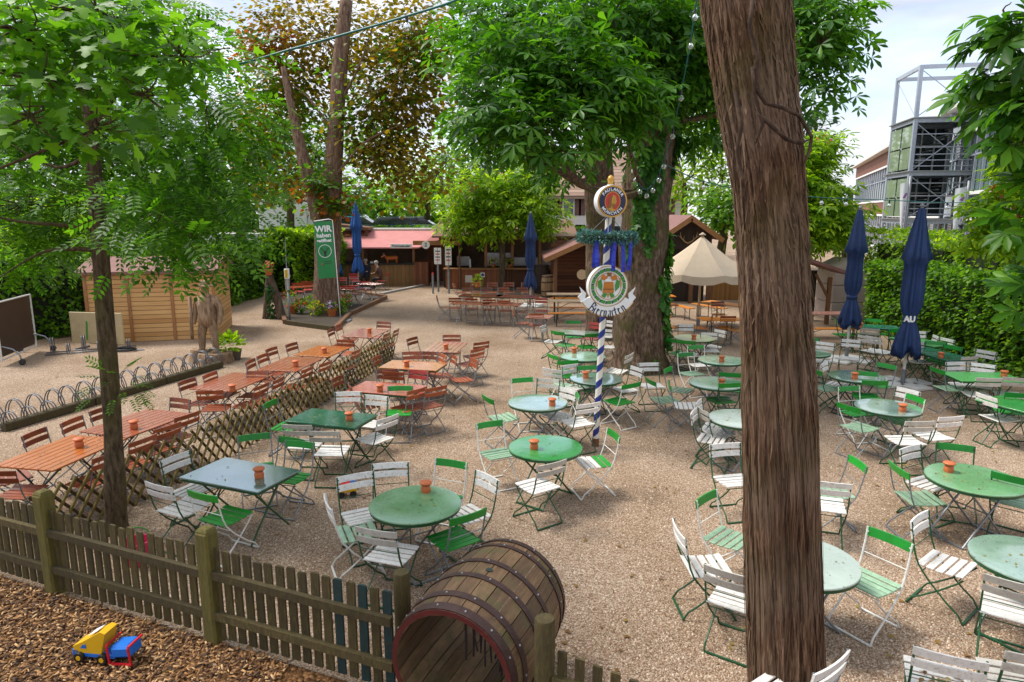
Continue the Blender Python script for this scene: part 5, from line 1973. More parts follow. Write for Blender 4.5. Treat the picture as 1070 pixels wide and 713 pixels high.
notice(458, 300, 33.2, .34, .78, 1.75, 'white menu sheet on a grey post before the food stall side')
notice(469, 300, 34.0, .32, .95, 1.72, 'white and red menu sheet at the left end of the bar counter')
rs = thing('round_sign', 'round white sign with a dark figure hung between stall and bar', 'sign', (P(445, 256, 34.2).x, 34.2, 0))
mb = MB()
mb.lathe([(.2, 0), (.2, .04), (.001, .04)], 24, c=(0, 0, P(445, 256, 34.2).z), rot=Matrix.Rotation(R(90), 3, 'X'))
mb.build('disc', M['whiteplate'], rs)
text_part(rs, 'numeral', '2', .26, M['blackink'], Matrix.Translation((0, -.045, P(445, 256, 34.2).z)) @ FACE, .006)
box_part(rs, 'hanging_beam', (.55, .08, P(445, 254, 34.2).z), (2.4, .1, .22), M['timber_light'])
mb = MB()
mb.tube([(1.65, .08, 0), (1.65, .08, 2.2)], .05, 8)
mb.build('post', M['timber'], rs)
for px, lab in ((452.5, 'short grey bollard with red cap before the food stall side'), (469, 'short grey bollard at the left end of the bar')):
    c = P(px, 301, 32.6)
    bo = thing('bollard', lab, 'bollard', (c.x, 32.6, 0), 0, 'bollards at the bar entrance')
    mb = MB()
    mb.lathe([(.05, 0), (.05, .92)], 12)
    mb.build('shaft', M['f_grey'], bo, True, 40)
    mb = MB()
    mb.lathe([(.053, .921), (.05, .98), (.001, 1.0)], 12)
    mb.build('cap', M['redprint'] if px < 460 else M['f_grey'], bo, True, 40)

# ---- log shed right of the bar with sloping red roof
c0 = P(580, 311, 30.0)
shed = thing('log_shed', 'dark log shed with red sloping roof left of the striped pole', 'shed', (c0.x, 30, 0))
box_part(shed, 'back_wall', (1.9, 2.8, 1.25), (3.9, .1, 2.5), M['darklogs'])
box_part(shed, 'side_wall', (3.8, 1.4, 1.3), (.1, 2.8, 2.6), M['darklogs'])
for x in (0, 3.75):
    box_part(shed, 'post', (x, .0, 1.0), (.16, .16, 2.0), M['timber'])
rf = MB()
rf.prism([(-.5, 1.78), (2.3, 3.05), (4.6, 1.9), (4.6, 2.0), (2.3, 3.17), (-.5, 1.9)], 3.6, Matrix.Translation((0, 3.1, 0)) @ FACE)
rf.build('roof', M['redroof'], shed)
fb = MB()
fb.bar((-.5, -.52, 1.80), (2.3, -.52, 3.05), .05, .2)
fb.bar((2.3, -.52, 3.05), (4.6, -.52, 1.92), .05, .2)
fb.build('bargeboard', M['timber_light'], shed)
disc = MB()
disc.lathe([(.22, 0), (.22, .05), (.001, .05)], 20, c=(1.15, -.1, P(610, 287, 29.9).z), rot=Matrix.Rotation(R(90), 3, 'X'))
disc.build('wood_disc', M['lightwood'], shed)


def keg(px, py, Y, r, h, m, label, hoopm):
    c = P(px, py, Y)
    k = thing('upright_barrel', label, 'barrel', (c.x, Y, 0), 0, 'barrels beside the log shed')
    mb = MB()
    mb.lathe([(r * .82, 0), (r * .95, h * .25), (r, h * .5), (r * .95, h * .75), (r * .82, h), (r * .78, h - .03), (.001, h - .03)], 24)
    mb.build('staves', m, k, True, 40)
    for z in (.06, .3, .7, .94):
        rr_ = r * (.82 + .18 * (1 - (2 * z - 1) ** 2))
        hb_ = MB()
        hb_.lathe([(rr_ + .012, h * z - .03), (rr_ + .014, h * z + .03)], 24)
        hb_.build('hoop', hoopm, k, True)


M['keglight'] = plank_mat('light_keg_staves', (.17, .10, .045), (.32, .21, .11), 'X', .1, .6, .05, (5, 5, .6))
keg(572, 308, 31.2, .30, 1.02, M['keglight'], 'pale upright barrel beside the log shed post', M['hoop'])
keg(566, 300, 32.8, .42, 1.35, M['darkboards'], 'larger dark barrel behind the pale one', M['hoop'])

# ---- red-roofed hut behind the beige parasol
c0 = P(717, 300, 29)
apz = P(717, 228, 29).z
eavez = P(749, 247, 29).z
hut2 = thing('gabled_hut', 'dark wooden hut with red gabled roof and antlers behind the beige parasol', 'hut', (c0.x, 29, 0))
hw2 = (P(747, 246, 29).x - c0.x)
box_part(hut2, 'back_wall', (.2, 3.0, 1.3), (hw2 * 2.2, .1, 2.6), M['darkboards'])
gb = MB()
gb.prism([(-hw2 + .05, eavez - .55), (hw2 - .05, eavez - .55), (hw2 - .05, eavez + .02), (0, apz - .1), (-hw2 + .05, eavez + .02)], .1, Matrix.Translation((0, .3, 0)) @ FACE)
gb.build('gable_wall', M['darkboards'], hut2)
for x in (-hw2 + .1, .25, hw2 - .1):
    box_part(hut2, 'post', (x, .2, (eavez - .55) / 2), (.16, .16, eavez - .55), M['timber'])
box_part(hut2, 'front_boards', (0, .75, (eavez - .3) / 2), (hw2 * 2 - .3, .08, eavez - .3), M['darkboards'])
box_part(hut2, 'side_panel', (hw2 + .95, .6, .75), (1.9, .1, 1.35), M['panelwood'])
rf = MB()
e = hw2 + .25
dz = (apz - eavez) / hw2 * .25
rf.prism([(-e, eavez - dz), (0, apz), (e, eavez - dz), (e, eavez - dz + .12), (0, apz + .12), (-e, eavez - dz + .12)], 4.0, Matrix.Translation((0, 3.6, 0)) @ FACE)
rf.build('roof', M['redroof'], hut2)
fb = MB()
fb.bar((-e, -.42, eavez - dz), (0, -.42, apz), .05, .2)
fb.bar((0, -.42, apz), (e, -.42, eavez - dz), .05, .2)
fb.build('bargeboard', M['timber_light'], hut2)
M['antler'] = paint('antler_bone', (.42, .27, .12), .6, .2)
az = eavez - .05
an_ = MB()
for s_ in (-1, 1):
    an_.tube([(0, .1, az - .25), (s_ * .16, .05, az - .16), (s_ * .32, 0, az), (s_ * .36, -.04, az + .22)], [.03, .028, .022, .008], 6)
    an_.tube([(s_ * .2, .03, az - .13), (s_ * .2, -.06, az + .08)], [.018, .006], 5)
    an_.tube([(s_ * .32, .0, az), (s_ * .46, -.06, az + .10)], [.018, .006], 5)
an_.build('antlers', M['antler'], hut2)

# ---- stone block with lean-to canopy
M['stone'] = paint('rosy_grey_sandstone', (.40, .32, .28), .85, .14, 2.5, .3, 40, dirt=(.26, .21, .18), dirt_amt=.5)
c0, c1 = P(868, 332, 24.5), P(906, 332, 24.5)
sb = thing('stone_block', 'massive pointed sandstone gate pier at the far end of the right hedge', 'stone pier', (c0.x - .6, 24.5, 0))
ww = c1.x - c0.x
zt = P(888, 283, 24.5).z
ap = P(884, 277, 24.5).z
for i, (za, zb) in enumerate(((0, .62), (.635, 1.25), (1.265, zt))):
    box_part(sb, 'stone_course', (ww / 2 + .6, .7, (za + zb) / 2), (ww, 1.4, zb - za), M['stone'], None, .02)
cp = MB()
cp.prism([(.55, zt + .004), (ww + .65, zt + .004), (ww + .65, zt + .08), (ww / 2 + .6, ap + .22), (.55, zt + .08)], 1.5, Matrix.Translation((0, 1.45, 0)) @ FACE)
cp.build('coping', M['stone'], sb)
c0 = P(864, 330, 23.6)
cn = thing('lean_to', 'small tiled lean-to roof on a wooden post right of the thick trunk', 'canopy', (c0.x, 23.6, 0))
mb = MB()
mb.bar((0, 0, 0), (0, 0, P(864, 290, 23.6).z), .12, .12, (0, 1, 0))
mb.build('post', M['timber'], cn)
mb = MB()
mb.bar((0, 0, .9), (-.5, 0, 1.75), .08, .08, (0, 1, 0))
mb.build('brace', M['timber'], cn)
mb = MB()
z0 = P(876, 287, 23.6).z
mb.prism([(.5, z0), (-2.4, z0 + .95), (-2.4, z0 + 1.06), (.5, z0 + .11)], 1.4, Matrix.Translation((0, .9, 0)) @ FACE)
mb.build('roof', M['redroof'], cn)
box_part(cn, 'back_wall', (-1.0, .95, .9), (1.9, .08, 1.8), M['darkboards'])

# ---- pink-white house with tiled roof
M['plaster'] = paint('pinkish_white_plaster', (.74, .66, .66), .8, .06, 1.5)
M['rooftile'] = plank_mat('brown_roof_tiles', (.24, .14, .10), (.36, .24, .18), 'Z', .28, .8, .12, (4, 4, 1))
M['shutter'] = paint('brown_shutter', (.16, .075, .06), .6, .15)
hx0, hx1 = P(556, 230, 56).x, P(712, 230, 56).x
house = thing('plastered_house', 'pinkish white house with brown tiled roof behind the chestnut trunks', 'house', (hx0, 56, 0))
ez = P(600, 206, 56).z
rz_ = P(600, 160, 61).z
W_ = hx1 - hx0
box_part(house, 'wall', (W_ / 2, 5, ez / 2), (W_, 10, ez), M['plaster'])
box_part(house, 'string_course', (W_ / 2, -.03, P(600, 236, 56).z), (W_ + .06, .06, .18), M['whiteplate'])
rf = MB()
rf.prism([(-.5, ez - .15), (5, rz_), (10.5, ez - .15), (10.5, ez + .1), (5, rz_ + .28), (-.5, ez + .1)], W_ + .8, Matrix(((0, 0, 1, -.4), (1, 0, 0, 0), (0, 1, 0, 0), (0, 0, 0, 1))))
rf.build('roof', M['rooftile'], house)
for row_y in (216, 244):
    for px in (571, 594, 618, 643, 668, 692):
        c = P(px, row_y, 56)
        x = c.x - hx0
        fr = box_part(house, 'window', (x, -.02, c.z), (.95, .06, 1.35), M['whiteplate'])
        box_part(fr, 'pane', (x, -.056, c.z), (.78, .012, 1.18), M['glassdark'])
        for s_ in (-1, 1):
            box_part(house, 'shutter', (x + s_ * .76, -.03, c.z), (.5, .06, 1.4), M['shutter'])
gz = MB()
for s_ in (0, 1):
    gz.prism([(0, ez - .001), (5, rz_ - .02), (10, ez - .001)], .1, Matrix(((0, 0, 1, s_ * (W_ - .1)), (1, 0, 0, 0), (0, 1, 0, 0), (0, 0, 0, 1))))
gz.build('gable', M['plaster'], house)
sd_ = thing('satellite_dish', 'grey satellite dish on the house wall right of the ivy trunk', 'dish', (P(697, 213, 54).x, 55.0, P(697, 213, 54).z))
mb = MB()
mb.lathe([(.001, .0), (.3, .05), (.5, .16), (.48, .17), (.28, .07), (.001, .02)], 20, rot=Matrix.Rotation(R(80), 3, 'X'))
mb.build('reflector', M['metalbox'], sd_, True)
mb = MB()
mb.tube([(0, 0, 0), (0, .4, -.1), (0, 1.0, -.1)], .03, 6)
mb.build('arm', M['metalbox'], sd_)

# ---- office block with brick bands, and a steel stair tower before it
M['brickband'] = plank_mat('reddish_brown_cladding', (.16, .055, .03), (.27, .11, .06), 'Z', .16, .7, .1, (2, 2, 4))
M['pale_glass'] = paint('pale_reflecting_glass', (.10, .16, .15), .05, .5, 1.2, spec=1.0)


def fac(Y):
    return Vector((8 + .385 * Y, Y, 0))


fa, fb_ = fac(76), fac(22)
fd = (fb_ - fa)
fl_ = fd.length
fz = math.atan2(fd.y, fd.x)
off = thing('office_block', 'long office block with reddish cladding bands and ribbon windows at right', 'office building', fa, fz)
zr = 8.4
for (za, zb, m_) in ((0, 1.0, 'concrete'), (3.6, 4.6, 'brickband'), (7.3, 8.4, 'brickband')):
    if m_ == 'concrete':
        box_part(off, 'wall_band', (fl_ / 2, 4, (za + zb) / 2), (fl_, 8, zb - za), M[m_], None, .01)
        continue
    cut_ = fl_ * .60
    box_part(off, 'wall_band', (cut_ / 2, 4, (za + zb) / 2), (cut_, 8, zb - za), M[m_], None, .01)
    box_part(off, 'glass_band', ((fl_ + cut_) / 2, 4, (za + zb) / 2), (fl_ - cut_ - .01, 7.9, zb - za), M['pale_glass'], None, .01)
for (za, zb) in ((1.0, 3.6), (4.6, 7.3)):
    wb = box_part(off, 'window_band', (fl_ / 2, 4.15, (za + zb) / 2), (fl_ - .1, 8 - .1, zb - za - .002), M['pale_glass'], None, .001)
    ml = MB()
    n = int(fl_ / 1.35)
    for i in range(n + 1):
        x = fl_ * i / n
        ml.box((x * .998 + .04, .12, (za + zb) / 2), (.08, .1, zb - za - .01))
    ml.box((fl_ / 2, .12, (za + zb) / 2 + .3), (fl_ * .99, .06, .07))
    ml.build('mullions', M['steel'], wb)
    bl_ = MB()
    for i in range(n):
        if i % 3 == 0 or i < n * .45:
            for k in range(6 + i % 5):
                bl_.box((fl_ * (i + .5) / n, .15, zb - .08 - k * .12), (fl_ / n - .16, .012, .09))
    bl_.build('blinds', M['metalbox'], wb)
    for zz in (za + .04, zb - .04):
        box_part(off, 'window_trim', (fl_ / 2, .02, zz), (fl_ + .02, .12, .14), M['whiteplate'])
box_part(off, 'roof_edge', (fl_ / 2, 3.9, 8.47), (fl_ + .5, 8.8, .13), M['paleroof'])

TY = 31.0
tx0, tx1 = P(949, 200, TY).x, P(1008, 200, TY).x
tw_ = tx1 - tx0
tower = thing('stair_tower', 'open steel-framed stair tower with glass sides in front of the office block', 'tower', (tx0, TY, 0), R(-12))
tz = P(960, 68, TY).z
td = 3.0
lv = [1.3, P(960, 230, TY).z, P(960, 180, TY).z, P(960, 124, TY).z, tz]
for x in (0, tw_):
    for y in (0, td):
        box_part(tower, 'column', (x, y, tz / 2), (.16, .16, tz), M['steel'])
for z in lv:
    fr = MB()
    for y in (0, td):
        fr.box((tw_ / 2, y, z - .08), (tw_ - .17, .12, .16))
    for x in (0, tw_):
        fr.box((x, td / 2, z - .08), (.12, td - .17, .16))
    fr.build('beam_frame', M['steel'], tower)
for z in lv[1:4]:
    box_part(tower, 'landing', (tw_ / 2, td / 2, z + .03), (tw_ + .3, td + .3, .05), M['metalbox'])
for a, b in zip(lv[:-1], lv[1:]):
    for (x0, x1) in ((0, tw_), (tw_, 0)):
        t = MB()
        t.tube([(x0, -.02, a + .05), (x1, -.02, b - .16)], .02, 5)
        t.build('wind_brace', M['steel'], tower)
    t = MB()
    t.tube([(tw_, .05, a + .05), (tw_, td, b - .16)], .02, 5)
    t.tube([(0, .05, a + .05), (0, td, b - .16)], .02, 5)
    t.build('wind_brace', M['steel'], tower)
M['towerglass'] = paint('greenish_tower_glass', (.26, .34, .22), .04, .4, 1, spec=1)
for a, b in zip(lv[1:4], lv[2:4] + [None]):
    if b is None:
        continue
    gp = MB()
    for k in range(2):
        for q in range(2):
            hh = (b - a - .35) / 2
            gp.box((-.03, .12 + td * (k + .5) / 2 - .1, a + .12 + hh * (q + .5)), (.02, td / 2 - .16, hh - .06))
    gp.build('glass_side', M['towerglass'], tower)
    gw = box_part(tower, 'glass_back', (tw_ / 2, td - .1, (a + b) / 2), (tw_ - .2, .03, b - a - .3), M['glassdark'])
    gm = MB()
    for k in range(5):
        gm.box((.12 + (tw_ - .24) * k / 4, td - .14, (a + b) / 2), (.06, .05, b - a - .32))
    gm.box((tw_ / 2, td - .14, (a + b) / 2 + .2), (tw_ - .2, .05, .06))
    gm.build('glazing_bars', M['whiteplate'], gw)
    rl = MB()
    for h_ in (.25, .5, .75, 1.05, 1.6, 2.1):
        rl.tube([(.1, -.05, a + h_), (tw_ - .1, -.05, a + h_)], .02, 5)
    rl.build('railing', M['steel'], tower)
    st = MB()
    for k in range(12):
        st.box((.4 + (tw_ - .8) * (k + .5) / 12, td * .6, a + .1 + (b - a - .3) * (k + .5) / 12), ((tw_ - .8) / 12, 1.0, .04))
    st.build('stair_flight', M['metalbox'], tower)

# white banners on poles before the tower
M['bannercloth'] = paint('white_banner_cloth', (.78, .79, .82), .6, .06, 2)
M['violet'] = paint('violet_print', (.30, .12, .36), .5, .1)


def pole_banner(px0, px1, py0, py1, Y, tp0, label, tilt):
    a, b = P(px0, py1, Y), P(px1, py0, Y)
    t = thing('pole_banner', label, 'banner', (b.x, Y, 0), 0, 'white banners before the office block')
    mb = MB()
    mb.tube([(0, 0, 0), (0, 0, P(px1, py0 - 6, Y).z)], .05, 8)
    mb.build('pole', M['f_grey'], t, True)
    w_ = b.x - a.x
    za, zb = a.z, b.z
    vs, fs = [], []
    n, m = 8, 12
    for i in range(n + 1):
        for j in range(m + 1):
            u, v = i / n, j / m
            x = -w_ * u * (1 - tilt * (1 - v)) - .06
            vs.append((x, .07 * math.sin(u * 5 + v * 3) * u, za + (zb - za) * v - .08 * u))
    for i in range(n):
        for j in range(m):
            q = i * (m + 1) + j
            fs.append((q, q + 1, q + m + 2, q + m + 1))
    back = [(x, y + .006, z) for x, y, z in vs]
    mb = MB()
    mb.add(vs, fs)
    mb.add(back, [f[::-1] for f in fs])
    cl = mb.build('cloth', M['bannercloth'], t, True)
    tx = MB()
    tx.box((-w_ * .42 - .06, -.075, za + (zb - za) * .8), (w_ * .3, .01, (zb - za) * .08), Matrix.Rotation(.5, 3, 'Y'))
    for k in range(5):
        tx.box((-w_ * .3 - .06, -.075, za + (zb - za) * (.62 - .09 * k)), (w_ * .08, .01, (zb - za) * .06))
    tx.build('print', M['violet'], cl)


pole_banner(936, 951, 190, 262, 28, 0, 'narrow white banner with violet print left of the nearer parasol top', .7)
pole_banner(994, 1012, 195, 258, 26, 0, 'wide white banner right of the nearer parasol top', .1)
for px, py0, py1, Y, lab, m_ in ((1004, 238, 290, 24, 'dark slanting lamp pole above the right hedge', 'black'), (1021, 250, 300, 23, 'thin grey pole above the right hedge', 'f_grey')):
    a = P(px, py0, Y)
    t = thing('lamp_pole', lab, 'pole', (a.x, Y, 0))
    mb = MB()
    mb.tube([(-.25, 0, 0), (0, 0, a.z), (.02, 0, a.z + .03)], [.07, .055, .03], 8)
    mb.build('pole_shaft', M[m_], t, True)
    mb = MB()
    mb.lathe([(.08, a.z + .03), (.09, a.z + .1), (.03, a.z + .14), (.001, a.z + .15)], 10)
    mb.build('pole_cap', M[m_], t, True)

# ---- raised street behind the stall
M['asphalt'] = paint('asphalt', (.055, .055, .058), .85, .2, 8, .2)
M['bank'] = paint('grassy_bank', (.06, .10, .025), .9, .35, 3, .4, 30)
st = MB()
st.add([(-90, 43.6, 0.002), (10, 43.6, 0.002), (10, 45.8, 2.0), (-90, 45.8, 2.0), (-90, 47.2, 2.0), (10, 47.2, 2.0)], [(0, 1, 2, 3), (3, 2, 5, 4)])
struct('street_bank', st, M['bank'])
st = MB()
st.add([(-90, 47.2, 2.0), (10, 47.2, 2.0), (10, 54, 2.0), (-90, 54, 2.0)], [(0, 1, 2, 3)])
struct('street', st, M['asphalt'])
st = MB()
st.add([(-90, 54.0, 2.0), (10, 54.0, 2.0), (10, 54.02, 2.12), (-90, 54.02, 2.12), (-90, 58, 2.12), (10, 58, 2.12), (10, 58, 0), (-90, 58, 0)], [(0, 1, 2, 3), (3, 2, 5, 4), (4, 5, 6, 7)])
struct('pavement', st, M['concrete'])


def car(px, Y, col, label, L_=4.3):
    c = P(px, 235, Y)
    t = thing('parked_car', label, 'car', (c.x, Y, 2.0), 0, 'cars parked on the raised street')
    pm_ = paint(label.split()[0] + '_car_paint', col, .25, .05, 2, coat=.6)
    body = MB()
    prof = [(-L_ / 2, .35), (-L_ / 2, .72), (-L_ / 2 + .25, .88), (-.75, .95), (.95, .95), (L_ / 2 - .5, .9), (L_ / 2 - .05, .72), (L_ / 2, .35)]
    body.prism(prof, 1.74, Matrix.Translation((0, .87, 0)) @ FACE)
    body.build('body', pm_, t)
    cab = MB()
    cab.prism([(-1.55, .952), (-1.0, 1.42), (.45, 1.45), (1.25, .952)], 1.5, Matrix.Translation((0, .75, 0)) @ FACE)
    cb_ = cab.build('cabin_glass', M['glassdark'], t)
    rf_ = MB()
    rf_.prism([(-1.06, 1.43), (.48, 1.452), (.42, 1.49), (-.98, 1.47)], 1.46, Matrix.Translation((0, .73, 0)) @ FACE)
    rf_.build('roof', pm_, t)
    for x in (-L_ / 2 + .8, L_ / 2 - .8):
        for y in (-.8, .8):
            w_ = MB()
            w_.lathe([(.16, -.1), (.31, -.1), (.32, 0), (.31, .1), (.16, .1)], 18, c=(x, y, .32), rot=Matrix.Rotation(R(90), 3, 'X'))
            wo = w_.build('wheel', M['black'], t, True, 40)
            h_ = MB()
            h_.lathe([(.155, -.07), (.155, .07)], 14, c=(x, y, .32), rot=Matrix.Rotation(R(90), 3, 'X'))
            h_.build('rim', M['metalbox'], wo)
    for x, m_ in ((-L_ / 2 - .004, 'redprint'), (L_ / 2 + .004, 'whiteplate')):
        for y in (-.62, .62):
            lm = MB()
            lm.box((x, y, .66), (.03, .3, .12))
            lm.build('lamp', M[m_], t)


car(412, 49.2, (.03, .06, .14), 'dark blue car parked on the street above the food stall')
car(376, 49.4, (.16, .17, .19), 'grey car parked on the street left of the stall parasol')
car(436, 50.0, (.4, .42, .45), 'silver car on the street above the food stall right end')
# white box van and teal bus far left
c = P(289, 232, 47.6)
van = thing('box_van', 'white box van on the street above the left hedge', 'van', (c.x, 50, 2.0))
box_part(van, 'cargo_box', (0, 0, 1.65), (3.4, 2.1, 2.1), M['whiteplate'], None, .04)
cabm = MB()
cabm.prism([(1.72, .5), (3.1, .5), (3.1, 1.15), (2.6, 1.95), (1.72, 2.0)], 1.9, Matrix.Translation((0, .95, 0)) @ FACE)
cabm.build('cab', M['whiteplate'], van)
box_part(van, 'side_window', (2.25, -.955, 1.55), (.7, .02, .5), M['glassdark'])
for x in (-1.0, 2.5):
    w_ = MB()
    w_.lathe([(.1, -.1), (.38, -.1), (.38, .1), (.1, .1)], 16, c=(x, -.9, .4), rot=Matrix.Rotation(R(90), 3, 'X'))
    w_.build('wheel', M['black'], van)
c = P(322, 234, 49)
bus = thing('teal_bus', 'teal bus with dark windows on the street left of the green banner', 'bus', (c.x, 51.5, 2.0))
box_part(bus, 'body', (0, 0, .95), (6.6, 2.4, 1.2), M['teal'], None, .08)
box_part(bus, 'window_band', (0, 0, 1.95), (6.5, 2.36, .8), M['glassdark'], None, .08)
box_part(bus, 'roof', (0, 0, 2.42), (6.5, 2.3, .16), M['teal'], None, .06)
for x in (-2.2, 2.2):
    w_ = MB()
    w_.lathe([(.1, -.1), (.42, -.1), (.42, .1), (.1, .1)], 16, c=(x, -1.12, .44), rot=Matrix.Rotation(R(90), 3, 'X'))
    w_.build('wheel', M['black'], bus)
wl = thing('garden_wall', 'low white wall below the street left of the banner tree', 'wall', (P(322, 248, 43).x, 43, 0))
box_part(wl, 'masonry', (0, 0, 1.1), (6, .3, 2.2), M['whiteplate'])
box_part(wl, 'coping', (0, 0, 2.235), (6.1, .4, .06), M['concrete'])
rf_t = thing('timber_rack', 'roofed rack of split logs left of the food stall', 'wood rack', (P(364, 260, 37.5).x, 37.5, 0))
box_part(rf_t, 'roof', (0, 0, 3.1), (2.6, 1.4, .14), M['timber'], Matrix.Rotation(R(6), 3, 'Y'))
for x in (-1.1, 1.1):
    box_part(rf_t, 'post', (x, -.4, 1.5), (.12, .12, 3.0), M['timber'])
box_part(rf_t, 'shelf', (0, -.2, 1.95), (2.3, .9, .06), M['timber'])
lg = MB()
for k in range(26):
    x, z = random.uniform(-.95, .95), 2.06 + .14 * random.randrange(0, 5)
    lg.tube([(x, -.6, z), (x + random.uniform(-.05, .05), .15, z + random.uniform(-.03, .05))], random.uniform(.05, .08), 7)
lg.build('split_logs', M['timber_light'], rf_t)
box_part(rf_t, 'front_board', (0, -.35, .65), (2.3, .06, 1.2), M['timber'])
c0 = P(438, 297, 38.6)
ps = thing('passage_shade_sheet', 'dark sheet added for the shaded passage between food stall and bar', 'screen', (c0.x, 38.6, 0))  # dark sheet added behind the gap, its colour standing for the passage's shade
box_part(ps, 'boards', (1.2, 0, 1.35), (3.0, .08, 2.7), M['barboards'])
for x in (-.2, 1.2, 2.6):
    box_part(ps, 'post', (x, .11, 1.4), (.12, .12, 2.8), M['timber'])
# ================================================================ parasols
M['bluecloth'] = paint('navy_blue_cloth', (.005, .028, .115), .6, .3, 5, .3, 30, dirt=(.012, .07, .22), dirt_amt=.5)
M['midblue'] = paint('mid_blue_cloth', (.010, .085, .32), .65, .2, 5, .25, 30)
M['polewood'] = paint('white_lacquered_pole', (.62, .60, .55), .4, .1)
M['grey_sleeve'] = paint('grey_base_tube', (.20, .21, .22), .5, .1, metallic=.3)


def closed_parasol(px, py, top_py, label, clothm, cloth_px, text=None, slab=True, rz=0.0):
    b = G(px, py)
    ztop = P(px, top_py, b.y).z
    zl = P(px, cloth_px, b.y).z
    t = thing('closed_parasol', label, 'parasol', (b.x, b.y, 0), rz, 'closed blue parasols')
    mb = MB()
    mb.tube([(0, 0, .03), (0, 0, .36)], .05, 12)
    mb.build('base_tube', M['grey_sleeve'], t, True, 40)
    mb = MB()
    mb.tube([(0, 0, .361), (0, 0, ztop - .02)], .034, 10)
    mb.build('pole', M['polewood'], t, True, 40)
    mb = MB()
    mb.lathe([(.04, ztop - .0195), (.05, ztop + .02), (.03, ztop + .06), (.001, ztop + .07)], 12)
    mb.build('finial', M['f_grey'], t, True)
    Lc = ztop - zl
    K = Lc / 2.85
    prof = [(.05, 0), (.08, .05), (.15, .18), (.205, .29), (.245, .345), (.18, .365), (.165, .46), (.18, .56), (.175, .64), (.14, .70), (.105, .735), (.10, .76), (.125, .80), (.185, .88), (.215, .95), (.225, 1.0), (.19, .985), (.03, .90)]
    n = 64
    seed = random.uniform(0, 9)

    def mod(i, a):
        t_ = prof[i][1]
        fold = .10 + .12 * t_
        if .70 < t_ < .79:
            fold = .07
        return 1 + fold * math.sin(a * 8 + seed + t_ * 2.5) + .10 * mnoise.noise(Vector((math.cos(a) * 2, math.sin(a) * 2, t_ * 6 + seed)))
    vs = []
    for i, (r, tt) in enumerate(prof):
        for k in range(n):
            a = 2 * math.pi * k / n
            rr_ = r * K * mod(i, a)
            dz = .10 * math.sin(a * 4 + seed) * (1 if tt > .93 else 0) + (.05 * math.sin(a * 4 + 2 * seed) if .33 < tt < .42 else 0)
            vs.append((rr_ * math.cos(a), rr_ * math.sin(a), ztop - .03 - tt * Lc + dz))
    fs = []
    for i in range(len(prof) - 1):
        for k in range(n):
            a, b_ = i * n + k, i * n + (k + 1) % n
            fs.append((a, a + n, b_ + n, b_))
    mb = MB()
    mb.add(vs, fs)
    mb.build('folded_cloth', M[clothm], t, True)
    zb_ = ztop - .03 - .748 * Lc
    mb = MB()
    mb.lathe([(.112 * K + .012, zb_ - .05), (.118 * K + .014, zb_), (.112 * K + .012, zb_ + .05)], 24)
    sb_ = mb.build('strap', M[clothm], t, True)
    if text:
        v, f = text_polys(text, .17, .012)
        rr_ = .118 * K + .02
        mb = MB()
        mb.add([(math.sin(x / rr_) * rr_, -math.cos(x / rr_) * rr_, zb_ + y) for x, y in v], f)
        mb.build('lettering', M['whiteplate'], sb_)
    if slab:
        for k in range(4):
            s_ = MB()
            a = math.pi / 2 * k + .78
            s_.bbox((math.cos(a) * .36, math.sin(a) * .36, .035), (.48, .48, .06), .01, a)
            s_.build('base_slab', M['slab'], t)
    return t


M['slab'] = paint('white_concrete_slab', (.62, .60, .56), .8, .12, 5, .2)
closed_parasol(943, 402, 216, 'nearest closed navy parasol standing by the right hedge', 'bluecloth', 369, 'AU', True, R(-30))
closed_parasol(884, 377, 218, 'closed navy parasol between the thick trunk and the nearest parasol', 'bluecloth', 339)
closed_parasol(554, 320, 223, 'closed navy parasol between the small chestnut and the log shed', 'bluecloth', 300)
closed_parasol(375, 303, 212, 'closed bright blue parasol standing among guests by the food stall', 'midblue', 284)
closed_parasol(353.5, 302, 226, 'closed blue parasol half hidden behind the green banner tree', 'midblue', 286)

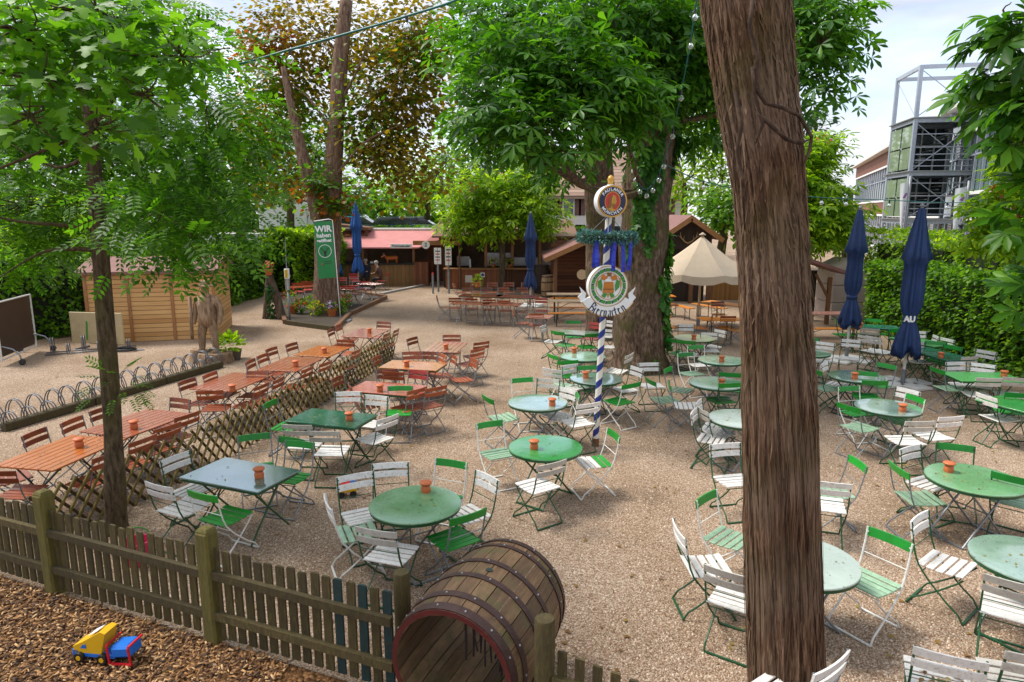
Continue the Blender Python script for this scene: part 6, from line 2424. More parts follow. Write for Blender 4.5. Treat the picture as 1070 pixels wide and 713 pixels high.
# open beige parasol
b = G(729, 345)
b.z = 0
M['beige'] = paint('beige_canvas', (.58, .46, .33), .8, .08, 3, .1, 50)
par = thing('open_parasol', 'large open beige canvas parasol before the gabled hut', 'parasol', b, R(10))
za = P(735, 247, b.y).z
zed = P(735, 284, b.y).z
mb = MB()
mb.tube([(0, 0, 0), (0, 0, za)], .04, 10)
mb.build('pole', M['lightwood'], par, True)
mb = MB()
mb.lathe([(.30, 0), (.30, .06), (.06, .07), (.06, .5)], 16)
mb.build('base', M['grey_sleeve'], par)
RP = (P(775, 284, b.y).x - P(735, 284, b.y).x) * 1.32
n8 = 8
for k in range(n8):
    a0, a1 = 2 * math.pi * k / n8, 2 * math.pi * (k + 1) / n8
    mb = MB()
    m = 6
    vs = []
    for i in range(m + 1):
        t_ = i / m
        for j in range(5):
            s_ = j / 4
            p0 = Vector((math.cos(a0), math.sin(a0), 0)).lerp(Vector((math.cos(a1), math.sin(a1), 0)), s_)
            sag = -.07 * math.sin(math.pi * s_) * t_ - .10 * math.sin(math.pi * t_) * .6
            vs.append((p0.x * RP * t_, p0.y * RP * t_, za + .02 + (zed - za) * t_ + sag))
    fs = []
    for i in range(m):
        for j in range(4):
            q = i * 5 + j
            fs.append((q, q + 5, q + 6, q + 1))
    mb.add(vs, fs)
    o_ = len(mb.v)
    edge = [Vector(v) for v in vs[-5:]]
    vv = []
    for j, p in enumerate(edge):
        vv += [p * 1.0, Vector((p.x * 1.01, p.y * 1.01, p.z - .20 - (.05 if j in (1, 2, 3) else 0)))]
    mb.add(vv, [(2 * j, 2 * j + 1, 2 * j + 3, 2 * j + 2) for j in range(4)])
    mb.build('canvas_panel', M['beige'], par, False)
    rb_ = MB()
    rb_.tube([(0, 0, za - .05), (math.cos(a0) * RP * .98, math.sin(a0) * RP * .98, zed - .03)], .014, 5)
    rb_.build('rib', M['lightwood'], par)
mb = MB()
mb.lathe([(.10, za + .03), (.11, za + .06), (.04, za + .10), (.001, za + .13)], 12)
mb.build('cap', M['beige'], par, True)

# ================================================================ striped pole with signs
b = G(622, 466)
b.z = 0
PY = b.y


def stripe_mat():
    m, nt = new_mat('blue_white_spiral_paint')
    L = nt.links.new
    out = nd(nt, 'ShaderNodeOutputMaterial')
    bs = nd(nt, 'ShaderNodeBsdfPrincipled')
    bs.inputs['Roughness'].default_value = .4
    L(bs.outputs[0], out.inputs[0])
    tc = nd(nt, 'ShaderNodeTexCoord')
    sp = nd(nt, 'ShaderNodeSeparateXYZ')
    L(tc.outputs['Object'], sp.inputs[0])
    at = nd(nt, 'ShaderNodeMath', operation='ARCTAN2')
    L(sp.outputs['Y'], at.inputs[0])
    L(sp.outputs['X'], at.inputs[1])
    dv = nd(nt, 'ShaderNodeMath', operation='DIVIDE')
    dv.inputs[1].default_value = 2 * math.pi
    L(at.outputs[0], dv.inputs[0])
    ma = nd(nt, 'ShaderNodeMath', operation='MULTIPLY_ADD')
    ma.inputs[1].default_value = -3.6
    L(sp.outputs['Z'], ma.inputs[0])
    L(dv.outputs[0], ma.inputs[2])
    fr = nd(nt, 'ShaderNodeMath', operation='FRACT')
    L(ma.outputs[0], fr.inputs[0])
    r = ramp(nt, [(.0, (.70, .68, .62)), (.48, (.012, .03, .22))])
    r.color_ramp.elements[1].position = .56
    r.color_ramp.interpolation = 'CONSTANT'
    L(fr.outputs[0], r.inputs[0])
    L(r.outputs[0], bs.inputs['Base Color'])
    return m


M['stripe'] = stripe_mat()
M['gold'] = paint('gold_paint', (.55, .30, .05), .35, .15, metallic=.3)
M['navy'] = paint('navy_sign_enamel', (.008, .012, .055), .4, .1)
M['signred'] = paint('red_sign_enamel', (.50, .03, .02), .4, .1)
M['signwhite'] = paint('white_sign_enamel', (.76, .78, .79), .4, .05)
M['signgreen'] = paint('leaf_green_sign_paint', (.05, .26, .04), .45, .15)
M['ochre'] = paint('ochre_paint', (.50, .27, .04), .5, .25, 12)
M['ochre_dark'] = paint('brown_ochre_paint', (.24, .10, .02), .5, .25, 12)
ztop = P(630, 186, PY).z
pole = thing('maypole', 'blue and white spiral-striped pole carrying round signs and a wreath', 'maypole', b)
pole.rotation_euler = (0, R(1.9), 0)
mb = MB()
mb.tube([(0, 0, 0), (0, 0, .14)], .06, 12)
mb.build('foot', M['timber'], pole, True, 40)
mb = MB()
mb.tube([(0, 0, .141), (0, 0, ztop - .1)], .052, 16)
mb.build('shaft', M['stripe'], pole, True, 40)
mb = MB()
mb.lathe([(.053, ztop - .099), (.04, ztop - .08), (.06, ztop - .03), (.045, ztop + .02), (.001, ztop + .05)], 14)
mb.build('finial', M['gold'], pole, True)
SY = -.16      # signs hang just in front of the shaft


def disc(r, z0, z1, n=40, ry=None):
    poly = [(r * math.cos(2 * math.pi * k / n), (ry or r) * math.sin(2 * math.pi * k / n)) for k in range(n)]
    return poly


def arc_text(mb, s, r, size, center_deg, up_=True, bold=.0, adv=None):
    """letters along a circle"""
    adv = adv or size * .80
    n = len(s)
    for i, ch in enumerate(s):
        off_ = (i - (n - 1) / 2) * adv / r
        a = R(center_deg) - off_ if up_ else R(center_deg) + off_
        rot = a - math.pi / 2 if up_ else a + math.pi / 2
        v, f = text_polys(ch, size, bold)
        c, s2 = math.cos(rot), math.sin(rot)
        mb.add([(r * math.cos(a) + x * c - y * s2, r * math.sin(a) + x * s2 + y * c, 0) for x, y in v], f)


# upper round sign
zc = P(634.5, 210.5, PY).z
px_m = PY * 1.0 / FPX / 1.0
R1 = 15.7 * (PY * 1.02) / FPX
Ms = Matrix.Translation((.02, SY, zc)) @ Matrix.Rotation(R(14), 4, 'Z') @ FACE
mb = MB()
mb.prism(disc(R1, 0, 0, 48), .16, Ms, -.16)
s1 = mb.build('beer_sign', M['signwhite'], pole)


def layer(parent, name, poly, z, m):
    mb = MB()
    mb.prism(poly, .003, Ms, z)
    return mb.build(name, m, parent)


def ringpoly(parent, name, r0, r1, z, m, n=56, sy=1.0):
    mb = MB()
    vs = []
    for k in range(n):
        a = 2 * math.pi * k / n
        vs += [(r0 * math.cos(a), r0 * sy * math.sin(a), z), (r1 * math.cos(a), r1 * sy * math.sin(a), z)]
    mb.add([Ms @ Vector(v) for v in vs], [(2 * k, 2 * k + 1, (2 * k + 3) % (2 * n), (2 * k + 2) % (2 * n)) for k in range(n)])
    return mb.build(name, m, parent)


layer(s1, 'face_disc', disc(R1 * .93, 0, 0), .001, M['navy'])
ringpoly(s1, 'gold_ring', R1 * .90, R1 * .995, .006, M['gold'])
layer(s1, 'red_oval', disc(R1 * .50, 0, 0, 40, R1 * .58), .006, M['signred'])
ringpoly(s1, 'inner_gold_ring', R1 * .49, R1 * .53, .0115, M['gold'], 56, 1.16)
head = [(-.30, -.42), (-.22, -.12), (-.24, .05), (-.18, .20), (-.08, .34), (.06, .40), (.18, .32), (.24, .2), (.23, .10), (.30, .0), (.24, -.03), (.26, -.12), (.20, -.18), (.25, -.26), (.18, -.36), (.05, -.44), (.22, -.52), (.05, -.58), (-.15, -.54)]
layer(s1, 'portrait', [(x * R1, y * R1) for x, y in head], .011, M['ochre'])
layer(s1, 'hood', [(x * R1, y * R1) for x, y in ((-.30, -.42), (-.22, -.12), (-.24, .05), (-.18, .20), (-.08, .34), (.0, .36), (-.06, .2), (-.08, .0), (-.04, -.2), (-.1, -.4))], .0155, M['ochre_dark'])
layer(s1, 'beard', [(x * R1, y * R1) for x, y in ((.02, -.12), (.2, -.18), (.25, -.26), (.18, -.36), (.05, -.42), (-.02, -.3))], .0155, M['ochre_dark'])
tm = MB()
arc_text(tm, 'PAULANER', R1 * .745, R1 * .27, 90, True, .002, R1 * .205)
arc_text(tm, 'MÜNCHEN', R1 * .745, R1 * .27, 270, False, .002, R1 * .225)
tm.v = [tuple(Ms @ Vector((x, y, .0062))) for x, y, z in tm.v]
tm.build('lettering', M['signwhite'], s1)

# wreath with ribbons
zw = P(634, 248, PY).z
RW = 25 * PY * 1.02 / FPX
wb = MB()
pts = [(RW * math.cos(2 * math.pi * k / 28), RW * math.sin(2 * math.pi * k / 28), zw) for k in range(29)]
wb.tube(pts, .055, 8, False)
wr = wb.build('wreath', M['hedgecore'], pole)
LM['spruce'] = leaf_mat('blue_green_spruce', (.02, .075, .07), (.06, .17, .16), (.14, .30, .28), .15)
N = 3000
a = rng.random(N) * 2 * math.pi
ph = rng.random(N) * 2 * math.pi
cs = np.stack([np.cos(a), np.sin(a), np.zeros(N)], 1)
nd_ = cs * np.cos(ph)[:, None] + np.array([0, 0, 1.0]) * np.sin(ph)[:, None]
lump = .055 + .03 * np.sin(a * 9 + ph)
pos = cs * RW + np.array([0, 0, zw]) + nd_ * lump[:, None]
o = leaf_mesh('spruce_sprigs', T_quad(.42), pos, nd_ + rng.normal(size=(N, 3)) * .7, rand_unit(N), rng.uniform(.035, .075, N), LM['spruce'], wr)
for k in range(3):
    t = MB()
    an = 2 * math.pi * k / 3 + .4
    t.tube([(RW * math.cos(an), RW * math.sin(an), zw), (0, 0, zw + .36)], .006, 4)
    t.build('hanging_wire', M['f_grey'], pole)
M['ribbon'] = paint('royal_blue_ribbon', (.012, .03, .42), .4, .2, 5)
for px, py1, yy_ in ((614, 279, -.25), (618, 280, .15), (631, 283, -.38), (640, 284, -.36), (637, 278, .3), (648, 282, -.12)):
    x = P(px, 260, PY).x - b.x
    x = max(-RW * .93, min(RW * .93, x))
    y = (math.sqrt(max(0, RW * RW - x * x)) + .05) * (-1 if yy_ < 0 else 1)
    z1 = P(px, py1, PY + y).z
    t = MB()
    vs, fs = [], []
    for i in range(7):
        u = i / 6
        xx_ = x + .012 * math.sin(u * 3 + px)
        zz = zw - .04 + (z1 - zw + .04) * u
        vs += [(xx_ - .03, y + .02 * math.sin(u * 5), zz), (xx_ + .03, y + .03 * math.sin(u * 5 + 1), zz), (xx_ - .03, y + .02 * math.sin(u * 5) + .004, zz), (xx_ + .03, y + .03 * math.sin(u * 5 + 1) + .004, zz)]
    for i in range(6):
        q = i * 4
        fs += [(q, q + 4, q + 5, q + 1), (q + 2, q + 3, q + 7, q + 6), (q, q + 2, q + 6, q + 4), (q + 1, q + 5, q + 7, q + 3)]
    t.add(vs, fs)
    t.build('ribbon', M['ribbon'], pole)

# lower sign with scroll
zc = P(631, 297.5, PY).z
R2 = 20.8 * PY * 1.02 / FPX
Ms = Matrix.Translation((.03, SY - .06, zc)) @ Matrix.Rotation(R(10), 4, 'Z') @ FACE
mb = MB()
mb.prism(disc(R2, 0, 0, 56), .13, Ms, -.13)
s2 = mb.build('garden_sign', M['signwhite'], pole)
ringpoly(s2, 'gold_ring', R2 * .955, R2 * .998, .003, M['gold'])
wl_ = MB()
for k in range(16):
    a = 2 * math.pi * k / 16 + .1
    pts_ = []
    for (dr, da) in ((-.085, -.12), (.075, -.20), (.085, .10), (-.075, .17)):
        rr_ = R2 * (.80 + dr)
        pts_.append((rr_ * math.cos(a + da), rr_ * math.sin(a + da)))
    wl_.prism(pts_, .004, Ms, .002)
wl_.build('garland', M['signgreen'], s2)
bl_ = MB()
for k in range(16):
    a = 2 * math.pi * (k + .5) / 16 + .1
    pts_ = [((R2 * (.80 + dr)) * math.cos(a + da), (R2 * (.80 + dr)) * math.sin(a + da)) for dr, da in ((-.08, -.005), (.07, -.05), (.085, .0), (-.065, .045))]
    bl_.prism(pts_, .004, Ms, .007)
bl_.build('garland_band', M['navy'], s2)
ringpoly(s2, 'inner_ring', R2 * .62, R2 * .66, .003, M['gold'])
layer(s2, 'cask_emblem', [(x * R2, y * R2) for x, y in ((-.29, -.32), (.29, -.32), (.23, .22), (-.23, .22))], .004, M['orange'])
layer(s2, 'cask_bands', [(x * R2, y * R2) for x, y in ((-.275, -.18), (.275, -.18), (.27, -.12), (-.27, -.12))], .009, M['ochre_dark'])
for nm, poly, m_ in (('mug_emblem', ((-.38, .30), (-.12, .22), (-.06, .40), (-.28, .50)), 'orange'), ('mug_emblem', ((.38, .30), (.12, .22), (.06, .40), (.28, .50)), 'orange'), ('crown_emblem', ((-.09, .42), (.09, .42), (.1, .58), (-.1, .58)), 'ochre_dark'),
                     ('foam_emblem', ((-.22, .19), (.22, .19), (.16, .30), (-.14, .31)), 'signwhite'), ('hop_leaf', ((-.30, -.22), (-.46, -.05), (-.48, .2), (-.34, .3), (-.27, .05)), 'signgreen'), ('hop_leaf', ((.30, -.22), (.46, -.05), (.48, .2), (.34, .3), (.27, .05)), 'signgreen'),
                     ('barley', ((-.52, -.05), (-.57, .1), (-.5, .35), (-.44, .36), (-.5, .1)), 'ochre'), ('barley', ((.52, -.05), (.57, .1), (.5, .35), (.44, .36), (.5, .1)), 'ochre'),
                     ('hop_leaf', ((-.2, -.28), (-.3, -.42), (-.14, -.50), (-.04, -.3)), 'signgreen'), ('hop_leaf', ((.2, -.28), (.3, -.42), (.14, -.50), (.04, -.3)), 'signgreen'), ('hop_leaf', ((-.07, -.3), (0, -.52), (.07, -.3)), 'ochre')):
    layer(s2, nm, [(x * R2 * 1.15, y * R2 * 1.15) for x, y in poly], .010 if nm != 'crown_emblem' else .013, M[m_])
# scroll: a curved band below the disc
sc_ = MB()
ro, ri = R2 * 1.60, R2 * 1.0
n = 24
A0, A1 = R(212), R(328)
poly_o = [(ro * .98 * math.cos(A0 + (A1 - A0) * k / n), ro * .98 * math.sin(A0 + (A1 - A0) * k / n) + .02) for k in range(n + 1)]
poly_i = [(ri * 1.04 * math.cos(A1 - (A1 - A0) * k / n), ri * 1.0 * math.sin(A1 - (A1 - A0) * k / n)) for k in range(n + 1)]
scp = poly_o + poly_i
vs = [Vector((x, y, .012)) for x, y in poly_o] + [Vector((x, y, .012)) for x, y in poly_i[::-1]]
vs += [Vector((v.x, v.y, -.06)) for v in vs]
m_ = n + 1
fs = []
for k in range(n):
    fs += [(k, k + 1, m_ + k + 1, m_ + k), (2 * m_ + k + 1, 2 * m_ + k, 3 * m_ + k, 3 * m_ + k + 1), (k + 1, k, 2 * m_ + k, 2 * m_ + k + 1), (m_ + k, m_ + k + 1, 3 * m_ + k + 1, 3 * m_ + k)]
fs += [(0, m_, 3 * m_, 2 * m_), (n, 2 * m_ + n, 3 * m_ + n, m_ + n)]
sc_.add([Ms @ v for v in vs], fs)
scroll = sc_.build('scroll', M['signwhite'], pole)
for sx in (-1, 1):
    tl = MB()
    a = A0 if sx < 0 else A1
    c = Vector((ro * .86 * math.cos(a), ro * .86 * math.sin(a)))
    tl.prism([(c.x, c.y - .13 * 0 - .06), (c.x + sx * .10, c.y + .06), (c.x + sx * .04, c.y + .12), (c.x + sx * .08, c.y + .22), (c.x - sx * .03, c.y + .12)][::(1 if sx > 0 else -1)], .02, Ms, -.05)
    tl.build('scroll_end', M['signwhite'], pole)
tl = MB()
pp_ = []
ed = MB()
for k in range(n):
    a0_, a1_ = A0 + (A1 - A0) * k / n, A0 + (A1 - A0) * (k + 1) / n
    for r0_, r1_ in ((ro * .95, ro * .978),):
        ed.add([Ms @ Vector((r_ * math.cos(a_), r_ * math.sin(a_) + .02, .0145)) for r_, a_ in ((r0_, a0_), (r0_, a1_), (r1_, a1_), (r1_, a0_))], [(3, 2, 1, 0)])
ed.build('scroll_edge', M['gold'], scroll)
# broken-letter script drawn with a broad nib
GL = {'B': ([(0, 0), (0, 1.5)], [(0, 1.5), (.42, 1.35), (.42, 1.0), (.08, .82)], [(.08, .82), (.52, .62), (.5, .15), (.0, 0)], [(-.22, 1.4), (0, 1.55)], [(-.25, .1), (0, 0)]),
      'i': ([(0, .95), (0, .12), (.12, 0)], [(0, 1.3), (.05, 1.25)]), 'e': ([(0, .95), (0, .15), (.12, 0), (.3, .15)], [(0, .95), (.25, .8), (.0, .5)]),
      'r': ([(0, .95), (0, .1), (.1, 0)], [(0, .8), (.15, .95), (.3, .85)]), 'g': ([(0, .95), (0, .2), (.15, .0), (.3, .15)], [(0, .95), (.3, .9), (.3, -.2), (.1, -.45), (-.08, -.35)]),
      'a': ([(0, .9), (.3, .95), (.3, .1), (.4, 0)], [(.3, .55), (0, .4), (.0, .1), (.12, 0), (.3, .12)]), 't': ([(0, 1.3), (0, .15), (.12, 0), (.28, .12)], [(-.15, .95), (.25, .95)]),
      'n': ([(0, .95), (0, .0)], [(0, .8), (.18, .95), (.32, .8), (.32, .1), (.42, 0)])}
nb = Vector((.085, .062))
sz_ = R2 * .33
lm = MB()
word = 'Biergarten'
wd_ = {'i': .36, 't': .46, 'r': .48, 'B': .80}
advs = [wd_.get(ch, .62) for ch in word]
tot_ = sum(advs)
x = 0
rt = R2 * 1.115
for ch, ad in zip(word, advs):
    mid_ = x + ad / 2
    a = R(270) + (mid_ - tot_ / 2) * sz_ / (R2 * 1.28)
    rot = a + math.pi / 2
    cr_, sr_ = math.cos(rot), math.sin(rot)
    zz = .0155
    for st_ in GL[ch]:
        for p_, q_ in zip(st_[:-1], st_[1:]):
            quad = []
            p2, q2 = Vector(p_), Vector(q_)
            for v in (p2 - nb, p2 + nb, q2 + nb, q2 - nb):
                lx, ly = (v.x - ad * .3) * sz_, (v.y - .75) * sz_ * .95
                quad.append(Ms @ Vector((R2 * 1.26 * math.cos(a) + lx * cr_ - ly * sr_, R2 * 1.26 * math.sin(a) + lx * sr_ + ly * cr_, zz)))
            lm.add(quad, [(0, 1, 2, 3)])
            zz += .0002
    x += ad
lm.build('lettering', M['navy'], scroll)

# ================================================================ green banner on a stand
b = G(356, 336)
b.z = 0
bn = thing('advertising_flag', 'green advertising flag on a thin pole before the maple trunk', 'flag', b)
mb = MB()
mb.bbox((0, 0, .03), (.72, .5, .05), .012)
mb.build('base_plate', M['f_grey'], bn)
c4 = {k: P(x, y, b.y) - b for k, (x, y) in {'tl': (328, 232), 'tr': (346.5, 231), 'bl': (333, 291.5), 'br': (351.5, 290)}.items()}
mb = MB()
mb.tube([(0, 0, .05), (c4['br'].x + .03, .0, c4['br'].z), (c4['tr'].x + .03, 0, c4['tr'].z + .03), (c4['tr'].x - .1, 0, c4['tr'].z + .06), (c4['tl'].x, 0, c4['tl'].z + .02)], .016, 8)
mb.build('pole', M['signwhite'], bn, True)
M['flaggreen'] = paint('emerald_flag_cloth', (.012, .21, .055), .55, .08, 3)


def fl(u, v, dz=0.0):
    p = c4['bl'] * (1 - u) * (1 - v) + c4['br'] * u * (1 - v) + c4['tl'] * (1 - u) * v + c4['tr'] * u * v
    return Vector((p.x, p.y - .02 + .035 * math.sin(u * 4 + v * 5) * (1 - v) - dz, p.z))


n, m = 8, 20
vs = [fl(i / n, j / m) for i in range(n + 1) for j in range(m + 1)]
fs = [(i * (m + 1) + j, (i + 1) * (m + 1) + j, (i + 1) * (m + 1) + j + 1, i * (m + 1) + j + 1) for i in range(n) for j in range(m)]
k_ = len(vs)
vs += [fl(i / n, j / m, -.006) for i in range(n + 1) for j in range(m + 1)]
fs += [tuple(q + k_ for q in f[::-1]) for f in fs]
mb = MB()
mb.add(vs, fs)
cl = mb.build('cloth', M['flaggreen'], bn, True)
fw = (c4['tr'] - c4['tl']).length
fh = (c4['tl'] - c4['bl']).length


def flag_mark(name, v2, f, mat):
    mb = MB()
    mb.add([fl(.5 + x / fw, .5 + y / fh, .012) for x, y in v2], f)
    mb.build(name, mat, cl)


for s_, sz, yy_, sx in (('WIR', .30, .365, 1.0), ('haben', .21, .255, 1.0), ('geöffnet', .155, .165, 1.0)):
    v, f = text_polys(s_, sz, .010 if s_ == 'WIR' else .006)
    flag_mark('lettering', [(x * sx, y + yy_ * fh) for x, y in v], f, M['signwhite'])
rc = fw * .37
n = 36
v = []
for k in range(n):
    a = 2 * math.pi * k / n
    v += [(rc * .92 * math.cos(a), rc * .92 * math.sin(a) - .02 * fh), (rc * math.cos(a), rc * math.sin(a) - .02 * fh)]
flag_mark('ring', v, [(2 * k, 2 * k + 1, (2 * k + 3) % (2 * n), (2 * k + 2) % (2 * n)) for k in range(n)], M['signwhite'])
dv = [(-.10, -.80), (.10, -.80), (.20, -.2), (.14, .0), (.0, .06), (-.14, .0), (-.20, -.2)]
q = [(x * rc, y * rc - .02 * fh) for x, y in dv]
flag_mark('stag_emblem', q, [tuple(range(len(q)))], M['blackink'])
av, af = [], []
for s_ in (-1, 1):
    for (p0, p1, w_) in (((.06, 0), (.42, .18), .07), ((.42, .18), (.62, .62), .06), ((.30, .12), (.34, .5), .05), ((.5, .38), (.78, .48), .04), ((.14, -.05), (.38, -.12), .06)):
        d = Vector(p1) - Vector(p0)
        nn = Vector((-d.y, d.x)).normalized() * w_ / 2
        o_ = len(av)
        quad = [Vector(p0) - nn, Vector(p0) + nn, Vector(p1) + nn * .6, Vector(p1) - nn * .6]
        av += [(s_ * v_.x * rc, v_.y * rc - .02 * fh) for v_ in quad]
        af.append((o_, o_ + 1, o_ + 2, o_ + 3))
mbv = MB()
mbv.add([fl(.5 + x / fw, .5 + y / fh, .012 + .0004 * (i // 4)) for i, (x, y) in enumerate(av)], af)
mbv.build('antler_emblem', M['blackink'], cl)
flag_mark('pink_icon', [(-.22 * fw - .03, -.25 * fh - .03), (-.22 * fw + .03, -.25 * fh - .03), (-.22 * fw + .03, -.25 * fh + .03), (-.22 * fw - .03, -.25 * fh + .03)], [(0, 1, 2, 3)], M['pinkbloom'])
for k in range(2):
    flag_mark('small_print', [(-.1 * fw, -.205 * fh - k * .035 * fh - .008), (.34 * fw, -.205 * fh - k * .035 * fh - .008), (.34 * fw, -.205 * fh - k * .035 * fh + .008), (-.1 * fw, -.205 * fh - k * .035 * fh + .008)], [(0, 1, 2, 3)], M['blackink'])

# ================================================================ tree bed, pots, posts
M['bedsoil'] = paint('bed_soil', (.05, .035, .022), .9, .4, 8, .5)
bp = [G(298, 339), G(350, 346), G(366, 330), G(404, 312), G(345, 303), G(290, 312)]
bp = [Vector((p.x, p.y, 0)) for p in bp]
bed = thing('tree_bed', 'timber-edged planting bed around the banner tree', 'planting bed', bp[0])
mb = MB()
mb.add([p - bp[0] + Vector((0, 0, .06)) for p in bp], [tuple(range(6))])
mb.build('soil', M['bedsoil'], bed)
for i in range(6):
    a, c_ = bp[i] - bp[0], bp[(i + 1) % 6] - bp[0]
    d = (c_ - a).normalized() * .09
    e_ = MB()
    e_.bar(a + d + Vector((0, 0, .07)), c_ - d + Vector((0, 0, .07)), .14, .16)
    e_.build('timber_edge', M['timber'] if i else M['mossy'], bed)
LM['flowerleaf'] = LM['mid']


def flower_pot(px, py, label, pr=.16, ph=.26, fol=.25, bloom=None, z=0.0, fh=.3, n=130, grp='flower pots'):
    p = G(px, py, z)
    t = thing('flower_pot', label, 'flower pot', p, 0, grp)
    mb = MB()
    mb.lathe([(pr * .7, 0), (pr * .95, ph * .8), (pr * 1.08, ph * .8), (pr * 1.1, ph), (pr * .95, ph), (pr * .9, ph - .04), (.001, ph - .04)], 16)
    mb.build('pot', M['terracotta'], t, True, 40)
    add_fol(t, Vector((0, 0, ph + fh * .35)), (fol, fol, fh), n, .09, 'lime' if bloom is None else 'mid', bloom)
    return t


def add_fol(t, c, r, n, size, leaf, bloom=None, nb_=40):
    u = rand_unit(n)
    pos = np.array(tuple(c)) + u * np.array(r) * (.35 + .65 * rng.random((n, 1)))
    o_ = leaf_mesh('foliage', T_simple(.6), pos, u + np.array([0, 0, .2]), u * .4 + np.array([0, 0, .8]) + rng.normal(size=(n, 3)) * .3, size * rng.uniform(.7, 1.3, n), LM[leaf], t)
    if bloom:
        u = rand_unit(nb_)
        u[:, 2] = np.abs(u[:, 2])
        pos = np.array(tuple(c)) + u * np.array(r) * 1.05
        leaf_mesh('blossoms', T_quad(.9), pos, rand_unit(nb_), u, size * rng.uniform(.5, 1.0, nb_), M[bloom], t)


M['redbloom'] = leaf_mat('red_blossom', (.4, .02, .015), (.6, .05, .03), (.7, .14, .08), .3, tint=(1, .5, .5))
M['violetbloom'] = leaf_mat('violet_blossom', (.3, .12, .4), (.45, .25, .6), (.6, .4, .7), .3, tint=(1, .7, 1))
M['yellowbloom'] = leaf_mat('yellow_blossom', (.5, .35, .02), (.7, .5, .03), (.75, .6, .1), .3)
flower_pot(306, 329, 'terracotta pot with red geraniums on the left of the tree bed', .2, .38, .3, 'redbloom', 0, .5)
flower_pot(347, 332, 'terracotta pot with violet flowers at the front of the tree bed', .17, .32, .22, 'violetbloom', 0, .2)
for px, py, bl, lab in ((315, 328, 'redbloom', 'low leafy plant with red dots beside the left pot in the tree bed'), (331, 330, 'yellowbloom', 'low yellow-flowering plant before the banner tree foot'), (362, 322, 'redbloom', 'red-flowering bushy plant right of the banner tree'),
                        (346, 318, 'redbloom', 'leafy plant with red flowers against the banner tree trunk'), (326, 322, None, 'small green plant left of the banner tree trunk'), (357, 328, None, 'light green plant on the right corner of the tree bed')):
    p = G(px, py, .06)
    t = thing('bedding_plant', lab, 'plant', p, 0, 'plants in the tree bed')
    sm = MB()
    for k in range(5):
        sm.tube([(0, 0, -.04), (random.uniform(-.12, .12), random.uniform(-.12, .12), .3)], .008, 4)
    sm.build('stems', M['vine'], t)
    add_fol(t, Vector((0, 0, .28)), (.28, .28, .26), 150, .10, 'lime' if bl is None or px == 331 else 'mid', bl)

# forked driftwood trunk carrying a flower pot
M['drift'] = bark_mat('driftwood', (.035, .022, .014), (.10, .07, .048), (.19, .14, .10), None, (6, 6, 1.5), .6)
p0 = G(280, 333)
p0.z = 0
fk = thing('forked_stump', 'forked upside-down tree stump standing left of the tree bed', 'stump', p0)
k_ = p0.y / FPX
zt_ = P(284, 288, p0.y).z
mb = MB()
trunk_tube(mb, [(-.05, 0, -.02), (.0, .02, zt_ * .45), (.10, .03, zt_ * .8), (.14, .02, zt_)], [.15, .11, .12, .15], 10, .1)
trunk_tube(mb, [(.52, -.1, -.02), (.42, -.03, zt_ * .4), (.27, .02, zt_ * .75), (.17, .02, zt_ * .95)], [.19, .15, .12, .13], 10, .1)
mb.build('wood', M['drift'], fk, True)
N = 160
pos = np.stack([.18 + rng.normal(size=N) * .10, -.13 + rng.normal(size=N) * .05, rng.random(N) * zt_ * .8], 1)
leaf_mesh('trailing_ivy', T_maple(), pos, rng.normal(size=(N, 3)) * .5 + np.array([0, -.2, -.8]), np.tile((0, -1, .3), (N, 1)) + rng.normal(size=(N, 3)) * .3, rng.uniform(.06, .12, N), LM['deep'], fk)
fp = flower_pot(284, 288, 'small terracotta pot with pink flowers on top of the forked stump', .15, .2, .2, 'pinkbloom', zt_, .2, 60)
fp.location = (p0.x + .15, p0.y, zt_ + .012)
lp = G(303, 337)
lp.z = 0
lt = thing('lantern_post', 'slim grey post with a white and yellow lamp head beside the forked stump', 'lamp post', lp)
zl0, zl1 = P(303, 303, lp.y).z, P(303, 281, lp.y).z
mb = MB()
mb.tube([(0, 0, 0), (0, 0, zl0)], .035, 10)
mb.build('post', M['f_grey'], lt, True)
mb = MB()
mb.tube([(0, 0, zl0 + .001), (0, 0, zl0 + .4)], .085, 14)
mb.build('grey_housing', M['metalbox'], lt, True, 40)
mb = MB()
mb.tube([(0, 0, zl0 + .401), (0, 0, zl1)], .09, 14)
mb.build('white_housing', M['signwhite'], lt, True, 40)
mb = MB()
mb.bbox((0, -.086, (zl0 + .4 + zl1) / 2), (.10, .02, .3), .005)
mb.build('yellow_label', M['yellowbloom'], lt)
mb = MB()
mb.tube([(0, 0, zl1 + .001), (0, 0, zl1 + .12), (.01, 0, zl1 + 1.0)], [.02, .018, .01], 6)
mb.build('rod', M['f_grey'], lt)

# ================================================================ left side: statue, planter, boards, racks
M['carved'] = bark_mat('carved_weathered_wood', (.08, .048, .028), (.25, .165, .10), (.38, .27, .18), None, (7, 7, 1.6), .5, .02)


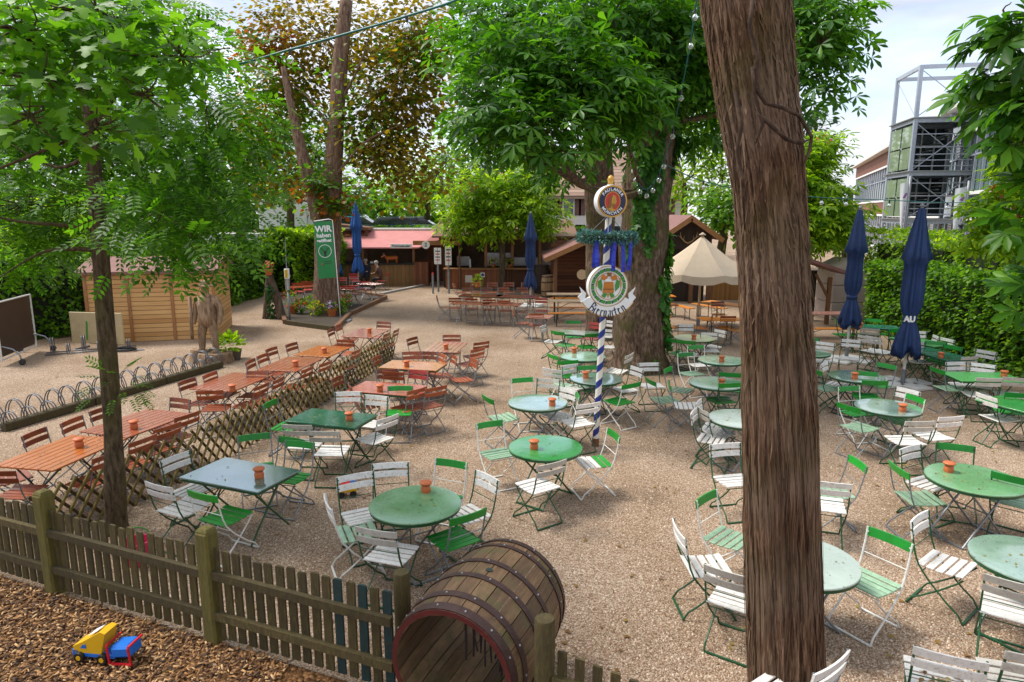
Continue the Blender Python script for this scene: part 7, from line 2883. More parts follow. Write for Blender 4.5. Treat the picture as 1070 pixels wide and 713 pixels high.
def skin_figure(name, joints, edges, mat, parent, root_i=0, sub=2):
    """one continuous body grown over a skeleton; joints: {name: (pos, radius)}"""
    keys = list(joints)
    ix = {k: i for i, k in enumerate(keys)}
    me = bpy.data.meshes.new(name)
    me.from_pydata([joints[k][0] for k in keys], [(ix[a], ix[b_]) for a, b_ in edges], [])
    o_ = bpy.data.objects.new(name, me)
    COL.objects.link(o_)
    md = o_.modifiers.new('skin', 'SKIN')
    for i, k in enumerate(keys):
        r_ = joints[k][1]
        me.skin_vertices[0].data[i].radius = (r_, r_) if not isinstance(r_, tuple) else r_
    me.skin_vertices[0].data[root_i].use_root = True
    s_ = o_.modifiers.new('sub', 'SUBSURF')
    s_.levels = s_.render_levels = sub
    dg = bpy.context.evaluated_depsgraph_get()
    me2 = bpy.data.meshes.new_from_object(o_.evaluated_get(dg))
    bpy.data.objects.remove(o_)
    me2.materials.clear()
    me2.materials.append(mat)
    me2.polygons.foreach_set('use_smooth', [True] * len(me2.polygons))
    o2 = bpy.data.objects.new(name, me2)
    COL.objects.link(o2)
    o2.parent = parent
    return o2


p0 = G(221, 379)
p0.z = 0
stt = thing('wooden_statue', 'life-size carved wooden man in coat and breeches on a stump plinth', 'statue', p0, R(-8))
mb = MB()
trunk_tube(mb, [(.12, .0, -.03), (.12, 0, .28)], [.44, .40], 18, .08)
trunk_tube(mb, [(-.33, .12, -.03), (-.33, .12, .34)], [.32, .27], 16, .08)
mb.build('plinth', M['carved'], stt, True, 40)
S0 = .28
J = {'pelvis': ((0, 0, S0 + .86), (.19, .15)), 'waist': ((0, 0, S0 + 1.05), (.20, .15)), 'chest': ((0, .02, S0 + 1.30), (.24, .16)), 'neck': ((0, .0, S0 + 1.50), .07), 'head': ((0, -.03, S0 + 1.64), .11), 'crown': ((0, -.02, S0 + 1.76), .09),
     'hl': ((-.14, 0, S0 + .76), .135), 'kl': ((-.2, -.02, S0 + .44), .11), 'al': ((-.22, 0, S0 + .06), .085), 'tl': ((-.25, -.16, S0 + .02), .06),
     'hr': ((.14, 0, S0 + .76), .135), 'kr': ((.16, -.02, S0 + .44), .11), 'ar': ((.17, 0, S0 + .06), .085), 'tr': ((.19, -.16, S0 + .02), .06),
     'sl': ((-.27, .02, S0 + 1.36), .10), 'el': ((-.34, .03, S0 + 1.08), .08), 'wl': ((-.36, -.04, S0 + .82), .06), 'fl': ((-.36, -.06, S0 + .72), .05),
     'sr': ((.27, .02, S0 + 1.36), .10), 'er': ((.37, .03, S0 + 1.08), .085), 'wr': ((.37, -.06, S0 + .82), .065), 'fr': ((.33, -.09, S0 + .72), .055)}
E_ = [('pelvis', 'waist'), ('waist', 'chest'), ('chest', 'neck'), ('neck', 'head'), ('head', 'crown'), ('pelvis', 'hl'), ('hl', 'kl'), ('kl', 'al'), ('al', 'tl'), ('pelvis', 'hr'), ('hr', 'kr'), ('kr', 'ar'), ('ar', 'tr'), ('chest', 'sl'), ('sl', 'el'), ('el', 'wl'), ('wl', 'fl'), ('chest', 'sr'), ('sr', 'er'), ('er', 'wr'), ('wr', 'fr')]
skin_figure('carved_body', J, E_, M['carved'], stt)
mb = MB()
mb.lathe([(.26, S0 + .74), (.255, S0 + .95), (.265, S0 + 1.2), (.22, S0 + 1.4), (.10, S0 + 1.48)], 20, mod=lambda i, a: 1 - .22 * abs(math.sin(a)) + .05 * math.sin(a * 5))
mb.build('coat', M['carved'], stt, True)
mb = MB()
mb.tube([(-.42, -.1, S0 + .35), (-.40, -.08, S0 + 1.45)], .045, 8)
mb.build('staff', M['carved'], stt, True)
mb = MB()
mb.lathe([(.001, S0 + 1.72), (.2, S0 + 1.72), (.2, S0 + 1.75), (.12, S0 + 1.76), (.10, S0 + 1.86), (.001, S0 + 1.88)], 16, c=(0, -.03, 0))
mb.build('hat', M['carved'], stt, True, 40)

p0 = G(242, 376)
p0.z = 0
pb = thing('planter_box', 'dark planter box with bright green plant right of the wooden statue', 'planter', p0, R(20))
M['planter'] = paint('brown_grey_planter', (.10, .075, .06), .7, .2)
mb = MB()
mb.add([(-.22, -.16, 0), (.22, -.16, 0), (.22, .16, 0), (-.22, .16, 0), (-.27, -.2, .26), (.27, -.2, .26), (.27, .2, .26), (-.27, .2, .26), (-.23, -.16, .26), (.23, -.16, .26), (.23, .16, .26), (-.23, .16, .26), (-.23, -.16, .21), (.23, -.16, .21), (.23, .16, .21), (-.23, .16, .21)],
       [(3, 2, 1, 0), (0, 1, 5, 4), (1, 2, 6, 5), (2, 3, 7, 6), (3, 0, 4, 7), (4, 5, 9, 8), (5, 6, 10, 9), (6, 7, 11, 10), (7, 4, 8, 11), (8, 9, 13, 12), (9, 10, 14, 13), (10, 11, 15, 14), (11, 8, 12, 15), (12, 13, 14, 15)])
mb.build('box', M['planter'], pb)
add_fol(pb, Vector((-.05, 0, .42)), (.36, .3, .32), 260, .13, 'lime')

# pale plywood board leaning before the hut
a, c_ = G(77, 364), G(131, 366)
a.z = c_.z = 0
d = c_ - a
bd_ = thing('plywood_board', 'pale plywood board on low legs before the log hut corner', 'board', a, math.atan2(d.y, d.x))
M['ply'] = paint('pale_plywood', (.45, .36, .20), .6, .15, 3, .1, dirt=(.25, .22, .08), dirt_amt=.4)
Lb = d.length
h0_ = P(100, 358, a.y).z
h1_ = P(100, 326, a.y).z
box_part(bd_, 'panel', (Lb / 2, 0, (h0_ + h1_) / 2), (Lb, .05, h1_ - h0_), M['ply'])
for x in (.3, Lb - .3):
    lg = MB()
    lg.bar((x, -.25, .03), (x, .25, .03), .05, .05)
    lg.bar((x, .045, 0.055), (x, .045, h1_ - .2), .04, .04, (0, 1, 0))
    lg.build('stand', M['f_grey'], bd_)
gr = MB()
gr.bar((Lb * .30, -.032, h0_ + .1), (Lb * .33, -.032, h1_ - .25), .05, .01, (0, 1, 0))
gr.build('green_smear', M['signgreen'], bd_)
hs = thing('hose_coil', 'dark hose coiled on the gravel before the log hut', 'hose', G(131, 367))
mb = MB()
pts = []
for k in range(90):
    a_ = k * .35
    pts.append((.30 * math.cos(a_) * (1 + .1 * math.sin(k)), .22 * math.sin(a_), .02 + .001 * k * .6))
mb.tube(pts, .015, 6)
mb.build('hose', M['black'], hs, True)
mb = MB()
mb.tube([(.3, 0, .03), (.45, .1, .02), (.5, .1, .02)], [.018, .022, .01], 6)
mb.build('nozzle', M['metalbox'], hs)

# folded table-tennis table
a, c_ = G(2, 383), G(34, 369)
a.z = c_.z = 0
d = c_ - a
tt = thing('folded_table', 'dark brown folded table board in a pale wheeled frame at the left border', 'folded table', a, math.atan2(d.y, d.x))
Lb = d.length + .25
zt_ = P(20, 313, (a.y + c_.y) / 2).z
M['darkboard'] = paint('dark_brown_board', (.045, .026, .019), .5, .2, 3)
box_part(tt, 'board', (Lb / 2, .02, zt_ / 2 + .12), (Lb - .1, .05, zt_ - .2), M['darkboard'])
fr = MB()
for x in (0, Lb):
    fr.tube([(x, -.02, .1), (x, -.02, zt_)], .022, 8)
fr.tube([(0, -.02, zt_), (Lb, -.02, zt_)], .022, 8)
fr.tube([(0, -.02, .16), (Lb, -.02, .16)], .022, 8)
fr.build('frame', M['polewood'], tt)
for x in (.05, Lb - .05):
    ar = MB()
    ar.tube([(x, -.45, .08), (x, -.42, .25), (x, -.28, .42), (x, -.05, .50), (x, .2, .42), (x, .38, .1)], .02, 8)
    ar.build('wheel_arm', M['f_grey'], tt, True)
    for y in (-.45, .38):
        wh = MB()
        wh.lathe([(.02, -.03), (.075, -.03), (.08, 0), (.075, .03), (.02, .03)], 14, c=(x, y, .08), rot=Matrix.Rotation(R(90), 3, 'Y'))
        wh.build('wheel', M['black'], tt, True, 40)

# bike racks along a timber
ra0, ra1 = G(-12, 452), G(228, 382)
ra0.z = ra1.z = 0
d = ra1 - ra0
rzk = math.atan2(d.y, d.x)
LR = d.length
tim = thing('timber_sleeper', 'long weathered timber lying along the bike racks', 'timber', ra0, rzk)
for k in range(3):
    tb = MB()
    tb.bbox((LR * (k + .5) / 3 * .96 + .1, -.22, .08), (LR / 3 * .95, .16, .17), .02)
    tb.build('log_section', M['mossy'], tim)
M['galv'] = paint('galvanised_tube', (.12, .13, .15), .38, .15, 10, metallic=.5)


def rack(p, L_, n, label, rz=None, grp='bike racks at the left'):
    t = thing('bike_rack', label, 'bike rack', p, rzk if rz is None else rz, grp)
    for y in (-.17, .17):
        b_ = MB()
        b_.tube([(0, y, .03), (L_, y, .03)], .018, 8)
        b_.build('rail', M['galv'], t, True)
    for k in range(n):
        x = L_ * (k + .5) / n
        hi = k % 2 == 0
        r_ = .24 if hi else .19
        for dx in (-.028, .028):
            h_ = MB()
            h_.tube([(x + dx, (-.17 if not hi else -.05) , .03)] + [(x + dx + .0, (.0 if hi else -.08) + r_ * math.cos(a_) * -1, .10 + (.33 if hi else .20) * math.sin(a_) + (.05 if hi else 0)) for a_ in np.linspace(0, math.pi, 11)] + [(x + dx, .17 if hi else .09, .03)], .011, 6)
            h_.build('hoop', M['galv'], t, True)


nr = 4
labs = ['bike rack nearest the left border behind the orange-brown table', 'bike rack behind the slim leaning trunk', 'bike rack with hoops left of the middle of the row', 'bike rack ending at the wooden statue']
for k in range(nr):
    rack(ra0 + d * (k / nr) + d.normalized() * .05, LR / nr - .1, 7, labs[k])
rack(G(24, 376) * 1 + Vector((.2, .6, 0)), 2.2, 6, 'bike rack before the dark thicket, behind the brown board', R(28))

# ================================================================ toys
M['toyyellow'] = paint('yellow_toy_plastic', (.70, .40, .012), .35, .08, 4)
M['toyblue'] = paint('blue_toy_plastic', (.008, .14, .55), .35, .08, 4)
M['toyred'] = paint('red_toy_plastic', (.55, .012, .02), .35, .08, 4)
M['toypink'] = paint('pink_toy_plastic', (.65, .02, .12), .4, .1)
c = G(112, 690)
toy = thing('toy_truck', 'yellow and blue toy cement truck with red frame lying on the wood chips', 'toy truck', (c.x, c.y, .035), R(-8))
toy.scale = (.92, .92, .92)
cab = MB()
cab.prism([(-.26, .085), (.02, .085), (.08, .30), (.03, .315), (-.16, .20), (-.27, .145)], .17, Matrix.Translation((0, .085, 0)) @ FACE)
cb_ = cab.build('cab', M['toyyellow'], toy)
wn = MB()
wn.prism([(-.19, .135), (-.13, .135), (-.13, .178), (-.165, .168)], .004, Matrix.Translation((0, -.087, 0)) @ FACE)
wn.build('side_window', M['toyblue'], cb_)
wn = MB()
wn.bar((-.12, 0, .247), (-.02, 0, .303), .11, .004)
wn.build('windscreen_sheet', M['signwhite'], cb_)
ch = MB()
ch.bbox((-.07, 0, .062), (.44, .17, .05), .012)
ch.bbox((-.25, 0, .092), (.08, .17, .05), .012)
ch.build('chassis', M['toyblue'], toy)
for x in (-.20, .04):
    for y in (-.095, .095):
        w_ = MB()
        w_.lathe([(.02, -.022), (.048, -.022), (.052, 0), (.048, .022), (.02, .022)], 18, c=(x, y, .045), rot=Matrix.Rotation(R(90), 3, 'X'))
        wo = w_.build('wheel', M['black'], toy, True, 40)
        w_ = MB()
        w_.lathe([(.001, -.026), (.024, -.026), (.024, .026), (.001, .026)], 14, c=(x, y, .045), rot=Matrix.Rotation(R(90), 3, 'X'))
        w_.build('hub', M['toyyellow'], wo)
dr = MB()
dr.bbox((.22, .0, .125), (.22, .19, .13), .03, Matrix.Rotation(R(-8), 3, 'Y'))
dr.build('container', M['toyblue'], toy)
fr = MB()
for x in (.115, .335):
    fr.bar((x, -.105, .02), (x - .015, -.105, .19), .016, .016, (0, 1, 0))
fr.bar((.105, -.105, .012), (.345, -.105, .022), .018, .018)
for x in (.10, .32):
    fr.bar((x, -.105, .196), (x, .10, .20), .016, .016)
fr.build('red_frame', M['toyred'], toy)
# small toy on the gravel
c = G(363, 518)
t2 = thing('toy_car', 'small red, yellow and blue toy car on the gravel by a white chair', 'toy car', (c.x, c.y, 0), R(15))
mb = MB()
mb.bbox((0, 0, .10), (.26, .15, .06), .015)
mb.build('body', M['toyyellow'], t2)
mb = MB()
mb.bbox((0, 0, .165), (.16, .13, .06), .015)
mb.build('cabin', M['toyred'], t2)
mb = MB()
mb.bbox((.08, 0, .205), (.06, .1, .018), .005)
mb.build('light_bar', M['toyblue'], t2)
for x in (-.08, .08):
    for y in (-.075, .075):
        w_ = MB()
        w_.lathe([(.01, -.02), (.045, -.02), (.045, .02), (.01, .02)], 14, c=(x, y, .045), rot=Matrix.Rotation(R(90), 3, 'X'))
        w_.build('wheel', M['black'], t2)
pk = thing('toy_bucket', 'pink toy bucket lying behind the picket fence near the slim tree', 'toy bucket', G(112, 606) + Vector((.15, .35, 0)), .4)
mb = MB()
mb.lathe([(.11, 0), (.15, .26), (.158, .26), (.158, .28), (.14, .28), (.105, .01), (.001, .01)], 18)
mb.build('bucket', M['toypink'], pk, True, 40)
mb = MB()
mb.tube([(.155 * math.cos(a_), .03, .27 + .15 * math.sin(a_)) for a_ in np.linspace(0, math.pi, 9)], .008, 6)
mb.build('handle', M['signgreen'], pk, True)
mb = MB()
cr = thing('crate', 'grey plastic crate under the dark green table', 'crate', G(322, 452) + Vector((0, .25, 0)), .5)
mb = MB()
for (cx_, cy_, sx_, sy_) in ((0, -.15, .4, .015), (0, .15, .4, .015), (-.2, 0, .015, .285), (.2, 0, .015, .285)):
    for z_ in (.04, .12, .2):
        mb.box((cx_, cy_, z_ + .02), (sx_, sy_, .055))
mb.box((0, 0, .008), (.4, .28, .012))
mb.build('slatted_walls', M['metalbox'], cr)
mb = MB()
mb.lathe([(.1, 0), (.1, .1)], 8, c=(0, 0, .016))
mb.build('content', M['grey_sleeve'], cr)

# ================================================================ light strings
M['cord'] = paint('teal_cable', (.012, .13, .12), .5, .1)
M['bulbglass'] = None
m, nt = new_mat('clear_bulb_glass')
out = nd(nt, 'ShaderNodeOutputMaterial')
gl = nd(nt, 'ShaderNodeBsdfPrincipled')
gl.inputs['Base Color'].default_value = (.9, .92, .93, 1)
gl.inputs['Transmission Weight'].default_value = .85
gl.inputs['Roughness'].default_value = .05
gl.inputs['IOR'].default_value = 1.3
nt.links.new(gl.outputs[0], out.inputs[0])
M['bulbglass'] = m


def light_string(label, pts, bulbs, r, rb):
    pts = [P(*p) for p in pts]
    root = thing('light_string', label, 'light string', pts[0], 0, 'teal cords with clear bulbs')
    inv = Matrix.Translation(pts[0]).inverted()
    # smooth curve
    out_ = []
    for i in range(len(pts) - 1):
        p0, p1, p2, p3 = pts[max(i - 1, 0)], pts[i], pts[i + 1], pts[min(i + 2, len(pts) - 1)]
        for j in range(8):
            t_ = j / 8
            out_.append(0.5 * ((2 * p1) + (p2 - p0) * t_ + (2 * p0 - 5 * p1 + 4 * p2 - p3) * t_ * t_ + (3 * p1 - p0 - 3 * p2 + p3) * t_ ** 3))
    out_.append(pts[-1])
    mb = MB()
    mb.tube(out_, r, 6)
    o_ = mb.build('cord', M['cord'], root, True)
    o_.data.transform(inv)
    for (x, y, Y) in bulbs:
        p = P(x, y, Y)
        q = min(out_, key=lambda v: (v - p).length)
        s_ = MB()
        s_.tube([q + Vector((0, 0, r * .3)), q + Vector((0, 0, -rb * 1.5))], rb * .42, 8)
        so_ = s_.build('socket', M['black'], root, True, 40)
        so_.data.transform(inv)
        g_ = MB()
        zc_ = -rb * 2.5
        g_.lathe([(rb * .35, -rb * 1.5), (rb * .55, -rb * 1.8), (rb * .95, -rb * 2.4), (rb, -rb * 2.8), (rb * .75, -rb * 3.4), (rb * .3, -rb * 3.65), (.0005, -rb * 3.7)], 14, c=q)
        go = g_.build('bulb', M['bulbglass'], root, True)
        go.data.transform(inv)


light_string('teal light cord crossing the upper left from the ash leaves to the sky', [(90, 90, 8.6), (183, 76, 8.4), (245, 68, 8.2), (303, 52, 8.0), (360, 36, 7.8), (425, 17, 7.6), (482, -2, 7.4), (560, -40, 7.2)],
             [(183, 80, 8.4), (64, 100, 8.6), (303, 55, 8.0), (421, 20, 7.6)], .013, .040)
light_string('teal light cord dropping from the top to a loop on the ivy trunk', [(733, -40, 12.5), (728, 0, 13), (722, 40, 13.5), (712, 95, 14.2), (702, 140, 15), (693, 170, 15.4), (686, 187, 15.6), (676, 198, 15.7), (668, 192, 15.7), (662, 172, 15.8)],
             [(726, 15, 13), (722, 42, 13.5), (711, 95, 14.2), (702, 135, 15), (694, 165, 15.4), (688, 180, 15.6), (682, 192, 15.7), (676, 198, 15.7), (670, 193, 15.7), (667, 182, 15.7), (663, 172, 15.8)], .012, .055)
light_string('thin teal light cord running right behind the thick trunk', [(695, 172, 15.6), (730, 188, 16), (775, 198, 16.5), (850, 206, 17), (920, 209, 17.5), (1000, 212, 18), (1080, 208, 18)],
             [(734, 190, 16), (770, 197, 16.5), (866, 207, 17), (888, 208, 17.2), (935, 210, 17.5), (985, 211, 18)], .012, .05)

# ================================================================ far tables, benches and guests
BG = 'beer garden benches'


def bench(px, py, L_, rz, label, m='orange', h=.47, table=False, w=None):
    p = G(px, py, h)
    p.z = 0
    t = thing('long_table' if table else 'bench', label, 'table' if table else 'bench', p, rz, 'long beer tables' if table else BG)
    w = w or (.6 if table else .26)
    mb = MB()
    k = 4 if table else 2
    for i in range(k):
        mb.bbox((0, -w / 2 + w * (i + .5) / k, h - .014), (L_, w / k - .006, .028), .004)
    mb.build('tabletop' if table else 'seat', M[m], t)
    for sx in (-1, 1):
        x = sx * (L_ / 2 - .3)
        for sy in (-1, 1):
            lg = MB()
            lg.tube([(x, sy * w * .38, h - .03), (x, sy * w * .38, .012)], .014, 6)
            lg.build('leg', M['f_dark'], t)
        lg = MB()
        lg.tube([(x, -w * .38, .08), (x, w * .38, .08)], .012, 6)
        lg.tube([(x, 0, h * .55), (sx * .15, 0, h - .03)], .009, 5)
        lg.build('brace', M['f_dark'], t)
    return t


bench(603, 314, 2.2, 0, 'pale wooden beer table left of the lower round sign', 'lightwood', .77, True)
bench(601, 307, 2.2, 0, 'pale beer table behind the first, before the log shed', 'lightwood', .77, True)
bench(606, 327, 2.2, 0, 'orange bench on the near side of the pale beer table', 'orange')
bench(606, 321, 2.2, 0, 'orange bench between the two pale beer tables', 'orange')
bench(604, 311.5, 2.2, 0, 'yellow-orange bench farthest back before the log shed', 'orange')
bench(684, 318, 1.5, .05, 'orange beer table just right of the ivy trunk', 'orange', .77, True)
bench(684, 309, 1.5, .05, 'orange beer table farther back right of the ivy trunk', 'orange', .77, True)
bench(681, 331, 1.3, .05, 'orange bench at the right foot of the ivy trunk', 'orange')
bench(765, 318, 2.2, R(-55), 'long orange beer table under the parasol edge left of the thick trunk', 'orange', .77, True)
bench(741, 319.5, 1.6, R(-60), 'orange bench left of the long orange beer table', 'orange')
bench(711, 319.5, 1.5, R(-70), 'orange bench left of the beige parasol pole', 'orange')
bench(752, 333, 1.2, .0, 'small orange table before the long orange one', 'orange', .75, True)
bench(860, 327, 2.2, .03, 'pale reddish beer table before the sandstone pier', 'pink_top', .77, True)
bench(866, 343, 2.2, .02, 'yellow-orange bench before the pale reddish beer table', 'orange')
bench(899, 349, 1.5, .02, 'green bench before the far blue-green table', 'green')
FG = 'chairs of the far tables'


def far_chair(px, py, rz, style, label, h=.46):
    p = G(px, py, h)
    put_chair(style, Vector((p.x, p.y, 0)), rz, label, FG)


PI = math.pi
far_chair(697, 342, R(-75), 'orY', 'orange-seated chair right of the ivy trunk beyond the yellowish table')
far_chair(733, 343, R(70), 'orY', 'orange-seated chair between the yellowish table and the parasol pole')
far_chair(768, 345, R(80), 'orY', 'orange-seated chair touching the left of the thick trunk')
far_chair(757, 343, 0, 'orY', 'brown-backed chair before the small orange table')
far_chair(752, 329, PI, 'orY', 'brown-backed chair behind the small orange table')

# brown rows before the bar
rect_table('B1', (478, 316), (508, 317), 1.35, .72, 'slat', 'f_grey', 'red-brown table in the front row before the bar, left half', 'the front left bar table', 'red-brown tables before the bar')
rect_table('B2', (510, 317), (540, 318), 1.35, .72, 'slat', 'f_grey', 'red-brown table in the front row before the bar, right half', 'the front right bar table', 'red-brown tables before the bar')
rect_table('B3', (486, 308), (520, 309), 1.6, .72, 'red_top', 'f_grey', 'red-brown table in the back row before the bar, left half', 'the back left bar table', 'red-brown tables before the bar')
rect_table('B4', (522, 309), (560, 310), 1.6, .72, 'red_top', 'f_grey', 'red-brown table in the back row before the bar, right half', 'the back right bar table', 'red-brown tables before the bar')
rect_table('B5', (553, 330), (575, 331), .75, .7, 'slatpink', 'f_grey', 'small reddish square table between the navy parasol and the whitish table', 'the small reddish table', 'red-brown tables before the bar')
for i, (px, py) in enumerate(((476, 322), (493, 323), (511, 324), (528, 325))):
    far_chair(px, py, R(random.uniform(-8, 8)), 'rrY', ['first', 'second', 'third', 'fourth'][i] + ' from left of the chairs along the near side of the front bar tables')
far_chair(465, 321, R(-85), 'rrY', 'red-brown chair at the left end of the front bar tables, seen sideways')
for i, px in enumerate((489, 508, 527, 546)):
    far_chair(px, 312, PI + R(random.uniform(-8, 8)), 'rrY', ['first', 'second', 'third', 'fourth'][i] + ' from left of the chairs between the two rows of bar tables')
for i, px in enumerate((497, 514, 532, 551)):
    far_chair(px, 306, PI + R(random.uniform(-8, 8)), 'rrY', ['first', 'second', 'third', 'fourth'][i] + ' from left of the chairs along the far side of the back bar tables')
far_chair(481, 306, R(-70), 'rrY', 'red-brown chair at the left end of the back bar tables')
far_chair(545, 326, R(95), 'rrY', 'red-brown chair at the right end of the front bar tables')
far_chair(566, 325, PI, 'ddY', 'red chair behind the small reddish table')
far_chair(560, 340, 0, 'rrY', 'red-brown chair on the near side of the small reddish table')
far_chair(546, 338, R(-85), 'rrY', 'red-brown chair left of the small reddish table')
for px, py, bl, lab in ((499, 300, None, 'light green potted plant on the left back bar table'), (515, 290, 'yellowbloom', 'yellow flowers in a pot at the bar balustrade left of the small chestnut'), (532, 289, 'yellowbloom', 'yellow flowers in a pot right of the small chestnut trunk')):
    p = G(px, py, .78)
    t = flower_pot(px, py, lab, .12, .18, .26, bl, .76, .22, 90, 'flower pots before the bar')
    if bl:
        t.location.z = .0
        st_ = MB()
        t.location = P(px, 296, 33.9)
        t.location.z = 1.066
        t.location.y = 34.55

# tables and guests by the stall
rect_table('G1', (357, 301), (372, 302), 1.1, .75, 'red_top', 'f_grey', 'red table left of the bright blue parasol', 'the red table left of the blue parasol', 'red tables by the food stall')
rect_table('G2', (380, 296), (394, 297), 1.0, .75, 'slatpink', 'f_grey', 'pale table where the guests sit by the food stall', 'the guests table', 'red tables by the food stall')
rect_table('G3', (306, 300), (326, 299), 1.3, .7, 'red_top', 'f_grey', 'red table left of the banner tree', 'the red table left of the banner tree', 'red tables by the food stall')
for px, py, rz, lab in ((356, 308, 0, 'red chair on the near left of the red table right of the banner tree'), (367, 308, 0, 'red chair on the near right of the red table right of the banner tree'), (356, 300, PI, 'red chair behind the red table, near the banner tree'), (369, 299, PI, 'red chair behind the red table, close to the parasol pole'),
                        (383, 303, 0, 'red chair before the guests table'), (313, 305, 0, 'red chair before the table left of the banner tree'), (322, 303, .1, 'second red chair before the table left of the banner tree'), (330, 297, R(110), 'red chair between the banner tree and the yellow bush'), (349, 311, R(-80), 'red chair next to the banner tree trunk')):
    far_chair(px, py, rz, 'ddY', lab)

M['skin'] = paint('skin', (.50, .29, .20), .55, .08)
M['navycloth'] = paint('navy_jacket', (.018, .022, .05), .8, .2)
M['browncloth'] = paint('brown_jacket', (.10, .045, .03), .8, .2)
M['hairgrey'] = paint('grey_hair', (.35, .32, .29), .7, .2)
M['hairbrown'] = paint('brown_hair', (.10, .055, .03), .7, .2)
M['trousers'] = paint('dark_trousers', (.02, .02, .026), .8, .2)


def seated(px, py, rz, label, top, hair, lean=0.0):
    p = G(px, py, .46)
    p.z = 0
    t = thing('person', label, 'person', p, rz, 'seated guests')
    ln = lean
    J = {'pelvis': ((0, -.06, .56), (.16, .13)), 'waist': ((0, -.08 + ln * .3, .74), (.15, .115)), 'chest': ((0, -.08 + ln * .8, .96), (.175, .125)), 'neck': ((0, -.05 + ln * 1.15, 1.14), .055), 'jaw': ((0, -.01 + ln * 1.3, 1.22), .075), 'head': ((0, -.01 + ln * 1.38, 1.31), .098), 'crown': ((0, -.02 + ln * 1.4, 1.38), .07)}
    Ed = [('pelvis', 'waist'), ('waist', 'chest'), ('chest', 'neck'), ('neck', 'jaw'), ('jaw', 'head'), ('head', 'crown')]
    for s_, k in ((-1, 'l'), (1, 'r')):
        J.update({'h' + k: ((s_ * .10, .02, .54), .10), 'k' + k: ((s_ * .13, .40, .52), .072), 'a' + k: ((s_ * .13, .34 + .1 * s_, .09), .045), 't' + k: ((s_ * .14, .50 + .1 * s_, .045), .038),
                  's' + k: ((s_ * .20, -.08 + ln * .9, 1.03), .065), 'e' + k: ((s_ * .25, .04 + ln * .8, .80), .05), 'w' + k: ((s_ * .17, .27 + ln * .5, .80), .036), 'f' + k: ((s_ * .13, .37 + ln * .4, .80), .03)})
        Ed += [('pelvis', 'h' + k), ('h' + k, 'k' + k), ('k' + k, 'a' + k), ('a' + k, 't' + k), ('chest', 's' + k), ('s' + k, 'e' + k), ('e' + k, 'w' + k), ('w' + k, 'f' + k)]
    body = skin_figure('body', J, Ed, M['skin'], t)
    body.data.materials.append(M[top])
    body.data.materials.append(M['trousers'])
    for po in body.data.polygons:
        c = po.center
        if c.z > 1.12 + 0 and abs(c.x) < .13:
            po.material_index = 0
        elif c.z > .60 or (c.y < .1 and c.z > .56):
            hand = (c.y > .27 + ln * .45 and c.z > .7 and abs(c.x) < .24)
            po.material_index = 0 if hand else 1
        else:
            po.material_index = 2
    hr = MB()
    hc = Vector((0, -.03 + ln * 1.39, 1.34))
    hr.lathe([(.085, -.06), (.112, -.01), (.108, .05), (.07, .095), (.001, .115)], 14, c=hc)
    hr.build('hair', M[hair], t, True)
    return t


seated(397.5, 293, R(80), 'guest in brown jacket leaning forward at the table by the food stall', 'browncloth', 'hairgrey', .16)
seated(372, 293, R(-10), 'guest in navy jacket seated left of the bright blue parasol', 'navycloth', 'hairbrown', .05)
seated(383, 290, R(170), 'guest in dark jacket partly hidden behind the bright blue parasol', 'navycloth', 'hairgrey', .05)
far_chair(399.5, 293.5, R(80), 'ddY', 'red chair under the guest in the brown jacket')
far_chair(371.5, 294, R(-10), 'ddY', 'red chair under the guest in the navy jacket')
far_chair(384, 289.5, R(170), 'ddY', 'red chair under the guest hidden behind the blue parasol')
# stone step line before the stall
kb = MB()
p0_, p1_ = G(398, 308), G(452, 297)
kb.bar(p0_ + Vector((0, 0, .03)), p1_ + Vector((0, 0, .03)), .2, .12)
o = kb.build('kerb', M['concrete'])
o['kind'] = 'structure'
# ================================================================ camera, light, sky
cd = bpy.data.cameras.new('camera')
cam = bpy.data.objects.new('camera', cd)
COL.objects.link(cam)
cam.location = (0, 0, H)
cam.rotation_euler = (math.pi / 2 - TH, 0, 0)
cd.sensor_width = 36
cd.lens = 36 * FPX / 1070
cd.clip_end = 600
cd.clip_start = .05
scene.camera = cam

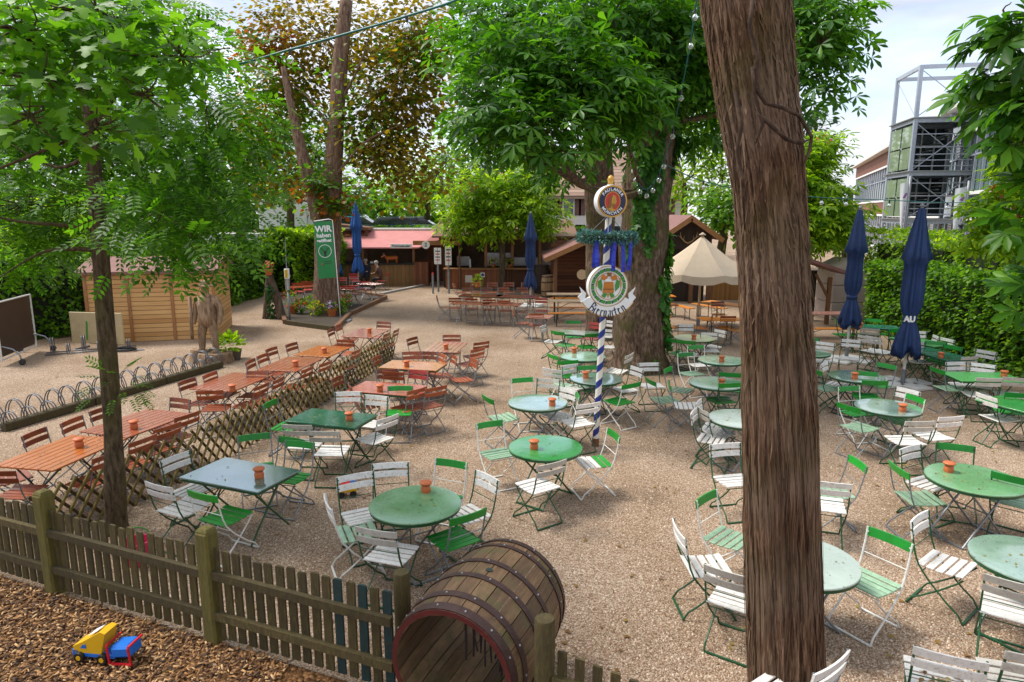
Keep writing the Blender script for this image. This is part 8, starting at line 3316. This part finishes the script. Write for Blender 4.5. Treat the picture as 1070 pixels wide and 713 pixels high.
SUN_EL, SUN_AZ = R(56), R(-72)     # azimuth clockwise from +Y
w = bpy.data.worlds.new('World')
scene.world = w
w.use_nodes = True
nt = w.node_tree
nt.nodes.clear()
L = nt.links.new
out = nd(nt, 'ShaderNodeOutputWorld')
bg = nd(nt, 'ShaderNodeBackground')
bg.inputs['Strength'].default_value = .15
sky = nd(nt, 'ShaderNodeTexSky')
sky.sky_type = 'NISHITA'
sky.sun_disc = False
sky.sun_elevation = SUN_EL
sky.sun_rotation = SUN_AZ
tc = nd(nt, 'ShaderNodeTexCoord')
mp = nd(nt, 'ShaderNodeMapping')
mp.inputs['Scale'].default_value = (1.3, 1.3, 4.0)
L(tc.outputs['Generated'], mp.inputs[0])
n1 = nd(nt, 'ShaderNodeTexNoise')
n1.inputs['Scale'].default_value = 2.2
n1.inputs['Detail'].default_value = 9
n1.inputs['Roughness'].default_value = .6
L(mp.outputs[0], n1.inputs['Vector'])
cr = ramp(nt, [(.36, (.45, .45, .45)), (.52, (1, 1, 1))])
L(n1.outputs['Fac'], cr.inputs[0])
n2 = nd(nt, 'ShaderNodeTexNoise')
n2.inputs['Scale'].default_value = 3.3
n2.inputs['Detail'].default_value = 8
L(mp.outputs[0], n2.inputs['Vector'])
c2 = ramp(nt, [(.32, (2.1, 2.35, 2.9)), (.50, (3.1, 3.2, 3.45)), (.66, (4.2, 4.25, 4.4))])
L(n2.outputs['Fac'], c2.inputs[0])
mx = nd(nt, 'ShaderNodeMixRGB')
L(cr.outputs[0], mx.inputs[0])
L(sky.outputs[0], mx.inputs[1])
L(c2.outputs[0], mx.inputs[2])
L(mx.outputs[0], bg.inputs['Color'])
L(bg.outputs[0], out.inputs[0])

sd = bpy.data.lights.new('sun', 'SUN')
sd.energy = 2.3
sd.angle = R(20)
sd.color = (1, .95, .87)
so = bpy.data.objects.new('sun', sd)
COL.objects.link(so)
so.location = (10, 10, 30)
dirv = Vector((math.sin(SUN_AZ) * math.cos(SUN_EL), math.cos(SUN_AZ) * math.cos(SUN_EL), math.sin(SUN_EL)))
so.rotation_euler = dirv.to_track_quat('Z', 'Y').to_euler()

vs_ = scene.view_settings
vs_.view_transform = 'Standard'
vs_.look = 'None'
vs_.gamma = 1
vs_.use_curve_mapping = False
vs_.exposure = EXPOSURE
scene.cycles.max_bounces = 8
scene.cycles.transparent_max_bounces = 8
scene.cycles.use_denoising = True
